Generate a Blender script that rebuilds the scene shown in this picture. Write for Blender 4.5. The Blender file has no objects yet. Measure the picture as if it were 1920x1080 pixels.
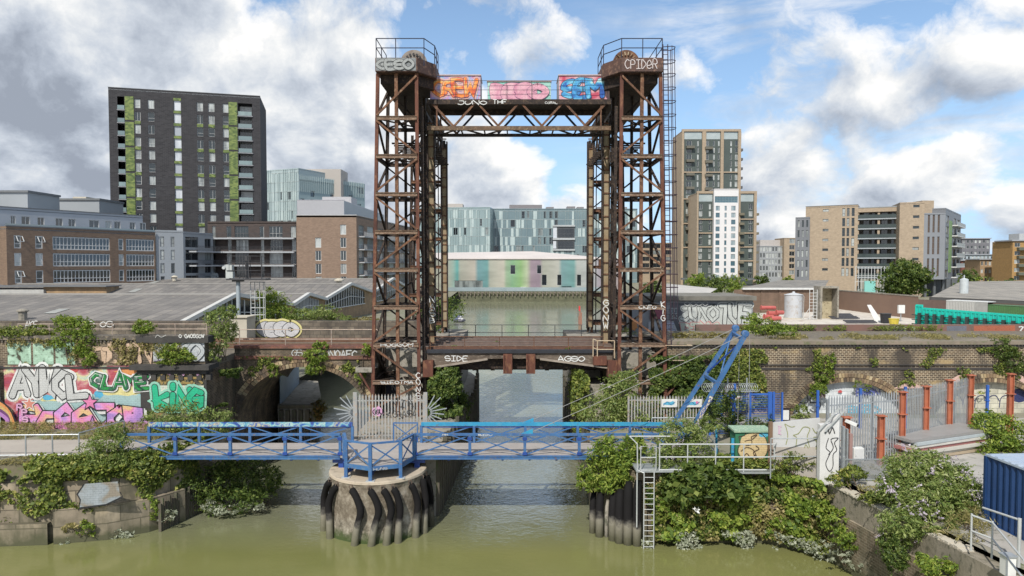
import bpy, math, random
import numpy as np
from mathutils import Vector, Matrix, noise
R = math.radians
rnd = random.Random(7)
sc = bpy.context.scene
# ------------------------------------------------------------------ camera
H = 12.4; F = 1280.0; PITCH = math.atan(45.0/1280.0)
cd = bpy.data.cameras.new('camera'); cam = bpy.data.objects.new('camera', cd)
sc.collection.objects.link(cam); sc.camera = cam
cd.sensor_width = 36.0; cd.lens = 24.0; cd.clip_start = 0.1; cd.clip_end = 6000
cam.location = (0, 0, H); cam.rotation_euler = (math.pi/2-PITCH, 0, 0)
# ------------------------------------------------------------------ light
SUN = Vector((-0.26, -0.70, 0.80)).normalized()
sl = bpy.data.lights.new('sun', 'SUN'); so = bpy.data.objects.new('sun', sl)
sc.collection.objects.link(so)
sl.energy = 2.7; sl.angle = R(0.6); sl.color = (1.0, 0.95, 0.87)
so.rotation_euler = SUN.to_track_quat('Z', 'Y').to_euler(); so.location = (0, 0, 60)
W = bpy.data.worlds.new("World"); sc.world = W; W.use_nodes = True
sc.view_settings.view_transform = 'Standard'; sc.view_settings.look = 'None'
sc.view_settings.exposure = 0.80; sc.view_settings.gamma = 1.0
sc.cycles.max_bounces = 6; sc.cycles.diffuse_bounces = 3; sc.cycles.glossy_bounces = 3
sc.cycles.transparent_max_bounces = 8
def N(nt, typ, **kw):
    n = nt.nodes.new(typ)
    for k, v in kw.items():
        if k in n.inputs.keys() if isinstance(k, str) else False:
            n.inputs[k].default_value = v
        else:
            setattr(n, k, v)
    return n
def math_(nt, op, a, b=None, c=None, clamp=False):
    n = nt.nodes.new('ShaderNodeMath'); n.operation = op; n.use_clamp = clamp
    for i, x in enumerate((a, b, c)):
        if x is None: continue
        if hasattr(x, 'links'): nt.links.new(x, n.inputs[i])
        else: n.inputs[i].default_value = x
    return n.outputs[0]
def ramp_(nt, fac, stops, interp='LINEAR'):
    n = nt.nodes.new('ShaderNodeValToRGB'); cr = n.color_ramp; cr.interpolation = interp
    while len(cr.elements) < len(stops): cr.elements.new(0.5)
    for e, (p, c) in zip(cr.elements, stops):
        e.position = p; e.color = (c[0], c[1], c[2], 1) if hasattr(c, '__len__') else (c, c, c, 1)
    nt.links.new(fac, n.inputs[0]); return n.outputs[0]
def mix_(nt, fac, a, b, mode='MIX'):
    n = nt.nodes.new('ShaderNodeMix'); n.data_type = 'RGBA'; n.blend_type = mode
    for i, x in ((0, fac), (6, a), (7, b)):
        if hasattr(x, 'links'): nt.links.new(x, n.inputs[i])
        elif hasattr(x, '__len__'): n.inputs[i].default_value = (x[0], x[1], x[2], 1)
        else: n.inputs[i].default_value = x if i == 0 else (x, x, x, 1)
    return n.outputs[2]
def noise_(nt, vec, scale, detail=4, rough=.5, dist=0.0, out=0):
    n = nt.nodes.new('ShaderNodeTexNoise'); n.inputs['Scale'].default_value = scale
    n.inputs['Detail'].default_value = detail; n.inputs['Roughness'].default_value = rough
    n.inputs['Distortion'].default_value = dist
    if vec is not None: nt.links.new(vec, n.inputs['Vector'])
    return n.outputs[out]
def map_(nt, vec, scale=(1, 1, 1), loc=(0, 0, 0), rot=(0, 0, 0)):
    n = nt.nodes.new('ShaderNodeMapping'); nt.links.new(vec, n.inputs[0])
    n.inputs['Location'].default_value = loc; n.inputs['Rotation'].default_value = rot
    n.inputs['Scale'].default_value = scale; return n.outputs[0]
# sky: physical clear sky with a procedural cloud deck projected on a high plane
def build_world():
    nt = W.node_tree; nt.nodes.clear(); L = nt.links.new
    out = nt.nodes.new('ShaderNodeOutputWorld')
    tc = nt.nodes.new('ShaderNodeTexCoord')
    sep = nt.nodes.new('ShaderNodeSeparateXYZ'); L(tc.outputs['Generated'], sep.inputs[0])
    x, y, z = sep.outputs
    # cumulus field: noise on the view direction, flattened towards the horizon
    zz = math_(nt, 'DIVIDE', z, math_(nt, 'ADD', 0.34, math_(nt, 'MULTIPLY', math_(nt, 'MAXIMUM', z, 0.0), 0.55)))
    cmb = nt.nodes.new('ShaderNodeCombineXYZ'); L(x, cmb.inputs[0]); L(y, cmb.inputs[1]); L(zz, cmb.inputs[2])
    def field(dz, dx=0.0):
        v = map_(nt, cmb.outputs[0], (2.9, 2.9, 2.1), (5.3+dx, 17.7, 4.2+dz))
        w = nt.nodes.new('ShaderNodeVectorMath'); w.operation = 'MULTIPLY_ADD'
        L(noise_(nt, v, 2.1, 4, .5, 0, 1), w.inputs[0]); w.inputs[1].default_value = (.30, .30, .22); L(v, w.inputs[2]); v = w.outputs[0]
        big = noise_(nt, v, .62, 2, .5); fine = noise_(nt, v, 1.7, 12, .64, 0)
        vo = nt.nodes.new('ShaderNodeTexVoronoi'); vo.feature = 'F1'; vo.inputs['Scale'].default_value = 2.3; vo.inputs['Detail'].default_value = 1.0; L(v, vo.inputs['Vector'])
        return math_(nt, 'SUBTRACT', math_(nt, 'ADD', math_(nt, 'MULTIPLY', big, .75), math_(nt, 'MULTIPLY', fine, .45)), math_(nt, 'MULTIPLY', vo.outputs['Distance'], .22))
    n1 = field(0); n2 = field(.10, .05)
    bias = math_(nt, 'MULTIPLY', x, -0.24)
    low = math_(nt, 'MULTIPLY', math_(nt, 'SUBTRACT', 0.24, math_(nt, 'MINIMUM', z, .40)), 0.62)
    low = math_(nt, 'ADD', low, math_(nt, 'MULTIPLY', math_(nt, 'MAXIMUM', math_(nt, 'SUBTRACT', z, .42), 0.0), 0.9))
    cov = math_(nt, 'ADD', math_(nt, 'ADD', n1, bias), low)
    cov = math_(nt, 'ADD', cov, CL_OFF)
    mask = ramp_(nt, cov, [(0.48, 0), (0.525, .8), (0.56, 1)])
    relief = math_(nt, 'MULTIPLY', math_(nt, 'SUBTRACT', n1, n2), 5.2)
    thick = math_(nt, 'MULTIPLY', math_(nt, 'SUBTRACT', math_(nt, 'MINIMUM', cov, math_(nt, 'ADD', .70, math_(nt, 'MULTIPLY', z, .35))), 0.58), 1.75)
    shade = math_(nt, 'ADD', math_(nt, 'SUBTRACT', 0.62, thick), relief, clamp=True)
    ccol = ramp_(nt, shade, [(0.0, (.20, .225, .27)), (0.22, (.265, .295, .345)), (0.46, (.36, .39, .435)), (.70, (.48, .495, .51)), (.95, (.62, .61, .595))])
    sky = nt.nodes.new('ShaderNodeTexSky'); sky.sky_type = 'NISHITA'; sky.sun_disc = False
    sky.sun_elevation = math.asin(SUN.z); sky.sun_rotation = math.atan2(SUN.x, SUN.y)
    sky.altitude = 0; sky.air_density = 1.0; sky.dust_density = 0.2; sky.ozone_density = 5.0
    # pale air low over the horizon; thin high wisps
    wis = noise_(nt, map_(nt, cmb.outputs[0], (2.2, 2.2, 5.5), (3, 6, 1), (.0, .35, 0)), 1.6, 8, .62, .5)
    wisp = math_(nt, 'MULTIPLY', ramp_(nt, wis, [(.50, 0), (.70, .75)]), ramp_(nt, x, [(.05, 0), (.25, 1)]))
    mask = math_(nt, 'MAXIMUM', mask, wisp)
    skc = mix_(nt, ramp_(nt, z, [(.02, .97), (.22, .40), (.5, .08)]), sky.outputs[0], (3.9, 5.9, 8.2))
    b1 = nt.nodes.new('ShaderNodeBackground'); L(skc, b1.inputs[0]); b1.inputs[1].default_value = 0.08
    b2 = nt.nodes.new('ShaderNodeBackground'); L(ccol, b2.inputs[0]); b2.inputs[1].default_value = 1.0
    ms = nt.nodes.new('ShaderNodeMixShader'); L(mask, ms.inputs[0]); L(b1.outputs[0], ms.inputs[1]); L(b2.outputs[0], ms.inputs[2])
    L(ms.outputs[0], out.inputs[0])
CL_OFF = 0.138
W.cycles.sampling_method = 'MANUAL'; W.cycles.sample_map_resolution = 256
build_world()
# ------------------------------------------------------------------ projecting a photo position onto a chosen distance
def P(px, py, D):
    u = (px-960)/F; v = (540-py)/F; c, s = math.cos(PITCH), math.sin(PITCH)
    dy = c + v*s; dz = -s + v*c; k = D/dy
    return Vector((u*k, D, H+dz*k))
def X(px, D, py=560): return P(px, py, D).x
def Z(py, D): return P(960, py, D).z
# ------------------------------------------------------------------ materials
MATS = {}
def new_mat(name):
    m = bpy.data.materials.new(name); m.use_nodes = True; nt = m.node_tree
    b = nt.nodes['Principled BSDF']; return m, nt, b
def wallvec(nt):
    """running coordinate along any upright wall + height"""
    g = nt.nodes.new('ShaderNodeNewGeometry')
    cr = nt.nodes.new('ShaderNodeVectorMath'); cr.operation = 'CROSS_PRODUCT'
    nt.links.new(g.outputs['True Normal'], cr.inputs[0]); cr.inputs[1].default_value = (0, 0, 1)
    dt = nt.nodes.new('ShaderNodeVectorMath'); dt.operation = 'DOT_PRODUCT'
    nt.links.new(g.outputs['Position'], dt.inputs[0]); nt.links.new(cr.outputs[0], dt.inputs[1])
    sp = nt.nodes.new('ShaderNodeSeparateXYZ'); nt.links.new(g.outputs['Position'], sp.inputs[0])
    cb = nt.nodes.new('ShaderNodeCombineXYZ')
    nt.links.new(dt.outputs['Value'], cb.inputs[0]); nt.links.new(sp.outputs[2], cb.inputs[1])
    return cb.outputs[0], g.outputs['Position'], sp
def mat(name, c1, c2=None, rough=.7, scale=2.0, metal=0.0, bump=0.0, c3=None, stretch=(1, 1, 1), contrast=.25, detail=6):
    if name in MATS: return MATS[name]
    m, nt, b = new_mat(name)
    g = nt.nodes.new('ShaderNodeNewGeometry')
    v = map_(nt, g.outputs['Position'], stretch)
    n = noise_(nt, v, scale, detail, .6)
    if c2 is None: c2 = tuple(x*.72 for x in c1)
    st = [(.5-contrast, c2), (.5+contrast, c1)]
    col = ramp_(nt, n, st)
    if c3 is not None:
        n2 = noise_(nt, v, scale*3.1, 5, .65)
        col = mix_(nt, ramp_(nt, n2, [(.52, 0), (.66, 1)]), col, c3)
    nt.links.new(col, b.inputs['Base Color'])
    b.inputs['Roughness'].default_value = rough; b.inputs['Metallic'].default_value = metal
    if bump:
        bp = nt.nodes.new('ShaderNodeBump'); bp.inputs['Strength'].default_value = bump; bp.inputs['Distance'].default_value = .05
        nt.links.new(noise_(nt, v, scale*6, 4, .6), bp.inputs['Height']); nt.links.new(bp.outputs[0], b.inputs['Normal'])
    MATS[name] = m; return m
def brick(name, c1, c2, mortar, bw=.225, bh=.075, ms=.012, stain=None, stain_amt=.5, patch=None, bump=.3, tide=False):
    if name in MATS: return MATS[name]
    m, nt, b = new_mat(name)
    wv, pos, sp = wallvec(nt)
    t = nt.nodes.new('ShaderNodeTexBrick'); nt.links.new(wv, t.inputs['Vector'])
    t.inputs['Scale'].default_value = 1; t.inputs['Brick Width'].default_value = bw; t.inputs['Row Height'].default_value = bh
    t.inputs['Mortar Size'].default_value = ms; t.inputs['Mortar Smooth'].default_value = .3
    t.inputs['Color1'].default_value = (*c1, 1); t.inputs['Color2'].default_value = (*c2, 1); t.inputs['Mortar'].default_value = (*mortar, 1)
    nse = noise_(nt, pos, 1.3, 7, .65)
    col = mix_(nt, 1.0, t.outputs[0], ramp_(nt, nse, [(.3, .62 if bump else .88), (.7, 1.25 if bump else 1.10)]), 'MULTIPLY')
    if patch is not None:
        n3 = noise_(nt, map_(nt, pos, (.55, .55, 1.3)), .8, 4, .5)
        col = mix_(nt, ramp_(nt, n3, [(.60, 0), (.66, .75)]), col, patch)
    if stain is not None:
        n2 = noise_(nt, map_(nt, pos, (1.2, 1.2, .35)), .9, 6, .65)
        col = mix_(nt, ramp_(nt, n2, [(.44, 0), (.62, stain_amt)]), col, stain)
    if tide:
        hh = math_(nt, 'ADD', sp.outputs[2], math_(nt, 'MULTIPLY', nse, 1.1))
        col = mix_(nt, ramp_(nt, hh, [(.72, .92), (1.25/1.0 if False else .98, .0)]), col, (.045, .055, .022))
        col = mix_(nt, ramp_(nt, math_(nt, 'DIVIDE', hh, 3.0), [(.30, .55), (.62, 0)]), col, (.10, .095, .055))
    nt.links.new(col, b.inputs['Base Color']); b.inputs['Roughness'].default_value = .88
    if bump:
        bp = nt.nodes.new('ShaderNodeBump'); bp.inputs['Strength'].default_value = bump; bp.inputs['Distance'].default_value = .02
        nt.links.new(t.outputs['Fac'], bp.inputs['Height']); bp.invert = True; nt.links.new(bp.outputs[0], b.inputs['Normal'])
    MATS[name] = m; return m
def glassy(name, dark=(.02, .03, .035), light=(.45, .48, .47), amt=.35, rough=.06, wseed=0.0):
    """window glass: dark room or pale blind behind a reflecting pane, by pane"""
    if name in MATS: return MATS[name]
    m, nt, b = new_mat(name)
    oi = nt.nodes.new('ShaderNodeObjectInfo')
    f = ramp_(nt, oi.outputs['Random'], [(1-amt-.02, 0), (1-amt+.02, 1)])
    g = nt.nodes.new('ShaderNodeNewGeometry')
    n = noise_(nt, map_(nt, g.outputs['Position'], (1, 1, .25)), .9, 2, .5)
    f2 = math_(nt, 'MULTIPLY', f, ramp_(nt, n, [(.35, .35), (.6, 1)]))
    nt.links.new(mix_(nt, f2, dark, light), b.inputs['Base Color'])
    b.inputs['Roughness'].default_value = rough; b.inputs['IOR'].default_value = 1.6
    b.inputs['Specular IOR Level'].default_value = .9
    MATS[name] = m; return m
def leafmat(name, stops, rough=.55):
    if name in MATS: return MATS[name]
    m, nt, b = new_mat(name)
    g = nt.nodes.new('ShaderNodeNewGeometry')
    n = noise_(nt, g.outputs['Position'], .9, 3, .5)
    f = math_(nt, 'ADD', math_(nt, 'MULTIPLY', g.outputs['Random Per Island'], .62), math_(nt, 'MULTIPLY', n, .5))
    nt.links.new(ramp_(nt, f, stops), b.inputs['Base Color'])
    b.inputs['Roughness'].default_value = rough; b.inputs['Specular IOR Level'].default_value = .3
    tr = nt.nodes.new('ShaderNodeBsdfTranslucent'); nt.links.new(ramp_(nt, f, [(p, (c[0]*1.3, c[1]*1.3, c[2]*.8)) for p, c in stops]), tr.inputs[0])
    mx = nt.nodes.new('ShaderNodeMixShader'); mx.inputs[0].default_value = .3
    nt.links.new(b.outputs[0], mx.inputs[1]); nt.links.new(tr.outputs[0], mx.inputs[2])
    nt.links.new(mx.outputs[0], nt.nodes['Material Output'].inputs[0])
    MATS[name] = m; return m
def paint(c, rough=.55):
    key = 'paint_%02d_%02d_%02d' % tuple(int(x*99) for x in c)
    return mat(key, c, tuple(x*.72+.01 for x in c), rough, 1.7, contrast=.3)
# ------------------------------------------------------------------ scene bookkeeping
WL = {}
def link(o): sc.collection.objects.link(o)
def tag(o, label, cat, group=None, kind=None):
    if label: o['label'] = label
    if cat: o['category'] = cat
    if group: o['group'] = group
    if kind: o['kind'] = kind
    return o
def thing(name, label, cat, loc=(0, 0, 0), group=None, kind=None):
    o = bpy.data.objects.new(name, None); link(o); o.location = loc; o.empty_display_size = .3
    WL[o.name] = Vector(loc); return tag(o, label, cat, group, kind)
def kids(o): return [c for c in bpy.data.objects if c.parent == o]
def copy_tree(o, kidmap=None):
    c = o.copy(); link(c); WL[c.name] = Vector(o.location)
    for ch in CH.get(o.name, []):
        d = ch.copy(); link(d); d.parent = c
        for g in CH.get(ch.name, []):
            e = g.copy(); link(e); e.parent = d
    return c
CH = {}
class MB:
    def __init__(s): s.v = []; s.f = []; s.mi = []; s.cur = 0; s.M = None
    def add(s, vs, fs):
        b = len(s.v)
        if s.M is not None: vs = [s.M @ Vector(p) for p in vs]
        s.v += [tuple(p) for p in vs]
        for f in fs: s.f.append([i+b for i in f]); s.mi.append(s.cur)
    def box(s, x0, x1, y0, y1, z0, z1):
        s.add([(x0, y0, z0), (x1, y0, z0), (x1, y1, z0), (x0, y1, z0), (x0, y0, z1), (x1, y0, z1), (x1, y1, z1), (x0, y1, z1)],
              [(0, 3, 2, 1), (4, 5, 6, 7), (0, 1, 5, 4), (1, 2, 6, 5), (2, 3, 7, 6), (3, 0, 4, 7)])
    def bar(s, p, q, w=.1, h=None, up=(0, 0, 1)):
        p = Vector(p); q = Vector(q); h = h or w; d = (q-p)
        if d.length < 1e-6: return
        d.normalize(); u = Vector(up)
        if abs(d.dot(u)) > .98: u = Vector((0, 1, 0))
        a = d.cross(u).normalized(); b = a.cross(d).normalized()
        j = 1+rnd.uniform(-.03, .03); a = a*w*.5*j; b = b*h*.5*j
        s.add([p-a-b, p+a-b, p+a+b, p-a+b, q-a-b, q+a-b, q+a+b, q-a+b],
              [(0, 3, 2, 1), (4, 5, 6, 7), (0, 1, 5, 4), (1, 2, 6, 5), (2, 3, 7, 6), (3, 0, 4, 7)])
    def tube(s, pts, r, n=6, caps=True):
        pts = [Vector(p) for p in pts]; rs = r if hasattr(r, '__len__') else [r]*len(pts)
        vs = []; fs = []; ref = None
        for i, p in enumerate(pts):
            d = (pts[min(i+1, len(pts)-1)]-pts[max(i-1, 0)]).normalized()
            if ref is None:
                ref = Vector((0, 0, 1)) if abs(d.z) < .9 else Vector((1, 0, 0))
            a = d.cross(ref)
            if a.length < 1e-4: a = d.cross(Vector((0, 1, 0)))
            a.normalize(); b = a.cross(d).normalized(); ref = b
            for k in range(n):
                t = 2*math.pi*k/n; vs.append(p+(a*math.cos(t)+b*math.sin(t))*rs[i])
        for i in range(len(pts)-1):
            for k in range(n):
                k2 = (k+1) % n; fs.append((i*n+k, i*n+k2, (i+1)*n+k2, (i+1)*n+k))
        if caps: fs.append(tuple(range(n-1, -1, -1))); fs.append(tuple((len(pts)-1)*n+k for k in range(n)))
        s.add(vs, fs)
    def poly(s, pts): s.add(pts, [tuple(range(len(pts)))])
    def prism(s, pts, vec):
        n = len(pts); v = Vector(vec); a = [Vector(p) for p in pts]
        s.add(a+[p+v for p in a], [tuple(range(n-1, -1, -1)), tuple(range(n, 2*n))]+[(i, (i+1) % n, n+(i+1) % n, n+i) for i in range(n)])
    def lathe(s, c, prof, n=24, ax='z'):
        vs = []; fs = []; c = Vector(c)
        for r, h in prof:
            for k in range(n):
                t = 2*math.pi*k/n
                q = Vector((r*math.cos(t), r*math.sin(t), h)) if ax == 'z' else (Vector((r*math.cos(t), h, r*math.sin(t))) if ax == 'y' else Vector((h, r*math.cos(t), r*math.sin(t))))
                vs.append(c+q)
        for i in range(len(prof)-1):
            for k in range(n):
                k2 = (k+1) % n; fs.append((i*n+k, i*n+k2, (i+1)*n+k2, (i+1)*n+k))
        fs.append(tuple(range(n-1, -1, -1))); fs.append(tuple((len(prof)-1)*n+k for k in range(n)))
        s.add(vs, fs)
    def build(s, name, mats, parent=None, label=None, cat=None, group=None, kind=None, smooth=False):
        if not s.v: return None
        if not isinstance(mats, (list, tuple)): mats = [mats]
        vv = np.array(s.v, dtype=np.float64)
        if parent is None:
            o0 = Vector(((vv[:, 0].min()+vv[:, 0].max())/2, (vv[:, 1].min()+vv[:, 1].max())/2, vv[:, 2].min()))
        else: o0 = WL[parent.name]
        vv = vv-np.array(o0)
        me = bpy.data.meshes.new(name); me.from_pydata(vv.tolist(), [], s.f)
        for m in mats: me.materials.append(m)
        if len(mats) > 1: me.polygons.foreach_set('material_index', s.mi)
        if smooth: me.polygons.foreach_set('use_smooth', [True]*len(s.f))
        me.update()
        o = bpy.data.objects.new(name, me); link(o)
        if parent is None: o.location = o0
        else: o.parent = parent; CH.setdefault(parent.name, []).append(o)
        WL[o.name] = o0.copy()
        return tag(o, label, cat, group, kind)
# ------------------------------------------------------------------ foliage
def leaves(name, pts, nrm, size, m, parent=None, seed=1, aspect=.55, droop=.25, **kw):
    """pts (n,3) leaf centres, nrm (n,3) rough outward directions -> one mesh of small folded leaves"""
    r = np.random.RandomState(seed); n = len(pts)
    if n == 0: return None
    d = r.normal(size=(n, 3)); d += nrm*1.1; d[:, 2] += .35; d /= np.linalg.norm(d, axis=1)[:, None]
    t = r.normal(size=(n, 3)); t[:, 2] -= droop; t -= d*np.sum(t*d, axis=1)[:, None]; t /= np.linalg.norm(t, axis=1)[:, None]
    b = np.cross(d, t); s = size*(.45+1.25*r.rand(n)**1.6)[:, None]
    w = s*aspect
    V = np.empty((n, 4, 3)); V[:, 0] = pts-t*s*.5; V[:, 1] = pts+b*w*.5+d*s*.08; V[:, 2] = pts+t*s*.55; V[:, 3] = pts-b*w*.5+d*s*.08
    o0 = np.array(WL[parent.name]) if parent is not None else np.array([V[:, :, 0].mean(), V[:, :, 1].mean(), V[:, :, 2].min()])
    V = (V-o0).reshape(-1, 3)
    me = bpy.data.meshes.new(name); me.vertices.add(4*n); me.vertices.foreach_set('co', V.ravel())
    me.loops.add(4*n); me.loops.foreach_set('vertex_index', np.arange(4*n)); me.polygons.add(n)
    me.polygons.foreach_set('loop_start', np.arange(n)*4); me.polygons.foreach_set('loop_total', np.full(n, 4))
    me.materials.append(m); me.update(calc_edges=True)
    o = bpy.data.objects.new(name, me); link(o)
    if parent is None: o.location = Vector(o0); WL[o.name] = Vector(o0)
    else: o.parent = parent; WL[o.name] = Vector(o0); CH.setdefault(parent.name, []).append(o)
    return tag(o, kw.get('label'), kw.get('cat'), kw.get('group'), kw.get('kind'))
def blob_pts(blobs, n, seed=1, shell=.75):
    """blobs: (centre, (rx,ry,rz)); leaf clusters fill mostly the outer shell, with gaps"""
    r = np.random.RandomState(seed)
    vol = np.array([b[1][0]*b[1][1]+b[1][1]*b[1][2]+b[1][0]*b[1][2] for b in blobs]); vol = vol/vol.sum()
    P_ = []; N_ = []
    for (c, rad), q in zip(blobs, vol):
        k = max(8, int(n*q)); nc = max(6, k//26)
        cd_ = r.normal(size=(nc, 3)); cd_ /= np.linalg.norm(cd_, axis=1)[:, None]
        cr = (shell+(1.12-shell)*r.rand(nc)**.8)[:, None]
        cc = cd_*cr
        idx = r.randint(0, nc, k); off = r.normal(size=(k, 3))*.13
        p = (cc[idx]+off)
        N_.append(cd_[idx]); P_.append(p*np.array(rad)+np.array(c))
    return np.concatenate(P_), np.concatenate(N_)
# ------------------------------------------------------------------ walls with openings, windows
WMESH = {}
def win_mesh(w, h, style, fm, pm, fw=.07):
    key = (round(w, 1), round(h, 1), style, fm.name, pm.name, fw)
    if key in WMESH: return WMESH[key]
    w, h = key[0], key[1]
    fr = MB()
    fr.box(0, w, -.03, .07, 0, fw); fr.box(0, w, -.03, .07, h-fw, h)
    fr.box(0, fw, -.032, .068, fw, h-fw); fr.box(w-fw, w, -.032, .068, fw, h-fw)
    nx, nz = {'plain': (1, 1), 'split': (2, 1), 'trans': (1, 2), 'four': (2, 2), 'bay': (max(2, int(w/.62)), 2), 'tall': (1, 3)}[style]
    for i in range(1, nx): fr.box(w*i/nx-fw*.35, w*i/nx+fw*.35, -.02, .06, fw, h-fw)
    for j in range(1, nz):
        zz = h*(.36 if nz == 2 else j/nz); fr.box(fw, w-fw, -.021, .061, zz-fw*.35, zz+fw*.35)
    def me_(mb, name, m):
        me = bpy.data.meshes.new(name); me.from_pydata([tuple(v) for v in mb.v], [], mb.f); me.materials.append(m); me.update(); return me
    pn = MB(); pn.add([(fw*.5, .03, fw*.5), (w-fw*.5, .03, fw*.5), (w-fw*.5, .03, h-fw*.5), (fw*.5, .03, h-fw*.5)], [(0, 1, 2, 3)])
    both = MB(); both.v = list(fr.v); both.f = list(fr.f); b0 = len(both.v); both.v += pn.v; both.f += [[i+b0 for i in f] for f in pn.f]
    me3 = me_(both, 'window', fm); me3.materials.append(pm); me3.polygons[len(me3.polygons)-1].material_index = 1
    WMESH[key] = (me_(fr, 'window', fm), me_(pn, 'pane', pm), me3); return WMESH[key]
class Wall:
    """an upright wall from A to B (left to right as seen from the creek side)"""
    def __init__(s, A, B, z0, z1):
        s.A = Vector((A[0], A[1])); s.B = Vector((B[0], B[1])); s.L = (s.B-s.A).length; s.z0 = z0; s.z1 = z1
        s.u = (s.B-s.A)/s.L; s.n = Vector((s.u.y, -s.u.x)); s.op = []
    def at(s, u, z, out=0.0): return Vector((s.A.x+s.u.x*u+s.n.x*out, s.A.y+s.u.y*u+s.n.y*out, z))
    def u_of(s, px, py=450):
        k = P(px, py, 1.0).x   # x / depth
        # A + u*t on line x = k*y
        return (k*s.A.y-s.A.x)/(s.u.x-k*s.u.y)
    def z_of(s, py, px):
        u = s.u_of(px, py); D = s.A.y+s.u.y*u; return Z(py, D)
    def hole(s, u0, u1, z0, z1): s.op.append((max(u0, .05), min(u1, s.L-.05), max(z0, s.z0+.02), min(z1, s.z1-.05)))
    def build(s, name, m, parent=None, reveal=.16, **kw):
        us = sorted({0.0, s.L, *[o[0] for o in s.op], *[o[1] for o in s.op]})
        zs = sorted({s.z0, s.z1, *[o[2] for o in s.op], *[o[3] for o in s.op]})
        mb = MB()
        for j in range(len(zs)-1):
            zc = (zs[j]+zs[j+1])/2; run = None
            for i in range(len(us)-1):
                uc = (us[i]+us[i+1])/2
                solid = not any(o[0] < uc < o[1] and o[2] < zc < o[3] for o in s.op)
                if solid and run is None: run = us[i]
                if (not solid) and run is not None:
                    mb.add([s.at(run, zs[j]), s.at(us[i], zs[j]), s.at(us[i], zs[j+1]), s.at(run, zs[j+1])], [(0, 1, 2, 3)]); run = None
            if run is not None: mb.add([s.at(run, zs[j]), s.at(us[-1], zs[j]), s.at(us[-1], zs[j+1]), s.at(run, zs[j+1])], [(0, 1, 2, 3)])
        for (a, b, c, d) in s.op:
            q = [s.at(a, c), s.at(b, c), s.at(b, d), s.at(a, d)]; r_ = [s.at(a, c, -reveal), s.at(b, c, -reveal), s.at(b, d, -reveal), s.at(a, d, -reveal)]
            for k in range(4): k2 = (k+1) % 4; mb.add([q[k], q[k2], r_[k2], r_[k]], [(0, 1, 2, 3)])
        return mb.build(name, m, parent, **kw)
    def window(s, parent, u0, u1, z0, z1, style, fm, pm, reveal=.14, pane_child=False, hole=True, name='window', fw=.07):
        if hole: s.hole(u0, u1, z0, z1)
        fr, pn, both = win_mesh(u1-u0, z1-z0, style, fm, pm, fw)
        o = bpy.data.objects.new(name, fr if pane_child else both); link(o); o.parent = parent
        p = s.at(u0, z0, -reveal if hole else .0)
        o.location = p-WL[parent.name]; o.rotation_euler = (0, 0, math.atan2(s.u.y, s.u.x))
        WL[o.name] = p; CH.setdefault(parent.name, []).append(o)
        if pane_child:
            c = bpy.data.objects.new('pane', pn); link(c); c.parent = o
        return o
    def box(s, mb, u0, u1, z0, z1, o0, o1):
        """box on the wall, standing o0..o1 out from it"""
        a = [s.at(u0, z0, o0), s.at(u1, z0, o0), s.at(u1, z0, o1), s.at(u0, z0, o1)]
        mb.add(a+[p+Vector((0, 0, z1-z0)) for p in a], [(0, 1, 2, 3), (7, 6, 5, 4), (0, 4, 5, 1), (1, 5, 6, 2), (2, 6, 7, 3), (3, 7, 4, 0)])
def roof_slab(mb, pts, z, t=.3):
    mb.prism([(p[0], p[1], z) for p in pts], (0, 0, t))
# ------------------------------------------------------------------ painted writing: every letter is a set of brush strokes
FONT = {k: [[(int(c[0]), int(c[1])) for c in st.split()] for st in v.split(';')] for k, v in {
 'A': '00 26 40;12 32', 'B': '00 06 35 34 03;03 33 42 31 00', 'C': '45 26 04 02 20 41', 'D': '00 06 25 43 21 00',
 'E': '46 06 00 40;03 33', 'F': '46 06 00;03 33', 'G': '45 26 04 02 20 41 43 23', 'H': '00 06;40 46;03 43',
 'I': '06 46;26 20;00 40', 'J': '16 46 42 20 01', 'K': '00 06;46 03 40', 'L': '06 00 40', 'M': '00 06 23 46 40',
 'N': '00 06 40 46', 'O': '26 04 02 20 42 44 26', 'P': '00 06 36 44 33 03', 'R': '00 06 36 44 33 03;23 40',
 'S': '45 26 05 03 43 41 20 01', 'T': '06 46;26 20', 'U': '06 02 20 42 46', 'V': '06 20 46', 'W': '06 10 24 30 46',
 'X': '00 46;06 40', 'Y': '06 23 46;23 20', 'Z': '06 46 00 40', '2': '05 26 45 43 00 40', '0': '26 04 02 20 42 44 26',
 'e': '02 43 26 04 01 20 41', 'r': '00 05;03 25 45', 'i': '20 24;26 27', 't': '26 20 40;04 44', 'a': '40 44 14 02 10 30', 'k': '00 06;44 02 40',
 "'": '26 24', '|': '26 20'}.items()}
def smooth_line(pts, k=4):
    if len(pts) < 3: return pts
    out = []
    closed = pts[0] == pts[-1]
    for i in range(len(pts)-1):
        p0 = pts[i-1] if i > 0 else (pts[-2] if closed else pts[0]); p1 = pts[i]; p2 = pts[i+1]
        p3 = pts[i+2] if i+2 < len(pts) else (pts[1] if closed else pts[-1])
        for j in range(k):
            t = j/k
            out.append(tuple(.5*((2*p1[a])+(-p0[a]+p2[a])*t+(2*p0[a]-5*p1[a]+4*p2[a]-p3[a])*t*t+(-p0[a]+3*p1[a]-3*p2[a]+p3[a])*t**3) for a in (0, 1)))
    out.append(pts[-1]); return out
WORN = {}
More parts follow.
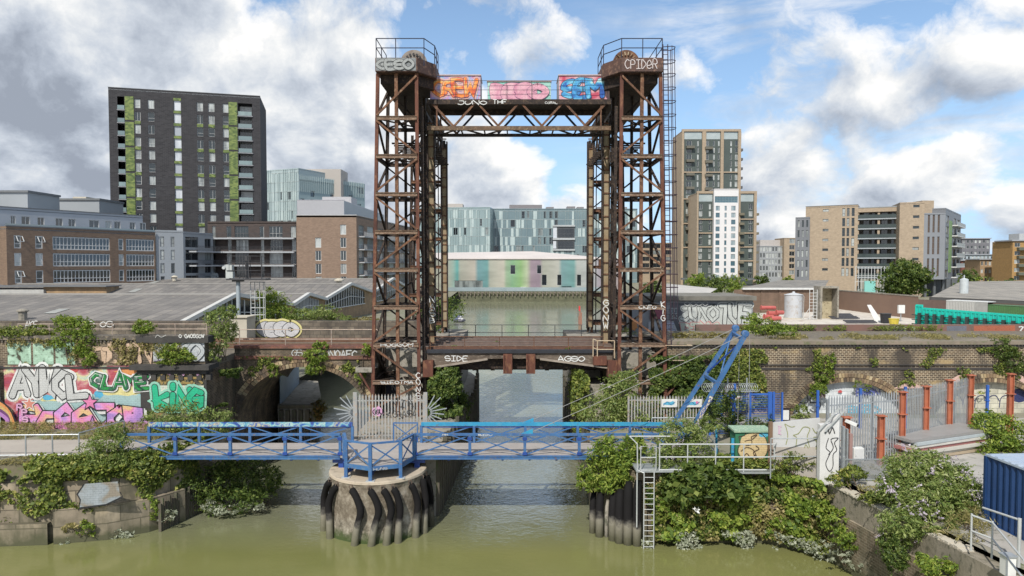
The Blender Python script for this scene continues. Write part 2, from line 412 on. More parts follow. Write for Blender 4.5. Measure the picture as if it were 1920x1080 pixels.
def worn(mt):
    """the same paint sprayed thin and weathered: broken coverage lets the surface show through"""
    if mt.name in WORN: return WORN[mt.name]
    c = mt.copy(); c.name = 'sprayed_'+mt.name; nt = c.node_tree
    out = [n for n in nt.nodes if n.type == 'OUTPUT_MATERIAL'][0]; src = out.inputs[0].links[0].from_socket
    wv, pos, sp = wallvec(nt)
    br = nt.nodes.new('ShaderNodeTexBrick'); nt.links.new(wv, br.inputs[0]); br.inputs['Scale'].default_value = 1; br.inputs['Brick Width'].default_value = .23; br.inputs['Row Height'].default_value = .10; br.inputs['Mortar Size'].default_value = .010
    f = math_(nt, 'ADD', ramp_(nt, noise_(nt, pos, 7, 8, .75), [(.28, .75), (.44, 0)]), math_(nt, 'MULTIPLY', br.outputs['Fac'], .22), clamp=True)
    tr = nt.nodes.new('ShaderNodeBsdfTransparent'); mx = nt.nodes.new('ShaderNodeMixShader')
    nt.links.new(f, mx.inputs[0]); nt.links.new(src, mx.inputs[1]); nt.links.new(tr.outputs[0], mx.inputs[2]); nt.links.new(mx.outputs[0], out.inputs[0])
    WORN[mt.name] = c; return c
class Paint:
    """flat paint on a surface: origin, along u, up v, outward n"""
    def __init__(s, o, u=(1, 0, 0), v=(0, 0, 1)):
        s.o = Vector(o); s.u = Vector(u).normalized(); s.v = Vector(v).normalized(); s.n = s.u.cross(s.v).normalized()
        s.mb = MB(); s.mats = []; s.d = .006; s.cuts = [0]
    def m(s, mt):
        mt = worn(mt)
        if mt not in s.mats: s.mats.append(mt)
        s.mb.cur = s.mats.index(mt)
    def pt(s, x, y, d=0): return s.o+s.u*x+s.v*y+s.n*(s.d+d)
    def shape(s, pts, mt):
        s.m(mt); s.mb.poly([s.pt(*p) for p in pts]); s.d += .0016
    def stroke(s, pts, w, mt):
        s.m(mt); n = len(pts)
        L_, R_ = [], []
        for i, p in enumerate(pts):
            a = pts[max(0, i-1)]; b = pts[min(n-1, i+1)]
            if i == 0 and pts[0] == pts[-1] and n > 2: a = pts[-2]
            if i == n-1 and pts[0] == pts[-1] and n > 2: b = pts[1]
            dx, dy = b[0]-a[0], b[1]-a[1]; l = math.hypot(dx, dy) or 1
            nx, ny = -dy/l*w/2, dx/l*w/2
            mi = 1.0
            if 0 < i < n-1:
                d1 = (p[0]-a[0], p[1]-a[1]); d2 = (b[0]-p[0], b[1]-p[1]); l1 = math.hypot(*d1) or 1; l2 = math.hypot(*d2) or 1
                c = (d1[0]*d2[0]+d1[1]*d2[1])/(l1*l2); mi = min(1.6, 1/max(.4, math.sqrt(max(0, (1+c)/2))))
            L_.append((p[0]+nx*mi, p[1]+ny*mi)); R_.append((p[0]-nx*mi, p[1]-ny*mi))
        vs = []; fs = []
        for i in range(n):
            d = .00025*i; vs.append(s.pt(*L_[i], d)); vs.append(s.pt(*R_[i], d))
            if i: fs.append((2*i-2, 2*i-1, 2*i+1, 2*i))
        s.mb.add(vs, fs); s.d += .00025*n+.0008
        if w > .05:
            for e, q in ((0, 1), (n-1, n-2)):
                p = pts[e]; o_ = pts[q]; t0 = math.atan2(p[1]-o_[1], p[0]-o_[0])
                s.mb.poly([s.pt(p[0]+w/2*math.cos(t0+a), p[1]+w/2*math.sin(t0+a)) for a in [math.pi*(k/6-.5) for k in range(7)]])
            s.d += .0006
    def letters(s, text, x, y, w, h, style='round', jit=.12, seed=3, gap=1.12):
        r = random.Random(seed); n = len(text); cw = w/(n*gap-(gap-1)); out = []
        for i, ch in enumerate(text):
            if ch not in FONT: continue
            cx = x+cw*gap*i; sy = h*(1+r.uniform(-jit, jit)); oy = y+r.uniform(-jit, jit)*h*.35; sk = r.uniform(-jit, jit)*1.6; rot = r.uniform(-jit, jit)
            L_ = []
            for st in FONT[ch]:
                q = [(cx+px/4*cw+(py/6-.5)*sk*cw, oy+py/6*sy+(px/4-.5)*rot*sy*.5) for px, py in st]
                L_.append(smooth_line(q, 4) if style == 'round' else smooth_line(q, 2) if style == 'mid' else q)
            out.append(L_)
        return out
    def piece(s, text, x, y, w, h, sw, fill, line, glow=None, shadow=None, style='mid', seed=3, jit=.12, gap=1.0, ol=.3, fills=None, hi=None):
        s.cuts.append(len(s.mb.f)); Ls = s.letters(text, x, y, w, h, style, jit, seed, gap)
        if glow:
            for L_ in Ls:
                for st in L_: s.stroke(st, sw*2.1, glow)
        if shadow:
            for L_ in Ls:
                for st in L_:
                    for k in (1, 2): s.stroke([(p[0]+sw*.22*k, p[1]-sw*.25*k) for p in st], sw*(1+ol), shadow)
        for i, L_ in enumerate(Ls):
            f = fills[i % len(fills)] if fills else fill
            for st in L_: s.stroke(st, sw*(1+ol), line)
            for st in L_: s.stroke(st, sw, f)
            if hi:
                for st in L_: s.stroke([(p[0]-sw*.22, p[1]+sw*.22) for p in st[:max(2, len(st)//2)]], sw*.14, hi)
    def tag(s, text, x, y, w, h, sw, mt, seed=1, jit=.12, style='mid', gap=1.25):
        s.cuts.append(len(s.mb.f))
        for L_ in s.letters(text, x, y, w, h, style, jit, seed, gap):
            for st in L_: s.stroke(st, sw, mt)
    def blob(s, cx, cy, rx, ry, mt, seed=1, k=14, wob=.25):
        r = random.Random(seed)
        s.shape([(cx+rx*(1+r.uniform(-wob, wob))*math.cos(2*math.pi*i/k), cy+ry*(1+r.uniform(-wob, wob))*math.sin(2*math.pi*i/k)) for i in range(k)], mt)
    def star(s, cx, cy, r0, mt, line):
        for q, mm in ((1.3, line), (1, mt)):
            s.shape([(cx+r0*q*(1 if i % 2 == 0 else .42)*math.sin(math.pi*i/5), cy+r0*q*(1 if i % 2 == 0 else .42)*math.cos(math.pi*i/5)) for i in range(10)], mm)
    def build(s, parent, name='graffiti', label=None):
        cuts = sorted(set(s.cuts+[len(s.mb.f)])); o = None
        for a, b in zip(cuts[:-1], cuts[1:]):
            m_ = MB(); used = {}; mats = []
            for f, mi in zip(s.mb.f[a:b], s.mb.mi[a:b]):
                mt = s.mats[mi]
                if mt not in mats: mats.append(mt)
                nf = []
                for i in f:
                    if i not in used: used[i] = len(m_.v); m_.v.append(s.mb.v[i])
                    nf.append(used[i])
                m_.f.append(nf); m_.mi.append(mats.index(mt))
            if m_.f: o = m_.build(name, mats, parent, label=label)
        return o
# common materials
def chipped(name, c1, c2, fade, chip):
    m, nt, b = new_mat(name); g = nt.nodes.new('ShaderNodeNewGeometry'); pz = g.outputs['Position']
    col = ramp_(nt, noise_(nt, pz, 1.3, 5, .6), [(.35, c2), (.65, c1)])
    col = mix_(nt, ramp_(nt, noise_(nt, pz, 4.5, 6, .65), [(.50, 0), (.70, .7)]), col, fade)
    col = mix_(nt, ramp_(nt, noise_(nt, pz, 9, 6, .7), [(.575, 0), (.64, .85)]), col, chip)
    nt.links.new(col, b.inputs['Base Color']); b.inputs['Roughness'].default_value = .55; MATS[name] = m; return m
WHITE = paint((.75, .76, .74)); BLACKP = paint((.015, .016, .02)); SILVER = paint((.55, .56, .55)); PINK = paint((.72, .22, .42))
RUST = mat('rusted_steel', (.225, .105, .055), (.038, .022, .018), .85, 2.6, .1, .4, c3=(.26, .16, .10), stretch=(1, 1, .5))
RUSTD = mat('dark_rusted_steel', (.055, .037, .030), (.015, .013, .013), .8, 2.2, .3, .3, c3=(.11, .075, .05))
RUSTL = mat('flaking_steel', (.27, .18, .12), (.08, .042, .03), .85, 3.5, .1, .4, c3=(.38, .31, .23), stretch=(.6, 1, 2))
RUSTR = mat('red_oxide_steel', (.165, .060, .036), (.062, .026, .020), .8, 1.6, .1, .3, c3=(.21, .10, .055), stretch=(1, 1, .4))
GUIDE = mat('guide_rail_paint', (.36, .32, .22), (.22, .13, .06), .75, 2.2, .1, .2, stretch=(1, 1, .6))
CONC = mat('weathered_concrete', (.36, .33, .28), (.20, .185, .155), .9, 1.1, 0, .4, c3=(.12, .12, .09))
CONCL = mat('pale_concrete', (.52, .48, .40), (.40, .37, .30), .9, .8, 0, .2)
TIMBER = mat('wet_timber', (.14, .12, .09), (.05, .045, .035), .85, 1.5, 0, .5, c3=(.09, .11, .05), stretch=(2.5, 2.5, .4))
GALV = mat('galvanised_steel', (.50, .53, .55), (.34, .37, .39), .45, 2.5, .5, .1)
GALVW = mat('white_galvanised', (.54, .56, .56), (.42, .44, .44), .5, 2.5, .2, .1)
BLUE = chipped('blue_paint', (.045, .145, .33), (.032, .100, .26), (.13, .21, .31), (.16, .10, .07))
BLUED = mat('dark_blue_paint', (.02, .07, .33), (.015, .05, .22), .45, 1.4, 0, .1)
TURQ = chipped('turquoise_paint', (.03, .30, .48), (.025, .22, .42), (.10, .34, .45), (.10, .12, .16))
ASPH = mat('deck_surface', (.36, .33, .31), (.27, .25, .235), .9, 1.5, 0, .3)
SOIL = mat('soil', (.16, .135, .09), (.07, .07, .035), .95, .9, 0, .5, c3=(.10, .12, .04))
BK_VIA = brick('viaduct_brick', (.150, .098, .055), (.055, .038, .026), (.42, .355, .25), .24, .110, .018, stain=(.045, .038, .032), stain_amt=.88, patch=(.38, .28, .14))
BK_DK = brick('sooty_brick', (.19, .135, .085), (.08, .058, .040), (.27, .22, .16), .23, .09, .012, stain=(.03, .03, .022), stain_amt=.8, patch=(.17, .13, .07))
BK_RED = brick('red_brick_band', (.24, .09, .06), (.14, .05, .04), (.2, .14, .1), .23, .09, .01, stain=(.05, .04, .035))
BK_VOUS = mat('arch_brick', (.34, .23, .12), (.09, .07, .05), .9, 4.0, 0, .4, c3=(.4, .34, .24))
LF_GREEN = leafmat('fresh_leaves', [(.12, (.045, .085, .014)), (.45, (.125, .20, .030)), (.75, (.26, .33, .055)), (1, (.45, .46, .13))])
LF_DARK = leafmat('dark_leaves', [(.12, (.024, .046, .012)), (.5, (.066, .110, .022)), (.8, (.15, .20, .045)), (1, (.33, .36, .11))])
LF_IVY = leafmat('ivy_leaves', [(.12, (.035, .055, .014)), (.42, (.095, .135, .028)), (.72, (.21, .26, .05)), (.9, (.38, .37, .11)), (1, (.44, .27, .12))])
LF_DRY = leafmat('dry_growth', [(.15, (.09, .09, .03)), (.5, (.22, .20, .075)), (.8, (.38, .33, .14)), (1, (.48, .38, .22))])
LF_PALE = leafmat('pale_leaves', [(.15, (.14, .16, .11)), (.5, (.30, .33, .24)), (1, (.55, .57, .48))])
LF_BUD = leafmat('buddleia_leaves', [(.12, (.050, .090, .020)), (.45, (.14, .205, .050)), (.75, (.28, .33, .10)), (1, (.40, .42, .24))])
LF_FLOW = leafmat('lilac_flowers', [(.2, (.36, .30, .42)), (.6, (.56, .49, .60)), (1, (.70, .65, .69))])
BARK = mat('bark', (.16, .12, .08), (.07, .05, .035), .9, 4)
# ------------------------------------------------------------------ plants
def plant(name, label, cat, blobs, n, size, lm, stems=0, seed=1, group=None, base=None, aspect=.5, flowers=0, part='foliage', shell=.7, droop=.25, stem_m=None, stem_r=.035):
    c0 = Vector(base) if base is not None else Vector((sum(b[0][0] for b in blobs)/len(blobs), sum(b[0][1] for b in blobs)/len(blobs), min(b[0][2]-b[1][2] for b in blobs)))
    t = thing(name, label, cat, c0, group)
    p, nn = blob_pts(blobs, int(n*.84), seed, shell)
    r = np.random.RandomState(seed+77); ns = max(3, n//150); ix = r.randint(0, len(p), ns); sc_ = min(b[1][2] for b in blobs)
    dr = nn[ix]*.8+r.normal(size=(ns, 3))*.35+np.array([0, 0, .55]); L_ = (r.uniform(.35, 1.0, ns)*sc_*.9)[:, None]
    k = 12; tt = np.tile(np.linspace(0, 1, k), ns)[:, None]; bs = np.repeat(p[ix], k, axis=0); dd = np.repeat(dr*L_, k, axis=0); dd[:, 2] -= (tt[:, 0]**2)*np.repeat(L_[:, 0], k)*.55
    sh = bs+dd*tt+r.normal(size=bs.shape)*.03
    if shell != .4: p = np.concatenate([p, sh]); nn = np.concatenate([nn, np.repeat(dr, k, axis=0)])
    leaves(part, p, nn, size, lm, t, seed, aspect, droop)
    if flowers:
        fp, fn = blob_pts([(b[0], tuple(x*1.04 for x in b[1])) for b in blobs], flowers*9, seed+5, .98)
        k = min(flowers, len(fp)); r = np.random.RandomState(seed); ix = r.permutation(len(fp))[:k]
        base_ = np.repeat(fp[ix], 14, axis=0); tt = np.tile(np.linspace(0, 1, 14), k)[:, None]
        dr = np.repeat(fn[ix]*.5+r.normal(size=(k, 3))*.25-np.array([0, 0, .25]), 14, axis=0)
        leaves('flowers', base_+dr*tt*.40+r.normal(size=base_.shape)*.022, np.repeat(fn[ix], 14, axis=0), .058, LF_FLOW, t, seed+1, .8)
    if stems:
        mb = MB(); r = random.Random(seed)
        for i in range(stems):
            b = blobs[i % len(blobs)]; q = Vector(b[0])+Vector((r.uniform(-.6, .6)*b[1][0], r.uniform(-.6, .6)*b[1][1], r.uniform(-.1, .7)*b[1][2]))
            s0 = c0+Vector((r.uniform(-.3, .3), r.uniform(-.2, .2), 0)); mid = (s0+q)/2+Vector((r.uniform(-.2, .2), r.uniform(-.2, .2), .15))
            mb.tube([s0, mid, q], [stem_r, stem_r*.7, stem_r*.3], 5)
        mb.build('stem', stem_m or BARK, t)
    return t
def tree(label, c, h, r_, n, size, lm, seed=1, group=None, cat='tree', trunk_h=None, k=7):
    c = Vector(c); th = trunk_h or h*.35; rr = random.Random(seed)
    t = thing('tree', label, cat, c, group)
    blobs = []
    for i in range(k):
        a = rr.uniform(0, 6.28); q = rr.uniform(0, .55)*r_; z = th+(h-th)*rr.uniform(.2, .8); s = r_*rr.uniform(.42, .68)
        blobs.append(((c.x+q*math.cos(a), c.y+q*math.sin(a), c.z+z), (s, s, s*.8)))
    p, nn = blob_pts(blobs, n, seed, .65); leaves('crown', p, nn, size, lm, t, seed)
    mb = MB(); mb.tube([c, c+Vector((.1, 0, th)), c+Vector((.05, .1, h*.75))], [h*.035, h*.025, h*.008], 7)
    for b in blobs[:5]: mb.tube([c+Vector((.05, 0, th*.9)), Vector(b[0])], [h*.014, h*.004], 5)
    mb.build('trunk', BARK, t); return t
def mottled(name, stops, sc=1.1):
    m, nt, b = new_mat(name); g_ = nt.nodes.new('ShaderNodeNewGeometry')
    nt.links.new(ramp_(nt, noise_(nt, g_.outputs['Position'], sc, 3, .45, .6), stops), b.inputs['Base Color']); b.inputs['Roughness'].default_value = .6; return m
# ------------------------------------------------------------------ water and ground
def water_mat():
    m, nt, b = new_mat('creek_water')
    g = nt.nodes.new('ShaderNodeNewGeometry')
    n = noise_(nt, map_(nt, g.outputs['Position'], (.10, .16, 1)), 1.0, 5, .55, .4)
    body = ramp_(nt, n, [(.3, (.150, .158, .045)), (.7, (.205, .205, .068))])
    b.inputs['Roughness'].default_value = .10
    # ripples: wind-ruffled middle of the stream, calm near the banks
    sp = nt.nodes.new('ShaderNodeSeparateXYZ'); nt.links.new(g.outputs['Position'], sp.inputs[0])
    v = map_(nt, g.outputs['Position'], (1, 1.5, 1), rot=(0, 0, .25))
    h = math_(nt, 'ADD', noise_(nt, v, 3.0, 4, .6, .3), math_(nt, 'MULTIPLY', noise_(nt, v, .9, 3, .5, .5), 1.1))
    ruf = math_(nt, 'ADD', math_(nt, 'MULTIPLY', ramp_(nt, noise_(nt, map_(nt, g.outputs['Position'], (.12, .05, 1), (4, 2, 0)), 1.0, 4, .6), [(.40, 0), (.60, 1)]), .6), .25)
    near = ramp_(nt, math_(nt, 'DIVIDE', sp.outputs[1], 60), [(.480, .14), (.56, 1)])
    st = math_(nt, 'MULTIPLY', math_(nt, 'MULTIPLY', ruf, near), math_(nt, 'MINIMUM', 1.0, math_(nt, 'DIVIDE', 42.0, sp.outputs[1])))
    nt.links.new(math_(nt, 'ADD', math_(nt, 'MULTIPLY', near, 2.3), 1.33), b.inputs['IOR'])
    nt.links.new(mix_(nt, math_(nt, 'MULTIPLY', near, .60), body, (.20, .21, .185)), b.inputs['Base Color'])  # paler grey in the base colour stands in for sky reflection beyond the foreground
    bp = nt.nodes.new('ShaderNodeBump'); bp.inputs['Distance'].default_value = .08
    nt.links.new(st, bp.inputs['Strength']); nt.links.new(h, bp.inputs['Height']); nt.links.new(bp.outputs[0], b.inputs['Normal'])
    MATS['water'] = m; return m
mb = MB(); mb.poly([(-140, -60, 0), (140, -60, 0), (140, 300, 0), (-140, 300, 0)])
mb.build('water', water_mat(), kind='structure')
GR = mat('ground_earth', (.27, .25, .20), (.16, .16, .11), .95, .35, 0, .3, c3=(.11, .14, .05))
LB = [(-140, 31.0), (-23, 31.2), (-19, 31.9), (-17.0, 33.6), (-16.6, 36), (-16.9, 37.5), (-17.0, 57), (-16, 150), (-18, 226)]
RB = [(32, 228), (27, 150), (14, 92), (7.5, 60), (4.5, 57), (4.4, 38), (3.9, 34), (5.3, 30.9), (11.2, 30.8), (13.9, 29.2), (14.6, 24), (15.4, 19), (16.4, 10), (18, -60)]
mb = MB(); ZG = 3.3
mb.poly([(x, y, ZG) for x, y in [(-3000, 31)]+LB+RB+[(3000, -60), (3000, 4000), (-3000, 4000)]])
mb.build('ground', GR, kind='structure')
def ribbon_wall(mb, pts, z0, z1, back=.5, lean=0):
    """upright wall along a polyline (creek side to the right of travel), with a flat coping"""
    n = len(pts); off = []
    for i in range(n):
        a = Vector(pts[max(0, i-1)]); b = Vector(pts[min(n-1, i+1)]); d = (b-a).normalized(); off.append(Vector((-d.y, d.x)))
    for i in range(n-1):
        p, q = Vector(pts[i]), Vector(pts[i+1]); po, qo = p+off[i]*back, q+off[i+1]*back
        mb.add([(p.x, p.y, z0), (q.x, q.y, z0), (q.x+off[i+1].x*lean, q.y+off[i+1].y*lean, z1), (p.x+off[i].x*lean, p.y+off[i].y*lean, z1)], [(0, 1, 2, 3)])
        mb.add([(p.x+off[i].x*lean, p.y+off[i].y*lean, z1), (q.x+off[i+1].x*lean, q.y+off[i+1].y*lean, z1), (qo.x, qo.y, z1), (po.x, po.y, z1)], [(0, 1, 2, 3)])
        mb.add([(po.x, po.y, z1), (qo.x, qo.y, z1), (qo.x, qo.y, z0), (po.x, po.y, z0)], [(0, 1, 2, 3)])
QW = brick('quay_wall', (.36, .30, .22), (.24, .20, .15), (.13, .11, .08), 1.6, .75, .03, stain=(.09, .085, .055), stain_amt=.8, patch=(.40, .33, .23), bump=.3, tide=True)
QWB = brick('quay_brick', (.21, .16, .11), (.12, .09, .06), (.28, .24, .18), .25, .11, .014, stain=(.05, .055, .03), stain_amt=.8, patch=(.34, .30, .23), tide=True)
# left quay wall: long straight part, curved stone corner, planked return
lq = [(-60, 29.4), (-24, 29.7), (-20.5, 30.0), (-18.4, 30.5), (-17.0, 31.4), (-16.0, 32.8), (-15.6, 35), (-16.2, 38), (-17.0, 41.2)]
t = thing('quay_wall', 'stained stone and brick quay wall curving round the left bank corner', 'wall', (-22, 30, 0))
mb = MB(); ribbon_wall(mb, lq, -1, 2.7, .6); mb.build('wall_face', QW, t)
mb = MB(); ribbon_wall(mb, [(p[0]-.0, p[1]-.28) for p in lq[:3]], -1, .95, .5); ribbon_wall(mb, [(p[0]+.22, p[1]-.22) for p in lq[2:6]], -1, 1.55, .5); mb.build('footing', QW, t)
mb = MB()
for i in range(26):
    a = i/25; x = -16.35+.95*a; y = 31.2+3.4*a; mb = MB(); mb.box(x-.02, x+.11, y, y+.09, -.6, 1.3+.25*math.sin(i*2.1)); mb.build('sheet_pile', TIMBER, t)
g = Paint(P(155, 938, 29.95)+Vector((0, -.06, 0)), (1, .14, 0)); 
g.shape([(-.1, -.35), (-.05, .1), (-.2, .3), (.15, .75), (1.5, .8), (1.6, .1), (.9, -.25)], mottled('faded_blue_grey', [(.38, (.24, .21, .17)), (.5, (.27, .30, .32)), (.7, (.34, .38, .42))], 1.6))
g.stroke([(1.6, .3), (1.7, .1), (1.0, -.22), (-.1, -.33), (-.06, .05), (-.18, .3), (.1, .72)], .06, BLACKP); g.build(t)
# sloping earth behind the left quay wall
mb = MB(); inner = [(p[0]-.3, p[1]+.45) for p in lq[:8]]
outer = [(-60, 31.1), (-24, 31.3), (-21, 31.6), (-19.2, 32.1), (-18.1, 32.9), (-17.3, 34), (-17.0, 36), (-17.2, 38)]
for i in range(7): mb.add([(*inner[i], 2.72), (*inner[i+1], 2.72), (*outer[i+1], 3.34), (*outer[i], 3.34)], [(0, 1, 2, 3)])
mb.build('earth_bank', SOIL, kind='structure')
# right bank: quay walls
rq = [(4.4, 41), (4.0, 36), (3.9, 33.0), (4.5, 31.3), (5.6, 30.3), (8, 30.0), (11.3, 29.9), (13.2, 28.5), (13.6, 26.5), (14.0, 24), (14.8, 19), (15.8, 10), (17.4, -60)]
rq = rq
t = thing('quay_wall', 'overgrown brick and concrete quay wall of the right bank running towards the viewer', 'wall', (9, 29.9, 0))
mb = MB(); ribbon_wall(mb, rq[:7], -1, 3.1, .7); mb.build('brick_face', QWB, t)
mb = MB(); ribbon_wall(mb, rq[6:], -1, 2.15, .6); mb.build('lower_face', QWB, t)
mb = MB(); ribbon_wall(mb, [(p[0]+.10, p[1]+.05) for p in rq[6:]], 2.16, 3.12, .55); mb.build('parapet', mat('quay_concrete', (.30, .265, .21), (.15, .135, .10), .9, 1.4, 0, .4, c3=(.08, .08, .055), stretch=(1, 1, .6)), t)
mb = MB()
for i in range(34):
    k = 1.0*i/33; x = 13.30+1.2*k+.05*rnd.random(); y = 28.3-6.5*k
    mb.box(x, x+.35+.2*rnd.random(), y-.12, y+.1, 3.125, 3.16+.05*rnd.random())
mb.build('coping_stone', CONCL, t)
# ------------------------------------------------------------------ viaducts
def arch_pts(cx, hw, zs, zc, n=28): return [(cx-hw*math.cos(math.pi*i/n), zs+(zc-zs)*math.sin(math.pi*i/n)) for i in range(n+1)]
def arch_block(mb, x0, x1, z0, z1, D0, D1, arches):
    xs = x0
    for (cx, hw, zs, zc) in arches:
        for D in (D0, D1):
            mb.add([(xs, D, z0), (cx-hw, D, z0), (cx-hw, D, z1), (xs, D, z1)], [(0, 1, 2, 3)])
            ap = arch_pts(cx, hw, zs, zc)
            for i in range(len(ap)-1):
                mb.add([(ap[i][0], D, ap[i][1]), (ap[i+1][0], D, ap[i+1][1]), (ap[i+1][0], D, z1), (ap[i][0], D, z1)], [(0, 1, 2, 3)])
        ap = [(cx-hw, z0)]+ap+[(cx+hw, z0)]
        for i in range(len(ap)-1): mb.add([(ap[i][0], D0, ap[i][1]), (ap[i+1][0], D0, ap[i+1][1]), (ap[i+1][0], D1, ap[i+1][1]), (ap[i][0], D1, ap[i][1])], [(0, 1, 2, 3)])
        xs = cx+hw
    for D in (D0, D1): mb.add([(xs, D, z0), (x1, D, z0), (x1, D, z1), (xs, D, z1)], [(0, 1, 2, 3)])
    mb.add([(x0, D0, z1), (x1, D0, z1), (x1, D1, z1), (x0, D1, z1)], [(0, 1, 2, 3)])
    mb.add([(x0, D0, z0), (x0, D1, z0), (x0, D1, z1), (x0, D0, z1)], [(0, 1, 2, 3)]); mb.add([(x1, D0, z0), (x1, D1, z0), (x1, D1, z1), (x1, D0, z1)], [(0, 1, 2, 3)])
def voussoirs(mb, cx, hw, zs, zc, D, th=.55, n=64, proud=.06):
    for i in range(n):
        for ring in (0, 1):
            a0 = math.pi*(i+.08+ring*.5)/n; a1 = math.pi*(i+.92+ring*.5)/n; r0 = ring*th*.52; r1 = r0+th*.46
            q = []
            for a, r_ in ((a0, r0), (a1, r0), (a1, r1), (a0, r1)):
                q.append((cx-(hw+r_)*math.cos(a), D-proud, zs+((zc-zs)+r_)*math.sin(a)))
            mb.prism(q, (0, proud+.05, 0))
m, nt, b = new_mat('ring_bricks'); g_ = nt.nodes.new('ShaderNodeNewGeometry')
nt.links.new(mix_(nt, ramp_(nt, noise_(nt, g_.outputs['Position'], .7, 4), [(.42, 0), (.6, .75)]), ramp_(nt, g_.outputs['Random Per Island'], [(0, (.09, .065, .045)), (.45, (.22, .15, .09)), (.8, (.36, .27, .15)), (1, (.46, .38, .24))]), (.05, .045, .04)), b.inputs['Base Color']); b.inputs['Roughness'].default_value = .9
RING = m
BALL = mat('track_ballast', (.20, .17, .14), (.10, .085, .07), .95, 3.5, 0, .6, c3=(.16, .16, .08))
DA = 41.3; DL = 37.5
tv = thing('viaduct', 'sooty brick railway viaduct on the left with a wide arch over the side channel', 'viaduct', (-20, DA, 0))
mb = MB(); arch_block(mb, -16.85, -8.55, -1, 6.62, DA, 49.4, [(-12.65, 4.10, 2.55, 6.15)]); mb.build('arch_wall', BK_DK, tv)
mb = MB(); voussoirs(mb, -12.65, 4.10, 2.55, 6.15, DA, .55, 60); mb.build('arch_ring', RING, tv)
mb = MB(); mb.box(-16.84, -8.5, DA-.10, DA+.4, 6.625, 6.84); mb.box(-16.84, -8.5, DA-.12, DA+.42, 7.28, 7.46); mb.build('coping', BK_RED, tv)
mb = MB(); mb.box(-16.84, -8.5, DA-.02, DA+.35, 6.84, 7.28); mb.build('parapet', BK_DK, tv)
mb = MB(); mb.box(-75, -16.86, DL, 50, -1, 6.62); mb.build('abutment', BK_DK, tv)
mb = MB(); mb.box(-75, -17.02, DL+.18, DL+.7, 6.76, 8.20); mb.build('parapet', brick('left_parapet_brick', (.16, .12, .08), (.09, .065, .045), (.30, .25, .18), .23, .1, .014, stain=(.03, .03, .024), stain_amt=.75), tv)
mb = MB(); mb.box(-75, -16.95, DL+.06, DL+.85, 8.205, 8.44)
for i in range(110): mb.box(-40+.21*i, -40+.21*i+.1, DL+.10, DL+.2, 8.06, 8.2)
mb.build('coping', mat('sooty_stone', (.17, .15, .125), (.05, .045, .04), .9, 1.8, 0, .4, c3=(.24, .2, .15)), tv)
mb = MB(); mb.box(-75, -20.5, DL-.06, DL+.5, 6.63, 6.75); mb.box(-20.9, -16.55, DL-.42, DL+.9, 6.60, 6.86); mb.box(-20.6, -16.8, DL-.20, DL+.7, 6.36, 6.59)
for i in range(8): mb.box(-20.35+.5*i, -20.08+.5*i, DL-.16, DL+.1, 6.02, 6.35)
mb.box(-20.5, -16.85, DL-.06, DL+.0, 3.3, 6.0)
mb.box(-20.75, -16.75, DL+.0, DL+.9, 8.06, 8.42); mb.build('string_course', mat('black_stone', (.07, .065, .06), (.03, .03, .03), .9, 1.8, 0, .3), tv)
mb = MB(); mb.box(-75, -16.87, DL+.9, 49.89, 6.63, 6.98); mb.box(-16.86, -8.6, DA+.43, 49.89, 6.63, 6.98); mb.build('track_bed', BALL, tv)
mb = MB(); mb.box(-75, -6.2, 49.9, 50.5, 6.9, 8.22); mb.build('rear_wall', brick('stone_blockwork', (.20, .17, .13), (.12, .10, .08), (.08, .07, .06), .55, .3, .02, stain=(.05, .045, .04), patch=(.27, .23, .17)), tv)
mb = MB(); 
for d in (42.9, 44.35, 46.2, 47.6): mb.bar((-75, d, 7.16), (-8.3, d, 7.16), .075, .15)
mb.build('rail', mat('rail_rust', (.26, .15, .10), (.12, .07, .05), .6, 3, .5), tv)
# ---- graffiti on the left wall
g = Paint((-28.6, DL, 3.3)); U = lambda px: X(px, DL, 740)+28.6; V = lambda py: Z(py, DL)-3.3
VIOLET = paint((.30, .08, .30)); MAUVE = paint((.46, .22, .52)); ORANGE = paint((.70, .30, .10)); OCH = paint((.60, .42, .16)); MINT = paint((.30, .62, .48))
GREEN = paint((.02, .48, .26)); KGREEN = paint((.03, .30, .05)); DKGREEN = paint((.02, .09, .06)); CYAN = paint((.10, .45, .66)); YEL = paint((.72, .66, .30)); REDP = paint((.55, .07, .07)); LPINK = paint((.68, .38, .58)); TAN = paint((.60, .42, .30)); PLUM = paint((.15, .05, .17)); LIMEP = paint((.50, .62, .35))
BACK1 = mottled('sprayed_backdrop', [(.30, (.16, .05, .14)), (.42, (.40, .07, .09)), (.5, (.50, .22, .24)), (.56, (.62, .55, .30)), (.64, (.38, .55, .50)), (.75, (.15, .40, .58))])
CANDY = mottled('sprayed_candy', [(.33, (.34, .20, .50)), (.45, (.62, .30, .60)), (.55, (.66, .22, .40)), (.62, (.66, .42, .24)), (.74, (.62, .52, .18))], .9)
GREENS = mottled('sprayed_greens', [(.35, (.01, .03, .04)), (.5, (.02, .28, .06)), (.6, (.03, .10, .07)), (.72, (.45, .55, .5))], 1.6)
g.shape([(U(8), V(808)), (U(286), V(808)), (U(286), V(686)), (U(8), V(686))], BACK1)
g.shape([(U(40), V(808)), (U(284), V(808)), (U(284), V(742)), (U(180), V(738)), (U(60), V(750)), (U(44), V(770))], paint((.36, .52, .52)))
g.blob(U(230), V(733), 1.3, .28, YEL, 3); g.blob(U(100), V(748), 1.1, .14, YEL, 5); g.blob(U(185), V(739), .3, .2, CYAN, 8); g.blob(U(90), V(745), .35, .15, CYAN, 9); g.blob(U(118), V(695), .9, .2, REDP, 12); g.blob(U(245), V(697), .8, .16, ORANGE, 13)
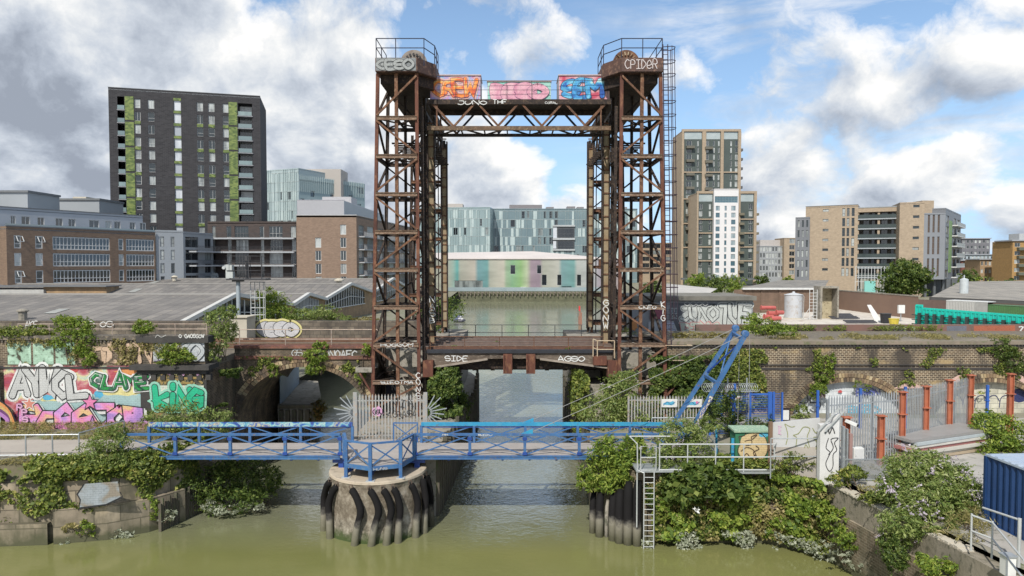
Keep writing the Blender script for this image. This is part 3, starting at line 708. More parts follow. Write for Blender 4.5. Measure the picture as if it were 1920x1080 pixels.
g.piece('AYWCL', U(26), V(741), U(160)-U(26), V(698)-V(741), .34, SILVER, BLACKP, WHITE, None, 'sharp', 5, .16, .92, .30)
g.piece('GLAME', U(174), V(727), U(279)-U(174), V(700)-V(727), .19, GREENS, BLACKP, WHITE, None, 'sharp', 8, .2, .95, .3, hi=WHITE)
g.piece('naeeJOB'.replace('n', 'R'), U(46), V(803), U(276)-U(46), V(763)-V(803), .38, CANDY, BLACKP, None, WHITE, 'sharp', 11, .05, 1.0, .34)
g.star(U(173), V(753), .42, PINK, BLACKP); g.star(U(60), V(756), .36, paint((.62, .24, .18)), WHITE); g.star(U(177), V(795), .42, MAUVE, BLACKP)
g.shape([(U(-40), V(808)), (U(6), V(808)), (U(6), V(690)), (U(-40), V(690))], mottled('sprayed_edge', [(.36, (.05, .05, .06)), (.5, (.30, .34, .36)), (.6, (.40, .48, .22)), (.72, (.2, .22, .3))], 1.8))
for q, c in ((.0, BLACKP), (.06, ORANGE), (.24, OCH), (.42, PLUM), (.6, MAUVE)): g.stroke(smooth_line([(U(-45), V(756)-q), (U(-10), V(748)-q), (U(18), V(764)-q), (U(34)-q, V(800))]), .2 if q else .3, c)
for ch, px, py in (('R', 38, 767), ('P', 47, 776), ('S', 48, 789)): g.piece(ch, U(px), V(py), .26, .3, .085, LPINK, BLACKP, None, None, 'mid', px, .1)
g.build(tv, 'graffiti')
g = Paint((-28.6, DL-.06, 3.3)); U2 = lambda px: X(px, DL-.06, 740)+28.6
g.shape([(U2(286), V(808)), (U2(383), V(808)), (U2(383), V(697)), (U2(286), V(697))], mottled('sprayed_green_brown', [(.35, (.06, .05, .04)), (.5, (.16, .16, .10)), (.62, (.30, .20, .08)), (.75, (.2, .42, .36))]))
g.piece('WASER', U2(290), V(718), U2(380)-U2(290), .5, .13, paint((.34, .24, .08)), paint((.03, .05, .05)), None, None, 'mid', 7, .2, .95)
g.shape([(U2(286), V(768)), (U2(383), V(766)), (U2(383), V(722)), (U2(286), V(722))], paint((.62, .66, .56)))
g.piece('kiNG', U2(293), V(764), U2(378)-U2(293), V(730)-V(764), .30, GREEN, BLACKP, MINT, None, 'sharp', 2, .1, .95, .26)
for i, c in enumerate((YEL, OCH, LPINK, YEL, LPINK, TAN, LPINK)): g.blob(U2(292+13.5*i), V(697), .12, .18, c, i)
g.build(tv, 'graffiti')
g = Paint((-28.6, DL-.20, 3.3)); g.tag('RERO', U2(345), V(690), .78, .17, .035, WHITE, 3); g.tag('COSMO', U2(310), V(690), .85, .15, .025, paint((.1, .25, .2)), 4)
g.tag('SAGRE', U2(282), V(690), .7, .13, .025, paint((.1, .2, .16)), 9); g.build(tv, 'graffiti')
g = Paint((-28.6, DL+.18, 3.3)); U3 = lambda px: X(px, DL+.18, 650)+28.6
MOSS = mottled('mint_paint_flaking', [(.36, (.06, .06, .04)), (.45, (.30, .45, .34)), (.6, (.40, .58, .45)), (.75, (.48, .66, .54))], 2.2)
for a, c in ((14, 58), (62, 100), (104, 140)): g.shape([(U3(a), V(684)), (U3(c), V(684)), (U3(c), V(637)), (U3(a), V(637))], MOSS)
PEACH = mottled('peach_paint_flaking', [(.36, (.12, .09, .06)), (.44, (.50, .36, .25)), (.7, (.60, .44, .32))], 2.0)
g.piece('BatirN', U3(150), V(678), U3(284)-U3(150), V(642)-V(678), .24, PEACH, paint((.10, .07, .05)), None, None, 'sharp', 3, .06, 1.05, .22)
g.shape([(U3(288), V(678)), (U3(384), V(678)), (U3(384), V(640)), (U3(288), V(640))], mottled('grey_white_spray', [(.4, (.12, .10, .16)), (.5, (.45, .48, .50)), (.7, (.58, .60, .62))], 1.4))
g.piece('OSKO', U3(292), V(674), U3(380)-U3(292), .85, .2, paint((.5, .53, .55)), BLACKP, None, None, 'round', 6, .12, .9, .3); g.build(tv, 'graffiti')
g = Paint((-28.6, DL, 3.3)); U4 = lambda px: X(px, DL, 630)+28.6
g.tag('6105GAOSGOW', U4(325), V(633.5), U4(383)-U4(325), .2, .035, WHITE, 3); g.stroke(smooth_line([(U4(292), V(633)), (U4(296), V(628)), (U4(303), V(632)), (U4(312), V(628))]), .03, SILVER); g.build(tv, 'graffiti')
g = Paint((-22, 49.9, 0)); g.d = .02
g.piece('GESO', X(487, 49.9, 617)+22, Z(629, 49.9)+.1, 2.7, .75, .36, paint((.60, .60, .62)), BLACKP, YEL, None, 'round', 12, .08, .82, .25)
for px, tx in ((155, 'DO'), (190, 'OS'), (50, 'AKE')): g.tag(tx, X(px, 49.9, 610)+22, Z(613, 49.9), .9, .42, .06, WHITE, px)
g.build(tv, 'graffiti')
g = Paint((-16, DA-.02, 0)); g.tag('GUNOAFC', X(598, DA, 660)+16, Z(670, DA), 2.3, .42, .075, SILVER, 3, .06, 'sharp'); g.tag('GS', X(548, DA, 660)+16, Z(668, DA), .6, .4, .05, SILVER, 5)
g.build(tv, 'graffiti')
# ---- handrail along the left viaduct edge
def handrail(name, label, pts, h, m, r=.03, rails=(1.0, .5), every=2.0, group=None, base=None, parent=None, up_jit=0):
    t = parent or thing(name, label, 'railing', pts[0], group)
    mb = MB()
    for k in rails: mb.tube([Vector(p)+Vector((0, 0, h*k)) for p in pts], r, 6)
    mb.build('rail', m, t)
    for i in range(len(pts)-1):
        a, b = Vector(pts[i]), Vector(pts[i+1]); n = max(1, round((b-a).length/every))
        for k in range(n+(1 if i == len(pts)-2 else 0)):
            q = a.lerp(b, k/n); mb = MB(); mb.tube([q, q+Vector((0, 0, h))], r*1.1, 6); mb.build('post', m, t)
    return t
PIPE = mat('pale_rusty_pipe', (.46, .40, .35), (.28, .19, .14), .6, 5, .2)
handrail('railing', 'thin rusty pipe handrail above the sooty arch parapet', [(-16.6, DA+.15, 7.46), (-8.2, DA+.15, 7.46)], .95, PIPE, .028, (1, .38), 2.5)
handrail('railing', 'thin pipe handrail on the sooty coping over the painted left wall', [(-27.5, DL+.4, 8.44), (-17.0, DL+.4, 8.44)], .62, PIPE, .022, (1, .55), 1.7)
# ---- right viaduct
tr = thing('viaduct', 'long yellow and brown brick viaduct wall on the right with two filled arches', 'viaduct', (25, 41, 3.3))
AR = [(20.35, 3.55, 2.6, 5.3), (28.9, 3.55, 2.6, 5.28), (37.5, 3.55, 2.6, 5.3)]
mb = MB(); arch_block(mb, 9.35, 75, -1, 7.40, 41, 49.9, AR); mb.build('arch_wall', BK_VIA, tr)
for A_ in AR[:2]:
    mb = MB(); voussoirs(mb, *A_, 41, .52, 66); mb.build('arch_ring', RING, tr)
mb = MB(); mb.box(9.4, 75, 40.95, 41.1, 6.02, 6.16); mb.box(9.4, 75, 40.92, 41.1, 6.3, 6.36); mb.build('string_course', mat('dark_course', (.06, .055, .05), (.035, .03, .03), .9, 2), tr)
mb = MB(); mb.box(9.35, 75, 40.85, 42.4, 7.56, 7.76); mb.build('coping', mat('coping_stone', (.27, .22, .17), (.15, .13, .10), .9, 1.1, 0, .3, c3=(.13, .14, .07)), tr)
mb = MB(); mb.box(9.4, 75, 40.93, 41.0, 7.41, 7.55)
for i in range(150): mb.box(9.5+.22*i, 9.5+.22*i+.11, 40.88, 40.95, 7.43, 7.545)
mb.build('dentil_course', mat('black_stone2', (.05, .045, .04), (.03, .03, .03), .9, 1.8), tr)
mb = MB(); mb.box(9.3, 75, 42.4, 49.9, 7.35, 7.5); mb.build('track_bed', BALL, tr)
mb = MB(); mb.box(13.5, 75, 49.9, 50.3, 7.3, 7.95); mb.build('rear_wall', mat('painted_rear_wall', (.22, .11, .08), (.13, .10, .10), .85, .35, 0, .2, c3=(.10, .08, .06)), tr)
g = Paint((20, 49.9, 7)); 
g.shape([(X(1775, 49.9, 620)-20, .4), (X(1812, 49.9, 620)-20, .4), (X(1812, 49.9, 620)-20, .88), (X(1775, 49.9, 620)-20, .86)], paint((.16, .17, .21)))
g.shape([(X(1826, 49.9, 620)-20, .4), (X(1903, 49.9, 620)-20, .4), (X(1903, 49.9, 620)-20, .9), (X(1826, 49.9, 620)-20, .88)], paint((.42, .13, .07)))
g.tag('CFSKE', X(1676, 49.9, 620)-20, .52, .95, .26, .04, WHITE, 3); g.tag('GL', X(1708, 49.9, 620)-20, .5, .45, .26, .04, WHITE, 5); g.tag('Z', X(1912, 49.9)-20, .4, .3, .42, .09, WHITE, 3); g.build(tr)
for i, (cx, hw, zs, zc) in enumerate(AR[:2]):
    mb = MB(); ap = arch_pts(cx, hw-.01, zs, zc-.01); mb.poly([(p[0], 41.35, p[1]) for p in ap]+[(cx+hw, 41.35, 1), (cx-hw, 41.35, 1)])
    mb.build('arch_infill', brick('infill_white', (.62, .65, .67), (.58, .61, .63), (.40, .42, .43), .45, .22, .012, stain=(.42, .46, .48), stain_amt=.4) if i == 0 else brick('infill_cream', (.52, .50, .40), (.48, .46, .37), (.22, .22, .2), .8, .30, .014), tr)
g = Paint((20.35, 41.35, 3.3)); g.piece('SOZO', .1, .05, 1.9, .42, .11, CYAN, paint((.50, .60, .66)), None, None, 'round', 4, .1, .9); g.blob(-1.6, 1.15, .35, .2, paint((.45, .35, .35)), 9)
g.tag('RS', -2.9, .1, 1.3, 1.3, .06, BLACKP, 4); g.blob(1.3, 1.3, .4, .2, paint((.15, .2, .45)), 3); g.tag('BORN', .6, 1.1, 1.4, .4, .07, paint((.10, .12, .35)), 5); g.blob(-.4, 1.35, .12, .1, REDP, 2); g.build(tr)
g = Paint((28.9, 41.35, 3.3)); NAVY = paint((.02, .03, .12)); SKIN = paint((.66, .45, .38))
g.blob(2.0, 1.1, .62, .42, NAVY, 2, 16, .06)
for k in range(5): g.stroke(smooth_line([(-2.2+.75*k, .35), (-2.1+.75*k, .95), (-1.7+.75*k, 1.1), (-1.45+.75*k, .75)]), .05, NAVY)
g.build(tr)
g = Paint((28.9, 40.94, 3.3)); 
for q in (-2.2, 2.1): g.shape([(q-.75, 1.62 if q < 0 else 2.3), (q-.2, 1.75 if q < 0 else 1.95), (q+.55, 2.2 if q < 0 else 1.7), (q+.75, 2.42 if q < 0 else 1.72), (q+.2, 2.4 if q < 0 else 2.1), (q-.5, 2.0 if q < 0 else 2.5)], SKIN)
g.shape([(-5.9, 1.6), (-4.1, 1.6), (-4.5, 1.86), (-5.2, 1.92)], SKIN); g.build(tr)
# ---- island between the channels, carrying the left towers
ti = thing('bridge_pier', 'long dark timber-faced island pier under the left lift towers', 'pier', (-6, 45, 0))
isl = [(-8.5, 33.2), (-3.75, 33.2), (-3.3, 41), (-2.75, 50), (-2.9, 56), (-3.6, 58.5), (-8.2, 58.5), (-8.55, 44)]
mb = MB(); mb.prism([(x, y, -1) for x, y in isl], (0, 0, 4.1)); mb.build('core', CONC, ti)
mb = MB()
for (a, b) in ((isl[1], isl[2]), (isl[2], isl[3]), (isl[3], isl[4])):
    a = Vector(a); b = Vector(b); n = int((b-a).length/.42)
    for i in range(n):
        q = a.lerp(b, (i+.5)/n); mb = MB(); mb.box(q.x-.02, q.x+.16+.03*(i % 3), q.y-.15, q.y+.15, -.8, 3.0+.35*math.sin(i*1.7)+(.5 if q.y > 50 else 0)); mb.build('timber_pile', TIMBER, ti)
mb = MB(); mb.box(-7.1, -5.3, 41.9, 43.6, 3.12, 7.0); mb.box(-8.45, -5.2, 44.2, 49.6, 3.11, 6.9); mb.build('bearing_block', CONC, ti)
g = Paint((-8.3, 44.2, 3.1)); g.shape([(.1, .1), (3.0, .1), (3.0, 2.0), (.1, 2.0)], paint((.02, .025, .06))); g.tag('NANO', .5, 1.1, 1.1, .4, .05, SILVER, 4); g.tag('ZAWK', .5, .45, 1.1, .4, .05, SILVER, 8); g.tag('UNO', 2.1, 1.3, .7, .3, .04, SILVER, 9); g.stroke(smooth_line([(.3, 1.9), (.7, 1.6), (1.1, 1.75)]), .06, CYAN); g.build(ti)
g = Paint((-7.1, 41.9, 3.1)); g.tag('NANO', .2, .9, 1.1, .35, .05, SILVER, 14); g.build(ti)
# side channel timber jetty with corrugated fence beyond the arch
tj = thing('jetty', 'old concrete and timber jetty seen through the left arch', 'jetty', (-12, 50, 0))
mb = MB(); mb.prism([(-16.1, 46.6, -1), (-13.4, 46.6, -1), (-14.1, 50, -1), (-16.0, 56, -1), (-18.5, 57, -1)], (0, 0, 3.75)); mb.build('deck', CONC, tj)
mb = MB()
for i in range(6): mb = MB(); mb.box(-15.95+.45*i, -15.7+.45*i, 46.35, 46.59, -1, 2.4); mb.build('timber_pile', TIMBER, tj)
mb = MB(); mb.box(-16.0, -13.38, 46.3, 46.58, 2.56, 2.77); mb.build('waling', TIMBER, tj)
mb = MB()
for i in range(26):
    a = i/25; q = Vector((-16.0, 47.0, 2.76)).lerp(Vector((-17.2, 54.5, 2.76)), a); mb.box(q.x-.03+.04*(i % 2), q.x+.03+.04*(i % 2), q.y-.15, q.y+.15, 2.76, 5.0)
mb.build('corrugated_fence', mat('blue_grey_sheet', (.30, .40, .50), (.20, .28, .36), .5, 2), tj)
# right abutment under the right towers
ta = thing('bridge_abutment', 'concrete abutment blocks under the right lift towers', 'abutment', (7, 45, 3.3))
mb = MB(); mb.box(4.35, 9.3, 44.3, 49.8, -1, 6.85); mb.box(6.1, 8.9, 42.0, 43.7, 3.31, 6.9); mb.box(4.3, 5.6, 41.2, 44.29, 3.31, 5.0); mb.build('block', CONC, ta)
mb = MB(); mb.box(4.25, 9.4, 49.85, 57, -1, 6.9); mb.build('rear_block', CONC, ta)
mb = MB(); mb.box(-8.6, -3.7, 49.9, 57.5, 3.12, 6.9); mb.build('rear_block', CONC, ti)
mb = MB()
for i in range(18): mb = MB(); mb.box(4.15+.03*(i % 2), 4.32, 33.5+.42*i, 33.8+.42*i, -.8, 2.9); mb.build('timber_pile', TIMBER, ta)
for i in range(16): mb = MB(); mb.box(4.12+.03*(i % 2), 4.3, 41.6+.9*i, 42.0+.9*i, -.8, 3.4); mb.build('timber_pile', TIMBER, ta)
# ------------------------------------------------------------------ lifting span
ts = thing('lifting_span', 'rusty lifting railway span with white tags on its side girder', 'bridge span', (.5, 41, 6))
xl, xr = X(800, 41, 660), X(1150, 41, 660); xa, xb = X(905, 41, 672), X(1022, 41, 672)
mb = MB(); mb.box(xl, xr, 41.0, 41.35, 7.02, 7.22); mb.build('top_flange', mat('black_steel', (.035, .04, .05), (.02, .02, .025), .7, 2, .2), ts)
zb0, zb1 = Z(690, 41), Z(673, 41)
web = [(xl, zb0), (xa, zb1), (xb, zb1), (xr, zb0), (xr, 7.02), (xl, 7.02)]
mb = MB(); mb.prism([(x, 41.12, z) for x, z in web], (0, .08, 0)); mb.build('side_girder', mat('grimy_girder', (.16, .125, .095), (.06, .045, .035), .85, 1.2, .1, .3, c3=(.24, .2, .16), stretch=(1, 1, 2.5)), ts)
mb = MB()
for (p, q) in (((xl+.1, zb0), (xa+.3, zb1)), ((xb-.3, zb1), (xr-.1, zb0))): mb = MB(); mb.bar((p[0], 40.98, p[1]), (q[0], 40.98, q[1]), .34, .09); mb.build('bottom_flange', mat('pale_flange', (.36, .31, .26), (.20, .165, .13), .85, 2), ts)
mb = MB(); mb.box(xl+.3, xr-.3, 41.6, 41.8, 6.0, 7.0)
for x in np.linspace(xl+.6, xr-.6, 10): mb.box(x-.12, x+.12, 41.8, 48.6, 5.85, 6.9)
mb.box(xl, xr, 43.6, 43.85, 5.62, 6.98); mb.box(xl, xr, 46.2, 46.4, 5.6, 6.97); mb.box(xl, xr, 48.5, 48.8, 5.55, 7.1); mb.build('cross_girders', RUSTD, ts)
mb = MB(); mb.box(xl, xr, 41.36, 48.5, 6.9, 7.0)
for k in range(34):
    x = xl+.15+k*(xr-xl-.3)/33; mb.box(x-.11, x+.11, 41.7, 48.3, 7.0, 7.06)
mb.build('deck_timbers', mat('deck_timber', (.10, .065, .05), (.04, .03, .025), .9, 2.5, 0, .4, c3=(.16, .13, .09)), ts)
RB_ = mat('rail_brown', (.20, .105, .07), (.09, .05, .04), .6, 3, .3); RL_ = mat('rail_worn_top', (.34, .29, .25), (.22, .17, .14), .5, 3, .4)
for d in (42.0, 42.6, 43.3, 44.3, 44.95, 46.0, 46.7, 47.8):
    mb = MB(); mb.box(xl-.4, xr+.4, d-.05, d+.05, 7.07, 7.30); mb.build('rail', RB_, ts)
    mb = MB(); mb.box(xl-.4, xr+.4, d-.06, d+.06, 7.301, 7.33); mb.build('rail_head', RL_, ts)
for px in (952, 995):
    mb = MB(); x = X(px, 40.9, 683); zt, zb = Z(664, 40.9), Z(700, 40.9); mb.box(x-.26, x+.26, 40.85, 41.1, zb, zt); mb.box(x-.27, x-.19, 40.72, 40.85, zb, zt); mb.box(x+.19, x+.27, 40.72, 40.85, zb, zt); mb.box(x-.19, x+.19, 40.74, 40.85, zb, zb+.05); mb.build('bracket', RUSTR, ts)
for s_, px in ((-1, 803), (1, 1148)):
    mb = MB(); x = X(px, 40.8, 690); mb.box(x-.3, x+.3, 40.6, 41.3, Z(706, 40.8), Z(676, 40.8)); mb.build('end_bearing', RUSTR, ts)
mb = MB(); mb.box(X(1112, 40.9, 676), X(1137, 40.9, 676), 40.7, 41.3, Z(684, 40.9), Z(668, 40.9)); mb.build('bracket', RUSTR, ts)
g = Paint((0, 41.12, 0)); g.tag('SIDE', X(835, 41.1, 672), Z(677, 41.1), 1.35, .3, .05, WHITE, 2, .05, 'mid', 1.3); g.tag('AG50'.replace('5', 'S'), X(1046, 41.1, 672), Z(677.5, 41.1), 1.6, .3, .055, WHITE, 2, .05, 'mid', 1.2); g.build(ts)
handrail('railing', 'black two-rail handrail on the far edge of the lifting span', [(X(842, 48.7, 620), 48.7, 7.1), (X(1090, 48.7, 620), 48.7, 7.1)], .95, mat('black_rail', (.04, .045, .05), (.03, .03, .03), .6, 2), .026, (1, .42), 2.05)
handrail('railing', 'rust brown handrail on the near edge of the lifting span', [(xl+.2, 41.1, 7.22), (xr-.6, 41.1, 7.22)], .80, RUST, .024, (1, .25), 2.05)
t = handrail('railing', 'cream pipe guardrail bending up at the right end of the lifting span', [(X(1112, 40.8, 670), 40.8, 6.85), (X(1120, 40.8, 670), 40.8, 6.75), (X(1152, 40.8, 670), 40.8, 6.75)], 1.05, mat('cream_pipe', (.55, .48, .36), (.40, .27, .16), .6, 5), .03, (1, .5), .8)
# ------------------------------------------------------------------ lift towers
XC = .42
def lattice_tower(s, D0, D1, label, gname, rear=False):
    base_z = 3.3 if not rear else 6.9
    t = thing('lift_tower', label, 'bridge tower', (XC+s*7.2, D0, base_z), gname)
    ZT = 23.8 if not rear else 22.6
    def xo(z): return XC+s*(8.30+.45*(23.8-z)/20.5)
    def xi(z): return XC+s*(6.02-.06*(23.8-z)/20.5)
    def xc(z): return XC+s*7.22
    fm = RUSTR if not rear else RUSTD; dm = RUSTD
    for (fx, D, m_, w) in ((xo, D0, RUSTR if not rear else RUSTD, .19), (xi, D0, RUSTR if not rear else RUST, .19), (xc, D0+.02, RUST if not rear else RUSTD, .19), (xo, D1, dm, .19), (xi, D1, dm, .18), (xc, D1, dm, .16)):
        mb = MB(); a = Vector((fx(base_z), D, base_z)); b = Vector((fx(ZT), D, ZT))
        mb.bar(a, b, .05, w*.9, (1, 0, 0)); 
        for q in (-1, 1): mb.bar(a+Vector((q*w*.42, 0, 0)), b+Vector((q*w*.42, 0, 0)), w, .035, (1, 0, 0))
        if m_ in (RUSTR, RUST):
            mb.bar(a+Vector((0, -w*.42, 0)), b+Vector((0, -w*.42, 0)), .03, w*.86, (1, 0, 0))
        mb.build('leg', m_, t)
    zs = [12.4-(218+71.2*k-495)*40.5/1280 for k in range(9)]; zs = [z for z in zs if z > base_z+.4]
    if rear: zs = [z+.0 for z in zs]
    for k, z in enumerate(zs):
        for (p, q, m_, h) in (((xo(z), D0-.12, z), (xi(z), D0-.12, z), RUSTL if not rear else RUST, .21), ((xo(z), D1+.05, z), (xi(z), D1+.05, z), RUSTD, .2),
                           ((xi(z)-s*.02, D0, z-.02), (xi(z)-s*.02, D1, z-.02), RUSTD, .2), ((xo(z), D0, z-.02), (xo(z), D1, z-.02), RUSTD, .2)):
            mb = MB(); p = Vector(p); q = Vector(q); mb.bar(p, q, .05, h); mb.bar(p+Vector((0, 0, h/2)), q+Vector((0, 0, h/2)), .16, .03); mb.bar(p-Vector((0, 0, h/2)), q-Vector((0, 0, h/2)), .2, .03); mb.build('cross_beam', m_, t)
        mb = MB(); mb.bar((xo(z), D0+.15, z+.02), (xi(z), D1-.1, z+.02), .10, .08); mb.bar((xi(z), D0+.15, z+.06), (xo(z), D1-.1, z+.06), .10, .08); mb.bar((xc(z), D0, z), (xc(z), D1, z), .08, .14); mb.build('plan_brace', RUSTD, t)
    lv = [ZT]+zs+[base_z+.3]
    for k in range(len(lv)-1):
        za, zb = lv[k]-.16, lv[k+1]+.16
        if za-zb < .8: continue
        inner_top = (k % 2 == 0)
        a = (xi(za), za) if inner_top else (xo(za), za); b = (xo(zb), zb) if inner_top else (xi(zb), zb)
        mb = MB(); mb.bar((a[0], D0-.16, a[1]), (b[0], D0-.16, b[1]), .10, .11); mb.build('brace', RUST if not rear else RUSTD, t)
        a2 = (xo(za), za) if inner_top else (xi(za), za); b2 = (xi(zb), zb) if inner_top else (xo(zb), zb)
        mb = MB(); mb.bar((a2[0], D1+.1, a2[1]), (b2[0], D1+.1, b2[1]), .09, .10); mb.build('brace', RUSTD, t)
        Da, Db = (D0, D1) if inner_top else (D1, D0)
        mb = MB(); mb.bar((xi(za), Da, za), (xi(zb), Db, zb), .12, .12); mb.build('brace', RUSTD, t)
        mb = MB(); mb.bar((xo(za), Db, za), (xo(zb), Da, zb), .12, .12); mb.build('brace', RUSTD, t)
    # guide column on the channel side
    gx = XC+s*(5.60 if not rear else 5.75); gd = D1+.1 if not rear else D0-.6
    mb = MB(); mb.box(gx-.17, gx+.17, gd-.03, gd+.06, base_z+.5, 21.5); mb.build('guide_rail', GUIDE, t)
    mb = MB(); mb.box(gx-.27, gx-.17, gd-.18, gd+.2, base_z+.4, 22); mb.box(gx+.17, gx+.26, gd-.18, gd+.2, base_z+.4, 22); mb.build('guide_flange', RUSTD, t)
    mb = MB()
    for i in range(24): z = base_z+1+i*.75; mb.box(gx-.18, gx+.18, gd-.08, gd-.031, z, z+.09)
    mb.build('guide_cleats', RUST, t)
    # extra guide post
    mb = MB(); mb.bar((XC+s*5.72, D0+.5, base_z), (XC+s*5.78, D0+.5, 22), .16, .16); mb.build('guide_post', RUSTD, t)
    if rear:
        for z in (12.7, 14.4, 16.6): 
            mb = MB(); mb.box(XC+s*6.85-.28, XC+s*6.85+.28, D0+.2, D0+.7, z-.7, z+.1); mb.build('counterweight', RUST, t)
        for q in (6.3, 6.75): mb = MB(); mb.bar((XC+s*q, D0+.1, base_z), (XC+s*q, D0+.1, 21.8), .07, .07); mb.build('hanger', RUSTD, t)
    return t
tl = lattice_tower(-1, 40.5, 43.9, 'rusty lattice lift tower at the front left, topped by a graffiti fascia reading GESO', 'lattice lift towers')
trt = lattice_tower(1, 40.5, 43.9, 'rusty lattice lift tower at the front right, with the caged ladder beside it', 'lattice lift towers')
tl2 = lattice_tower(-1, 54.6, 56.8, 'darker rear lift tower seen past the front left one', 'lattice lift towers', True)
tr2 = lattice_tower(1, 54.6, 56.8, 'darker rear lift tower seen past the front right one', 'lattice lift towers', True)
for s, tt in ((-1, tl), (1, trt)):
    def xm(d): return XC+s*d
    # machinery platform with chamfered inner corner
    mb = MB(); pf = [(8.36, 40.2), (5.95, 40.2), (5.05, 41.5), (5.05, 44.2), (8.36, 44.2)]
    mb.prism([(xm(a), b, 23.82) for a, b in pf], (0, 0, .06)); 
    for i in range(5):
        a, b = pf[i], pf[(i+1) % 5]; mb.bar((xm(a[0]), a[1], 24.25), (xm(b[0]), b[1], 24.25), .06, .8)
    mb.build('platform', mat('fascia_steel', (.12, .06, .045), (.06, .04, .035), .75, 1.5, .1, c3=(.22, .13, .09)), tt)
    mb = MB(); mb.prism([(xm(a), b, 23.2) for a, b in ((5.95, 40.9), (5.2, 41.8), (5.2, 44), (6.2, 44))], (0, 0, .6)); mb.build('gusset', RUSTD, tt)
    # deep longitudinal girder running back to the rear tower
    mb = MB(); mb.prism([(xm(a), b, 23.3) for a, b in ((8.2, 40.8), (6.1, 40.8), (6.0, 56.8), (8.2, 56.8))], (0, 0, .5)); mb.build('back_girder', RUSTD, tt)
    mb = MB()
    for zz in (20.6, 22.3): mb.bar((xm(6.0), 43.9, zz), (xm(6.0), 54.6, zz), .22, .2)
    for i in range(6):
        a = 43.9+i*1.78; mb.bar((xm(6.0), a, 20.6), (xm(6.0), a+.89, 22.3), .1, .12); mb.bar((xm(6.0), a+.89, 22.3), (xm(6.0), a+1.78, 20.6), .1, .12)
    for i in range(12): a = 44.5+i*.85; mb.bar((xm(5.4), a, 20.4), (xm(8.2), a, 20.4), .12, .1)
    mb.build('tie_truss', RUSTD, tt)
    # sheave
    wx = xm(6.75) if s < 0 else xm(7.45); wx = X(776, 41.4, 105) if s < 0 else X(1174, 41.4, 105)
    mb = MB(); RW = .80; zc = 24.66
    mb.lathe((wx, 41.3, zc), [(RW-.1, 0), (RW, .01), (RW, .06), (RW-.07, .1), (RW-.07, .2), (RW, .24), (RW, .29), (RW-.1, .3)], 40, 'y'); 
    sh = mb.build('sheave_wheel', mat('sheave_grey', (.30, .28, .25), (.14, .10, .08), .7, 3, .2) if s < 0 else RUST, tt)
    mb = MB(); n_ = 16 if s < 0 else 18
    m2 = BLACKP if s < 0 else mat('pale_teeth', (.5, .42, .28), (.3, .22, .14), .8, 3)
    for i in range(n_):
        a = 2*math.pi*i/n_; c_, s_ = math.cos(a), math.sin(a)
        if s < 0: mb.lathe((wx+.52*c_, 41.22, zc+.52*s_), [(.075, 0), (.075, .02)], 8, 'y')
        else: mb.bar((wx+.46*c_, 41.22, zc+.46*s_), (wx+.66*c_, 41.22, zc+.66*s_), .06, .03)
    mb.lathe((wx+.0, 41.2, zc), [(.16, 0), (.16, .03)], 12, 'y'); mb.build('wheel_holes', m2, sh)
    # platform handrail
    mb = MB(); hp = [(8.34, 44.1), (8.34, 40.25), (5.97, 40.25), (5.08, 41.5), (5.08, 44.1)]
    if s < 0: hp = [(8.34, 43.5), (8.34, 40.25), (5.55, 40.25), (5.08, 41.6), (5.08, 43.5)]
    for q in (1.15, .6):
        for i in range(4): a, b = hp[i], hp[i+1]; mb.tube([(xm(a[0]), a[1], 24.64+q), (xm(b[0]), b[1], 24.64+q)], .028, 6)
    for a in hp+[(7.2, 40.25), (8.34, 41.9), (5.08, 42.6)]: mb.tube([(xm(a[0]), a[1], 24.2), (xm(a[0]), a[1], 25.79)], .028, 6)
    mb.build('guardrail', mat('navy_rail', (.03, .035, .07), (.03, .03, .05), .6, 2, .3), tt)
g = Paint((XC-8.36, 40.16, 23.86)); g.shape([(.03, .03), (2.35, .03), (2.35, .77), (.03, .77)], paint((.22, .24, .25)))
g.piece('GESO', .12, .14, 2.05, .5, .15, paint((.34, .36, .36)), BLACKP, None, None, 'round', 3, .08, 1.0, .35); g.build(tl)
g = Paint((XC+5.95, 40.16, 23.86)); g.tag('CPIDeR', .22, .14, 1.85, .52, .05, paint((.62, .56, .55)), 6, .06, 'mid', 1.3); g.build(trt)
for s, tt, z_, px0, txt, sd in ((-1, tl, None, 0, 'HOGGOM', 3), (-1, tl, 1, 0, 'SIEOTMA', 4), (1, trt, 2, 0, 'CKEO', 5)):
    zs = [12.4-(218+71.2*k-495)*40.5/1280 for k in range(9)]
    zz = zs[6] if z_ is None else zs[7] if z_ == 1 else zs[5]
    g = Paint((XC-8.3 if s < 0 else XC+7.0, 40.5-.17, zz-.1)); g.tag(txt, .1, .02, 1.9 if s < 0 else 1.0, .19, .04, WHITE, sd); g.build(tt)
for x_, z_, txt in ((XC-5.55, 8.6, 'NASB'), ):
    g = Paint((x_-.14, 43.75, z_)); 
    for i, ch in enumerate(txt): g.tag(ch, 0, 1.4-.45*i, .3, .38, .05, WHITE, i)
    g.build(tl)
g = Paint((XC+5.45, 43.75, 8.2))
for i, ch in enumerate('WNOG'): g.tag(ch, 0, .1+.5*i, .3, .4, .06, WHITE, i)
g.build(trt)
g = Paint((XC-6.1, 40.3, 4.3))
for i, ch in enumerate('SNOC'): g.tag(ch, 0, .1+.42*i, .22, .34, .045, WHITE, i)
g.build(tl)
g = Paint((XC+8.5, 40.3, 9.0))
for i, ch in enumerate('GTK'): g.tag(ch, -.1, .1+.4*i, .22, .32, .045, WHITE, i)
g.build(trt)
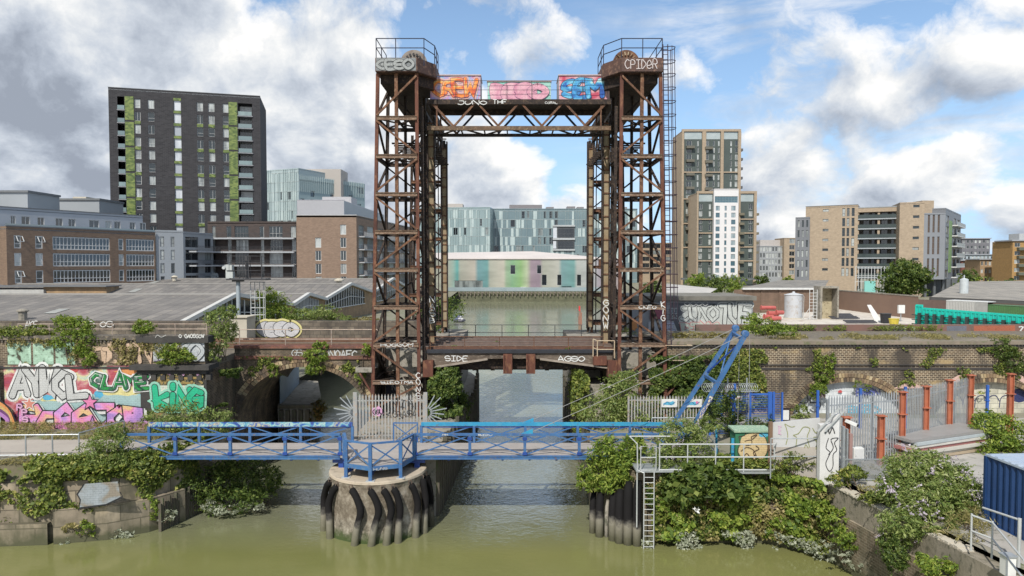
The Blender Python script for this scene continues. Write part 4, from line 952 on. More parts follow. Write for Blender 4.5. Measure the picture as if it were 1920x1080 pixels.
# side landings
for s, tt, z_, w in ((1, trt, Z(688, 41.2), 1.35), (-1, tl, Z(684, 41.2), .95)):
    x0 = XC+s*8.75; x1 = x0+s*w
    mb = MB(); mb.box(min(x0, x1), max(x0, x1), 40.4, 42.2, z_-.22, z_-.19); mb.box(min(x0, x1), max(x0, x1), 40.35, 40.4, z_-.3, z_+.0); mb.box(min(x0, x1), max(x0, x1), 42.2, 42.25, z_-.3, z_); mb.box(x1-.03, x1+.03, 40.4, 42.2, z_-.3, z_); mb.build('side_landing', RUSTR if s > 0 else CONC, tt)
    mb = MB(); mb.bar((x1-s*.2, 40.45, z_-.3), (XC+s*8.7, 40.45, z_-1.7), .1, .1); mb.build('knee_brace', RUSTR, tt)
mb = MB(); zl = Z(688, 41.2)
for q in (1.45, .55):
    mb.tube([(9.1, 40.4, zl+q), (10.7, 40.4, zl+q), (9.9, 42.2, zl+q+.05)], .025, 5)
mb.build('landing_rail', mat('cream_pipe', (.5, .4, .3)), trt)
# caged ladder on the right tower
tld = thing('caged_ladder', 'tall dark caged ladder climbing the outer side of the front right tower', 'ladder', (9.2, 40.9, 7.5))
mb = MB(); LM = mat('navy_ladder', (.035, .03, .06), (.06, .03, .035), .6, 1, .3)
def xlad(z): return XC+8.52+.40*(23.8-z)/20.5
for q in (0, .28): mb.bar((xlad(25.6)+q, 40.75, 25.6), (xlad(7.5)+q, 40.75, 7.5), .05, .05)
mb.build('stile', LM, tld); mb = MB()
for i in range(60): z = 7.6+i*.3; mb.bar((xlad(z), 40.75, z), (xlad(z)+.28, 40.75, z), .03, .03)
mb.build('rung', LM, tld, kind='stuff')
for i in range(19):
    z = 25.45-i*.8; x = xlad(z); mb = MB(); mb.tube(smooth_line_3 if False else [(x, 40.75, z), (x+.5, 40.62, z), (x+.72, 40.75, z), (x+.76, 41.1, z), (x+.6, 41.4, z), (x, 41.4, z)], .026, 5); mb.build('cage_hoop', LM, tld)
for k, (dx, dy) in enumerate(((.5, 40.62), (.75, 41.05), (.6, 41.4))):
    mb = MB(); mb.bar((xlad(25.5)+dx, dy, 25.5), (xlad(9)+dx, dy, 9), .035, .035); mb.build('cage_strap', LM, tld)
# ------------------------------------------------------------------ high cross truss between the front towers
tt = thing('cross_truss', 'high rusty cross truss joining the two front towers', 'truss', (XC, 42.4, 20.6))
x0, x1 = XC-5.6, XC+5.6; zb_, zt_ = Z(240, 42), Z(192, 42)
mb = MB(); mb.box(x0, x1, 41.85, 42.1, zt_-.14, zt_+.16); mb.build('top_chord', RUSTD, tt)
mb = MB(); mb.box(x0, x1, 41.87, 42.1, zb_-.15, zb_+.1); mb.build('bottom_chord', mat('brown_chord', (.17, .10, .06), (.07, .05, .035), .8, 2, .1, c3=(.25, .18, .11)), tt)
mb = MB(); mb.box(x0, x1, 44.1, 44.3, zb_-.12, zb_+.06); mb.box(x0, x1, 44.1, 44.3, zt_-.3, zt_+.1); mb.build('rear_chords', RUSTD, tt)
mb = MB(); mb.box(x0, x1, 42.12, 44.08, zt_-.02, zt_+.1); mb.build('walkway', RUSTD, tt)
nb = 3; W_ = (X(1095, 42, 240)-X(850, 42, 240))/nb
px = [(820, 865), (865, 0)]
tops = [X(p, 42, 195) for p in (893, 975, 1057)]; 
for D_, sh in ((41.98, 0), (44.2, .0)):
    for tx in tops:
        for sg in (-1, 1):
            mb = MB(); mb.bar((tx+sg*.12+(sh), D_, zt_-.1), (tx+sg*1.38, D_, zb_+.08), .1, .12); mb.build('diagonal', RUSTL if D_ < 43 and False else (RUST if D_ < 43 else mat('navy_rail', (0, 0, 0))), tt)
    for sg in (-1, 1):
        mb = MB(); mb.bar((XC+sg*5.35, D_, zt_), (XC+sg*3.9, D_, zb_), .12, .14); mb.bar((XC+sg*5.0, D_, zt_), (XC+sg*5.0, D_, zb_), .09, .09); mb.build('diagonal', RUST, tt)
mb = MB()
xs_ = np.linspace(x0+.6, x1-.6, 8)
for i in range(7):
    a, b = (41.95, 44.2) if i % 2 else (44.2, 41.95); mb.bar((xs_[i], a, zb_-.02), (xs_[i+1], b, zb_-.02), .09, .09)
for x in xs_: mb.bar((x, 42, zb_+.02), (x, 44.2, zb_+.02), .08, .08)
mb.build('plan_bracing', RUSTD, tt)
g = Paint((0, 41.84, 0)); g.tag('JUNO', X(858, 41.8, 192), Z(195.5, 41.8), 1.75, .24, .045, WHITE, 4, .15); g.tag('THF', X(924, 41.8, 192), Z(194.5, 41.8), .85, .24, .045, WHITE, 6, .1); g.tag('CORAL', X(1022, 41.8, 192), Z(194.5, 41.8), .75, .13, .025, WHITE, 8); g.build(tt)
handrail('railing', 'thin wire handrail running along the high cross truss', [(x0+.2, 41.9, zt_+.17), (x1-.2, 41.9, zt_+.17)], 1.12, mat('black_rail', (0, 0, 0)), .014, (1, .5), 1.45)
SPO = mottled('sprayed_sky_violet', [(.36, (.25, .42, .62)), (.5, (.42, .30, .55)), (.62, (.62, .25, .35)), (.74, (.3, .5, .7))], 2.2)
SPP = mottled('sprayed_pinks', [(.36, (.55, .22, .32)), (.5, (.66, .33, .42)), (.7, (.72, .45, .50))], 1.5)
SPB = mottled('sprayed_blues', [(.36, (.02, .10, .42)), (.48, (.05, .30, .62)), (.58, (.15, .5, .72)), (.7, (.45, .68, .72))], 1.6)
SPOR = mottled('sprayed_orange', [(.36, (.62, .10, .04)), (.5, (.80, .22, .03)), (.66, (.85, .42, .12))], 2.5)
for (a, b, ytop, label) in ((806, 901, 142, 'plant cabin on the high truss sprayed with orange letters'), (914, 1033, 153, 'plant cabin on the high truss sprayed with pink letters GESO'), (1048, 1143, 142, 'plant cabin on the high truss sprayed with blue letters')):
    xa_, xb_ = X(a, 42.15, 165), X(b, 42.15, 165); z0_, z1_ = zt_+.11, Z(ytop, 42.15)
    t = thing('plant_cabin', label, 'cabin', ((xa_+xb_)/2, 42.15, z0_), 'graffitied plant cabins on the cross truss')
    mb = MB(); mb.box(xa_, xb_, 42.15, 44.0, z0_, z1_); mb.build('body', paint((.50, .46, .50)), t)
    mb = MB(); mb.box(xa_-.04, xb_+.04, 42.08, 44.06, z1_, z1_+.06); mb.build('roof', paint((.55, .42, .42)), t)
    g = Paint((xa_, 42.15, z0_)); w = xb_-xa_; h = z1_-z0_
    if a == 806:
        g.shape([(0.02, 0.02), (w-.02, .02), (w-.02, h-.02), (.02, h-.02)], SPO); g.piece('CREW', .22, .35, w-.5, h-.65, .21, SPOR, PLUM, paint((.72, .45, .42)), None, 'mid', 9, .18, .9, .22, hi=YEL)
    elif a == 914:
        g.shape([(0.02, 0.02), (w-.02, .02), (w-.02, h-.02), (.02, h-.02)], mottled('sprayed_mint', [(.4, (.25, .52, .45)), (.6, (.38, .60, .54))])); g.piece('BESO', .35, .25, w-.7, h-.5, .36, SPP, PLUM, None, None, 'round', 4, .08, .86, .13)
    else:
        g.shape([(0.02, 0.02), (w-.02, .02), (w-.02, h-.02), (.02, h-.02)], mottled('sprayed_red_pink', [(.4, (.5, .06, .12)), (.52, (.62, .30, .36)), (.65, (.68, .5, .52))])); g.piece('SEM', .32, .28, w-.8, h-.5, .29, SPB, BLACKP, None, None, 'round', 14, .16, .86, .22, hi=CYAN)
    g.build(t)

for o in (tl, trt): o.scale.z = .9884
tld.scale.z = .986
# ------------------------------------------------------------------ round mooring pier and fenders
PC = Vector((-6.36, 32.2, 0)); RP = 2.27
tp = thing('mooring_pier', 'round stained concrete pier standing in the creek under the footbridge bay', 'pier', (PC.x, PC.y, 0))
m, nt, b = new_mat('pier_concrete'); g_ = nt.nodes.new('ShaderNodeNewGeometry'); sp = nt.nodes.new('ShaderNodeSeparateXYZ'); nt.links.new(g_.outputs['Position'], sp.inputs[0])
nn_ = noise_(nt, g_.outputs['Position'], 2.2, 8, .68); col = ramp_(nt, nn_, [(.36, (.085, .075, .055)), (.49, (.21, .185, .145)), (.6, (.34, .31, .25)), (.75, (.46, .43, .37))])
hz = math_(nt, 'ADD', sp.outputs[2], math_(nt, 'MULTIPLY', nn_, .9))
col = mix_(nt, ramp_(nt, hz, [(.55, 1), (1.0, 0)]), col, (.05, .075, .02)); col = mix_(nt, ramp_(nt, math_(nt, 'SUBTRACT', sp.outputs[2], math_(nt, 'MULTIPLY', nn_, .6)), [(.55*3.6/4, 0), (.8, .5)]), col, mix_(nt, .5, col, (.12, .075, .04)))
nt.links.new(col, b.inputs['Base Color']); b.inputs['Roughness'].default_value = .9
bp = nt.nodes.new('ShaderNodeBump'); bp.inputs['Distance'].default_value = .08; bp.inputs['Strength'].default_value = .7; nt.links.new(noise_(nt, g_.outputs['Position'], 5, 8, .7), bp.inputs['Height']); nt.links.new(bp.outputs[0], b.inputs['Normal'])
mb = MB(); vs = []; n = 72; prof = [(1.03, -1), (1.04, 0), (1.03, .5), (1.0, 1.1), (1.0, 1.8), (.985, 2.35), (1.0, 2.58)]
for r_, h_ in prof:
    for k in range(n):
        a = 2*math.pi*k/n; q = RP*r_*(1+.012*math.sin(7*a+h_*2)+.012*noise.noise(Vector((math.cos(a)*3, math.sin(a)*3, h_*2))))
        vs.append((PC.x+q*math.cos(a), PC.y+q*math.sin(a), h_))
mb.add(vs, [(i*n+k, i*n+(k+1) % n, (i+1)*n+(k+1) % n, (i+1)*n+k) for i in range(len(prof)-1) for k in range(n)])
mb.build('drum', m, tp)
mb = MB(); mb.lathe((PC.x, PC.y, 0), [(RP-.03, 2.57), (RP+.02, 2.6), (RP, 2.7), (RP-.04, 2.72)], 64); mb.build('cap', mat('pale_cap', (.50, .43, .33), (.37, .31, .24), .9, 1.1, 0, .25, c3=(.30, .26, .2)), tp)
m, nt, b = new_mat('fender_rubber'); g_ = nt.nodes.new('ShaderNodeNewGeometry'); sp = nt.nodes.new('ShaderNodeSeparateXYZ'); nt.links.new(g_.outputs['Position'], sp.inputs[0])
nn_ = noise_(nt, g_.outputs['Position'], 2.8, 6, .6)
col = ramp_(nt, math_(nt, 'DIVIDE', math_(nt, 'ADD', sp.outputs[2], math_(nt, 'MULTIPLY', math_(nt, 'SUBTRACT', nn_, .5), .9)), 3.0), [(.05, (.13, .125, .085)), (.26, (.22, .205, .165)), (.32, (.08, .075, .068)), (.38, (.014, .013, .014)), (.95, (.010, .010, .010))])
nt.links.new(col, b.inputs['Base Color']); b.inputs['Roughness'].default_value = .85; b.inputs['Specular IOR Level'].default_value = .15; FEND = m
CHAIN = mat('rusty_chain', (.32, .26, .22), (.12, .07, .05), .7, 6, .5)
fl = [(610, 593, 593), (606, 602, 604), (630, 612, 616), (661, 681, 667), (696, 714, 698), (720, 736, 726), (738, 751, 747), (767, 780, 776), (785, 792, 790), (794, 801, 800), (801, 817, 811)]
wh = ['leftmost black rubber fender bulging from the round pier', 'half hidden fender just behind the leftmost two on the round pier', 'second large black fender from the left of the round pier', 'fender with a bent top on the bare left half of the round pier', 'first of the middle fenders of the round pier, its foot curving left', 'middle fender of the round pier crossing close beside its left neighbour', 'straight fender of the round pier just right of the middle', 'fender right of centre on the round pier, hung from chains', 'narrow fender second from the dark right edge of the round pier', 'short slim fender tucked beside the rightmost one on the round pier', 'rightmost fender curving out of the round pier']
for i, (a, b_, c) in enumerate(fl):
    def fp(px, z, R_):
        dx = (px-960)*30.6/1280-PC.x; dx = max(-R_*.995, min(R_*.995, dx)); D = PC.y-math.sqrt(R_*R_-dx*dx)*(1 if i != 1 else .1); return Vector((PC.x+dx, D, z))
    t = thing('rubber_fender', wh[i], 'fender', fp(c, -.3, 2.48), 'rubber fenders round the mooring pier')
    t.location.z = -.3; WL[t.name] = t.location.copy()
    p0, p1, p2, p3 = fp(a, 2.38, RP+.02), fp((a+b_)/2, 2.12, RP+.14), fp(b_, 1.5, RP+.24), fp((b_+c)/2, .8, RP+.26); p4 = fp(c, -.4, RP+.27)
    pts = [tuple(p0)]+[tuple(p1), tuple(p2), tuple(p3), tuple(p4)]
    sm = []
    for k in range(4):
        A0 = Vector(pts[max(0, k-1)]); A1 = Vector(pts[k]); A2 = Vector(pts[k+1]); A3 = Vector(pts[min(4, k+2)])
        for j in range(4):
            q = j/4; sm.append(.5*((2*A1)+(A2-A0)*q+(2*A0-5*A1+4*A2-A3)*q*q+(3*A1-A0-3*A2+A3)*q**3))
    sm.append(Vector(pts[-1])); mb = MB(); mb.tube(sm, [.10]+[.155+.02*math.sin(k) *.3 for k in range(1, len(sm)-3)]+[.17, .175, .175], 12); mb.build('sleeve', FEND, t, smooth=True)
    if i not in (1,):
        mb = MB(); q = p0+Vector((0, -.05, .0)); 
        mb.tube([q+Vector((-.05, 0, 0)), q+Vector((-.07, -.02, .16)), q+Vector((0, -.03, .24)), q+Vector((.07, -.02, .16)), q+Vector((.05, 0, 0))], .022, 5); mb.build('shackle', CHAIN, t)
# right bank fender wall
rf = [(1111, 1005), (1124, 1012), (1149, 1019), (1161, 1024), (1177, 1027), (1194, 1029), (1137, 1013)]
tops = [925, 925, 928, 922, 908, 906, 940]
lab = ['leftmost slim fender under the leafy right corner of the creek', 'second fender from the left below the overhanging right bush', 'fender in the middle of the right bank row, wide gap on its left', 'fourth large fender of the right bank row', 'tall fender second from the bank ladder', 'tallest fender right beside the bank ladder', 'pale thin pile in the gap of the right bank fender row']
for i, (px, py) in enumerate(rf):
    D = 12.4*1280/(py-495)*1.0; D = min(D, 31.2); q = P(px, py, D); x = q.x; y = D-.02*0; zt = Z(tops[i], y)
    r_ = (.15, .19, .2, .2, .21, .2, .09)[i]
    t = thing('rubber_fender', lab[i], 'fender', (x, y, -.3), 'rubber fenders on the right bank corner')
    mb = MB(); mb.tube([(x, y, -.4), (x, y, .8), (x, y, zt-.7), (x+.03, y+.08, zt-.28), (x+.10, y+.28, zt)], [r_, r_, r_*.98, r_*.95, r_*.75], 12); mb.build('sleeve', FEND if i != 6 else CONC, t, smooth=True)
mb = MB(); mb.box(4.0, 5.6, 30.6, 31.2, -1, 3.0)
# ------------------------------------------------------------------ footbridge
tb = thing('footbridge', 'blue steel footbridge with crossed railings over the creek', 'footbridge', (-6, 33, 2.7))
YN, YF = 32.0, 34.25; zt, zb = 4.40, 3.29
def truss(x_list, Y, tm, um, top_h=.10, second=False, posts=True):
    x0, x1 = x_list[0], x_list[-1]
    mb = MB(); mb.box(x0, x1, Y-.07, Y+.07, zt-top_h, zt); mb.build('top_chord', tm, tb)
    mb = MB(); mb.box(x0, x1, Y-.07, Y+.07, zb-.12, zb+.02); mb.box(x0, x1, Y-.10, Y+.09, zb+.021, zb+.04); mb.build('bottom_chord', um, tb)
    if second: mb = MB(); mb.box(x0, x1, Y-.025, Y+.025, zt-.26, zt-.21); mb.build('mid_rail', BLUED, tb)
    for x in x_list: mb = MB(); mb.box(x-.065, x+.065, Y-.065, Y+.065, zb+.08, zt-top_h); mb.build('post', um, tb)
    for a, b in zip(x_list[:-1], x_list[1:]):
        mb = MB(); mb.bar((a+.07, Y-.02, zt-top_h-.02), (b-.07, Y-.02, zb+.1), .03, .048); mb.build('brace', um, tb)
        mb = MB(); mb.bar((a+.07, Y+.02, zb+.1), (b-.07, Y+.02, zt-top_h-.02), .035, .06); mb.build('brace', um, tb)
xn = lambda px: X(px, YN, 840); xf = lambda px: X(px, YF, 820)
BLM = mottled('blue_rail_sprayed', [(.35, (.03, .05, .22)), (.43, (.05, .14, .40)), (.48, (.12, .34, .42)), (.52, (.40, .55, .50)), (.56, (.04, .12, .38)), (.62, (.50, .48, .28)), (.68, (.05, .10, .33))], 2.2)
truss([xn(p) for p in (228, 329, 432, 535, 638)], YN, BLUE, BLUE)
truss([xf(p) for p in (280, 374, 469, 564, 661)], YF, BLM, BLUE, .2, True)
truss([xn(p) for p in (779, 881, 984, 1086, 1188, 1290)], YN, BLUE, BLUE)
truss([xf(p) for p in (790, 889, 985, 1083, 1181, 1279)], YF, TURQ, BLUE, .17, True)
mb = MB(); mb.box(xn(228)-1.5, xn(638), YN+.1, YF-.1, zb-.06, zb+.09); mb.box(xn(779), xn(1290)+1, YN+.1, YF-.1, zb-.06, zb+.09)
mb.box(xn(638), xn(779), YN-.05, YF+.6, zb-.05, zb+.088); bay = [(-7.6, 32.0), (-7.5, 30.72), (-6.32, 30.2), (-5.06, 30.65), (-4.64, 31.94)]
mb.prism([(x, y, zb-.045) for x, y in bay], (0, 0, .13)); mb.build('deck', ASPH, tb)
mb = MB()
for x in np.arange(xn(240), xn(630), 1.28): mb.box(x-.05, x+.05, YN+.1, YF-.1, zb-.22, zb-.07)
for x in np.arange(xn(790), xn(1280), 1.28): mb.box(x-.05, x+.05, YN+.1, YF-.1, zb-.22, zb-.07)
mb.build('joists', BLUED, tb)
mb = MB()
for Y in (YN+.25, YF-.3): mb.box(X(622, 32.3), X(796, 32.3), Y-.1, Y+.1, zb-.34, zb-.12)
mb.build('support_beam', BLUED, tb)
for px in (638, 781):
    mb = MB(); x = X(px, 32.3); mb.box(x-.12, x+.12, YN+.15, YN+.4, 2.71, zb-.345); mb.build('stub_column', BLUED, tb)
bp_ = [(-7.93, 32.0), (-7.53, 30.68), (-6.32, 30.15), (-5.04, 30.6), (-4.62, 31.9)]
for i, (x, y) in enumerate(bp_):
    zlo = 2.72 if 0 < i < 4 else zb-.1
    mb = MB(); mb.box(x-.075, x+.075, y-.075, y+.075, zlo, zt+.02); mb.build('post', BLUE, tb)
    if 0 < i < 4: mb = MB(); mb.box(x-.19, x+.19, y-.16, y+.16, 2.721, 2.745); mb.build('base_plate', GALVW, tb)
for (a, b) in zip(bp_[:-1], bp_[1:]):
    a3, b3 = Vector((*a, 0)), Vector((*b, 0))
    mb = MB(); mb.bar(a3+Vector((0, 0, zt)), b3+Vector((0, 0, zt)), .12, .07); mb.build('handrail', BLUE, tb)
    mb = MB(); mb.bar(a3+Vector((0, 0, zb-.02)), b3+Vector((0, 0, zb-.02)), .08, .18); mb.build('edge_beam', BLUE, tb)
    for (p, q) in ((zt-.06, zb+.08), (zb+.08, zt-.06)):
        mb = MB(); mb.bar(a3+Vector((0, .0, p)), b3+Vector((0, .0, q)), .035 if p > q else .028, .06); mb.build('brace', BLUE, tb)
for (a, b) in ((bp_[1], (-7.0, 32)), (bp_[2], (-6.3, 32)), (bp_[3], (-5.4, 32))): mb = MB(); mb.bar((*a, 2.95), (*b, 3.1), .1, .14); mb.build('bay_joist', BLUED, tb)
mb = MB(); xa_, xb_ = xf(737), xf(784)
mb.box(xa_, xb_, YF-.03, YF+.03, zt-.06, zt); mb.box(xa_, xa_+.06, YF-.03, YF+.03, zb, zt-.06); mb.box(xb_-.06, xb_, YF-.03, YF+.03, zb, zt-.06)
mb.bar((xa_, YF, zt-.08), (xb_, YF, zb+.05), .03, .05); mb.bar((xa_, YF+.04, zb+.05), (xb_, YF+.04, zt-.08), .03, .05); mb.build('gate', BLUE, tb)
for px, Y in ((990, YF), (988, YN)):
    x = X(px, Y, 800); mb = MB(); mb.prism([(x-.25, Y-.05, zt), (x+.28, Y-.05, zt), (x+.28, Y-.05, zt+.22)], (0, .1, 0)); mb.build('cable_lug', TURQ, tb)
g = Paint((0, YN-.07, 0)); g.tag('SIDU', X(897, YN, 815), zt-.09, .65, .075, .016, WHITE, 4); g.tag('MM', X(830, YN, 815), zt-.09, .25, .075, .016, WHITE, 5); g.build(tb)
g = Paint((bp_[2][0]+.1, bp_[2][1]-.03, 0), (1.26, .45, 0)); g.tag('HUNS', .05, zb-.1, .6, .12, .018, SILVER, 4); g.build(tb)
g = Paint((-7.1, 32.6, zb+.09), (1, 0, 0), (0, 1, 0)); g.d = .003; g.shape([(0, 0), (.7, -.1), (1.1, .1), (.8, .35), (.1, .3)], GALVW); g.build(tb, 'spilled_paint')
# leaning blue lifting frame with its stay cables
tf = thing('drawbridge_hoist', 'leaning blue drawbridge lifting frame with crossed bars and long cables', 'hoist', (8.4, 33, 3.3))
nb_, nt_ = Vector((P(1268, 880, 32)[0], 32, 3.3)), P(1397, 628, 32.2); fb_, ft_ = Vector((P(1236, 862, 34.2)[0], 34.2, 3.3)), P(1379, 617, 34.2)
for a, b in ((nb_, nt_), (fb_, ft_)):
    mb = MB(); mb.bar(a, b, .15, .19); mb.build('leg', BLUE, tf)
    mb = MB(); mb.lathe(b+Vector((0, -.1, .05)), [(.12, 0), (.17, .02), (.17, .2), (.12, .22)], 14, 'y'); mb.build('pulley_head', BLUE, tf)
def lp(a, b, k): return a.lerp(b, k)
for k in (.965, .60, .2): mb = MB(); mb.bar(lp(fb_, ft_, k), lp(nb_, nt_, k), .12, .14); mb.build('cross_bar', BLUE, tf)
mb = MB(); mb.bar(lp(fb_, ft_, .62), lp(nb_, nt_, .94), .05, .07); mb.build('diagonal', BLUED, tf)
mb = MB(); mb.bar(lp(nb_, nt_, .62)+Vector((0, 0, 0)), lp(fb_, ft_, .94), .06, .09); mb.build('diagonal', BLUE, tf)
g = Paint(lp(nb_, nt_, .12)+Vector((-.11, -.13, .0)), (nt_-nb_).normalized().cross(Vector((0, 1, 0)))*1, (nt_-nb_))
CB = mat('steel_cable', (.42, .42, .40), (.28, .28, .27), .5, 2, .3)
for a, b in ((nt_, Vector((X(1000, YN, 815), YN, zt+.1))), (ft_, Vector((X(995, YF, 795), YF, zt+.1)))):
    a = a+Vector((0, 0, .05)); mid = lp(a, b, .5)-Vector((0, 0, .07)); mb = MB(); mb.tube([a, lp(a, b, .25)-Vector((0, 0, .05)), mid, lp(a, b, .75)-Vector((0, 0, .05)), b], .014, 5); mb.build('cable', CB, tf)
for q, D in ((nt_, 32), (ft_, 34.2)):
    mb = MB(); mb.tube([q+Vector((.22, 0, 0)), Vector((q.x+.16, D, 3.3))], .012, 4); mb.build('stay', CB, tf)
g = Paint(Vector((0, 0, 0)), (nt_-nb_).normalized(), Vector((-(nt_-nb_).z, 0, (nt_-nb_).x)).normalized()); 
bb = lp(nb_, nt_, .30); g.o = bb+Vector((0, -.14, 0)); g.n = Vector((0, -1, 0))
g.shape([(0, -.09), (1.3, -.09), (1.3, .09), (.9, .02), (.5, .1), (0, .03)], paint((.62, .55, .42))); g.tag('OSKO', .1, -.07, 1.1, .13, .03, BLUED, 3); g.build(tf)
# ------------------------------------------------------------------ fences
def palisade(name, label, A, B, z0, h, m, sp=.155, posts=None, group=None, spikes=True, mw=.075, cat='fence', every=2.6):
    A = Vector(A); B = Vector(B); L_ = (B-A).length; u = (B-A)/L_; nrm = Vector((u.y, -u.x))
    t = thing(name, label, cat, (A.x, A.y, z0), group)
    mb = MB(); n = int(L_/sp)
    for i in range(n+1):
        q = A+u*(i*sp); a = q-u*mw*.5; b = q+u*mw*.5; o = nrm*(.02+.004*rnd.random()); zt_ = z0+h+rnd.uniform(-.015, .015); zz = z0+.05
        p = [Vector((a.x+o.x, a.y+o.y, zz)), Vector((b.x+o.x, b.y+o.y, zz)), Vector((b.x+o.x, b.y+o.y, zt_-.12)), Vector((q.x+o.x, q.y+o.y, zt_)), Vector((a.x+o.x, a.y+o.y, zt_-.12))]
        mb.prism(p, (nrm.x*.015, nrm.y*.015, 0))
    mb.build('pales', m, t)
    for k in (.14, .86): mb = MB(); mb.bar((A.x, A.y, z0+h*k), (B.x, B.y, z0+h*k), .04, .06); mb.build('rail', m, t)
    for i in range(int(L_/every)+1):
        q = A+u*min(L_, i*every)-nrm*.06; mb = MB(); mb.box(q.x-.05, q.x+.05, q.y-.05, q.y+.05, z0, z0+h*.95); mb.build('post', m, t)
    return t
FENP = mat('pale_fence_steel', (.44, .45, .44), (.30, .30, .29), .55, 2.2, .3, .1, c3=(.46, .34, .24))
fa, fb2 = X(669, 35.2, 790), X(795, 35.2, 790)
ft = palisade('palisade_fence', 'pale palisade fence between two spiked fans behind the footbridge bay', (fa, 35.2), (fb2, 35.2), 3.12, 2.55, FENP, .165)
g = Paint((fa, 35.17, 3.1)); g.blob(1.1, 1.65, .28, .26, LPINK, 3); g.tag('GSU', .85, 1.52, .5, .25, .05, BLACKP, 4); g.tag('AGRASA', 1.6, 1.35, 1.5, .35, .03, BLACKP, 7, .2); g.tag('VIA', 1.9, 1.9, 1.0, .5, .03, BLACKP, 9, .3); g.build(ft)
for s, cx in ((-1, fa-.08), (1, fb2+.08)):
    t = thing('spiked_fan', 'fan of white steel spikes on the left end of the pale fence' if s < 0 else 'fan of white steel spikes on the right end of the pale fence', 'anti-climb fan', (cx, 35.2, 3.1), 'anti climb spiked fans')
    mb = MB(); mb.box(cx-.1, cx+.1, 35.15, 35.25, 3.12, 5.75); mb.build('mast', FENP, t)
    for i in range(8):
        a = R(62-i*17); c = Vector((cx, 35.2, 4.7)); d = Vector((s*math.cos(a), 0, math.sin(a))); mb = MB(); mb.bar(c+d*.25, c+d*(1.0+.16*math.sin(i*2.4)), .05, .025, (0, 1, 0)); mb.build('spike', GALV, t)
    mb = MB(); 
    for k in (.25, ): mb.tube([Vector((cx, 35.2, 4.7))+Vector((s*math.cos(R(x)), 0, math.sin(R(x))))*.32 for x in range(-60, 66, 12)], .02, 5)
    mb.build('hub_ring', FENP, t)
pf = palisade('palisade_fence', 'weathered palisade fence with painted banner boards behind the right bushes', (X(1180, 37), 37), (X(1322, 37), 37), 3.3, 1.95, FENP, .16)
for i, px in enumerate((1240, 1286)):
    x = X(px, 36.9, 758); t = thing('banner_board', ('left' if i == 0 else 'right')+' of the two small painted boards on the weathered palisade', 'board', (x+.4, 36.85, 4.7), 'painted boards on the fence')
    mb = MB(); mb.box(x, x+.86, 36.86, 36.89, 4.62, 5.06); mb.build('panel', WHITE, t); g = Paint((x, 36.86, 4.62)); g.blob(.4, .2, .28, .1, CYAN, i+2); g.blob(.6, .26, .1, .08, CYAN if i == 0 else PINK, i+7); g.stroke(smooth_line([(.1, .1), (.3, .3), (.5, .15), (.75, .3)]), .03, BLUE); g.build(t)
# blue mesh fence
tm = thing('mesh_fence', 'blue weld mesh security fence topped with razor wire', 'fence', (11.5, 36, 3.3))
FB = paint((.03, .12, .46)); zt2 = 5.6
for px, w, zt_ in ((1331, .09, 5.6), (1372, .22, 5.75), (1377, .1, 6.05), (1406, .1, 5.7), (1443, .2, 5.62), (1450, .1, 5.62), (1466, .08, 5.6)):
    x = X(px, 36, 790); mb = MB(); mb.box(x-w/2, x+w/2, 35.95, 36.05, 3.3, zt_); mb.build('post', FB, tm)
x0, x1 = X(1331, 36), X(1466, 36); mb = MB()
for k in range(17): mb.bar((x0, 36.0, 3.4+.133*k), (x1, 36.0, 3.4+.133*k), .012, .02)
for k in range(70): x = x0+(x1-x0)*k/70; mb.bar((x, 36.01, 3.35), (x, 36.01, 5.55), .008, .008)
mb.build('mesh', FB, tm)
mb = MB(); mb.box(X(1406, 36), X(1443, 36), 35.96, 36.04, 5.45, 5.54); mb.build('gate_lintel', FB, tm)
mb = MB()
for k in range(24): 
    x = X(1322, 36)+k*.115; mb.tube([(x+.2*math.cos(q)+.02*q, 36+.1*math.sin(q), 5.85+.22*math.sin(q)) for q in np.linspace(0, 6.0, 11)], .012, 4)
mb.build('razor_wire', GALV, tm)
for px in (1337, 1366, 1402): mb = MB(); x = X(px, 36.1); mb.box(x-.03, x+.03, 36.06, 36.12, 3.3, 6.35); mb.build('wire_post', GALV, tm)
t = thing('fence_sign', 'small pale notice on the blue mesh fence', 'sign', (X(1388, 35.9), 35.9, 5.2)); mb = MB(); mb.box(X(1381, 35.9), X(1394, 35.9), 35.9, 35.93, 5.18, 5.42); mb.build('plate', WHITE, t)
g = Paint((X(1381, 35.9), 35.9, 5.18)); g.tag('NO', .07, .08, .22, .09, .018, REDP, 1); g.build(t)
for px, yt in ((1533, 732), (1613, 728), (1697, 725), (1775, 723), (1851, 722)):
    D = 37.5; x = X(px, D, 760); tag_ = {1533: 'left of the white filled arch', 1613: 'against the middle of the white filled arch', 1697: 'right of the white filled arch', 1775: 'between the two filled arches', 1851: 'against the cream filled arch'}[px]
    mb = MB(); mb.box(x-.06, x+.06, D-.06, D+.06, 3.3, Z(yt, D)); mb.box(x-.09, x+.09, D-.09, D+.09, Z(yt+30, D), Z(yt+28, D)); mb.build('fence_post', FB, None, 'slim dark blue post standing '+tag_, 'post', 'dark blue posts in front of the right viaduct')
# notice board leaning by the brick
t = thing('notice_board', 'framed white notice on a dark board against the brick viaduct', 'notice board', (X(1477, 38), 38, 3.3)); mb = MB(); mb.box(X(1469, 38), X(1485, 38), 38, 38.06, 3.3, Z(765, 38)); mb.build('board', RUSTD, t); mb = MB(); mb.box(X(1471, 38), X(1482, 38), 37.96, 37.99, Z(787, 38), Z(769, 38)); mb.build('notice', WHITE, t)
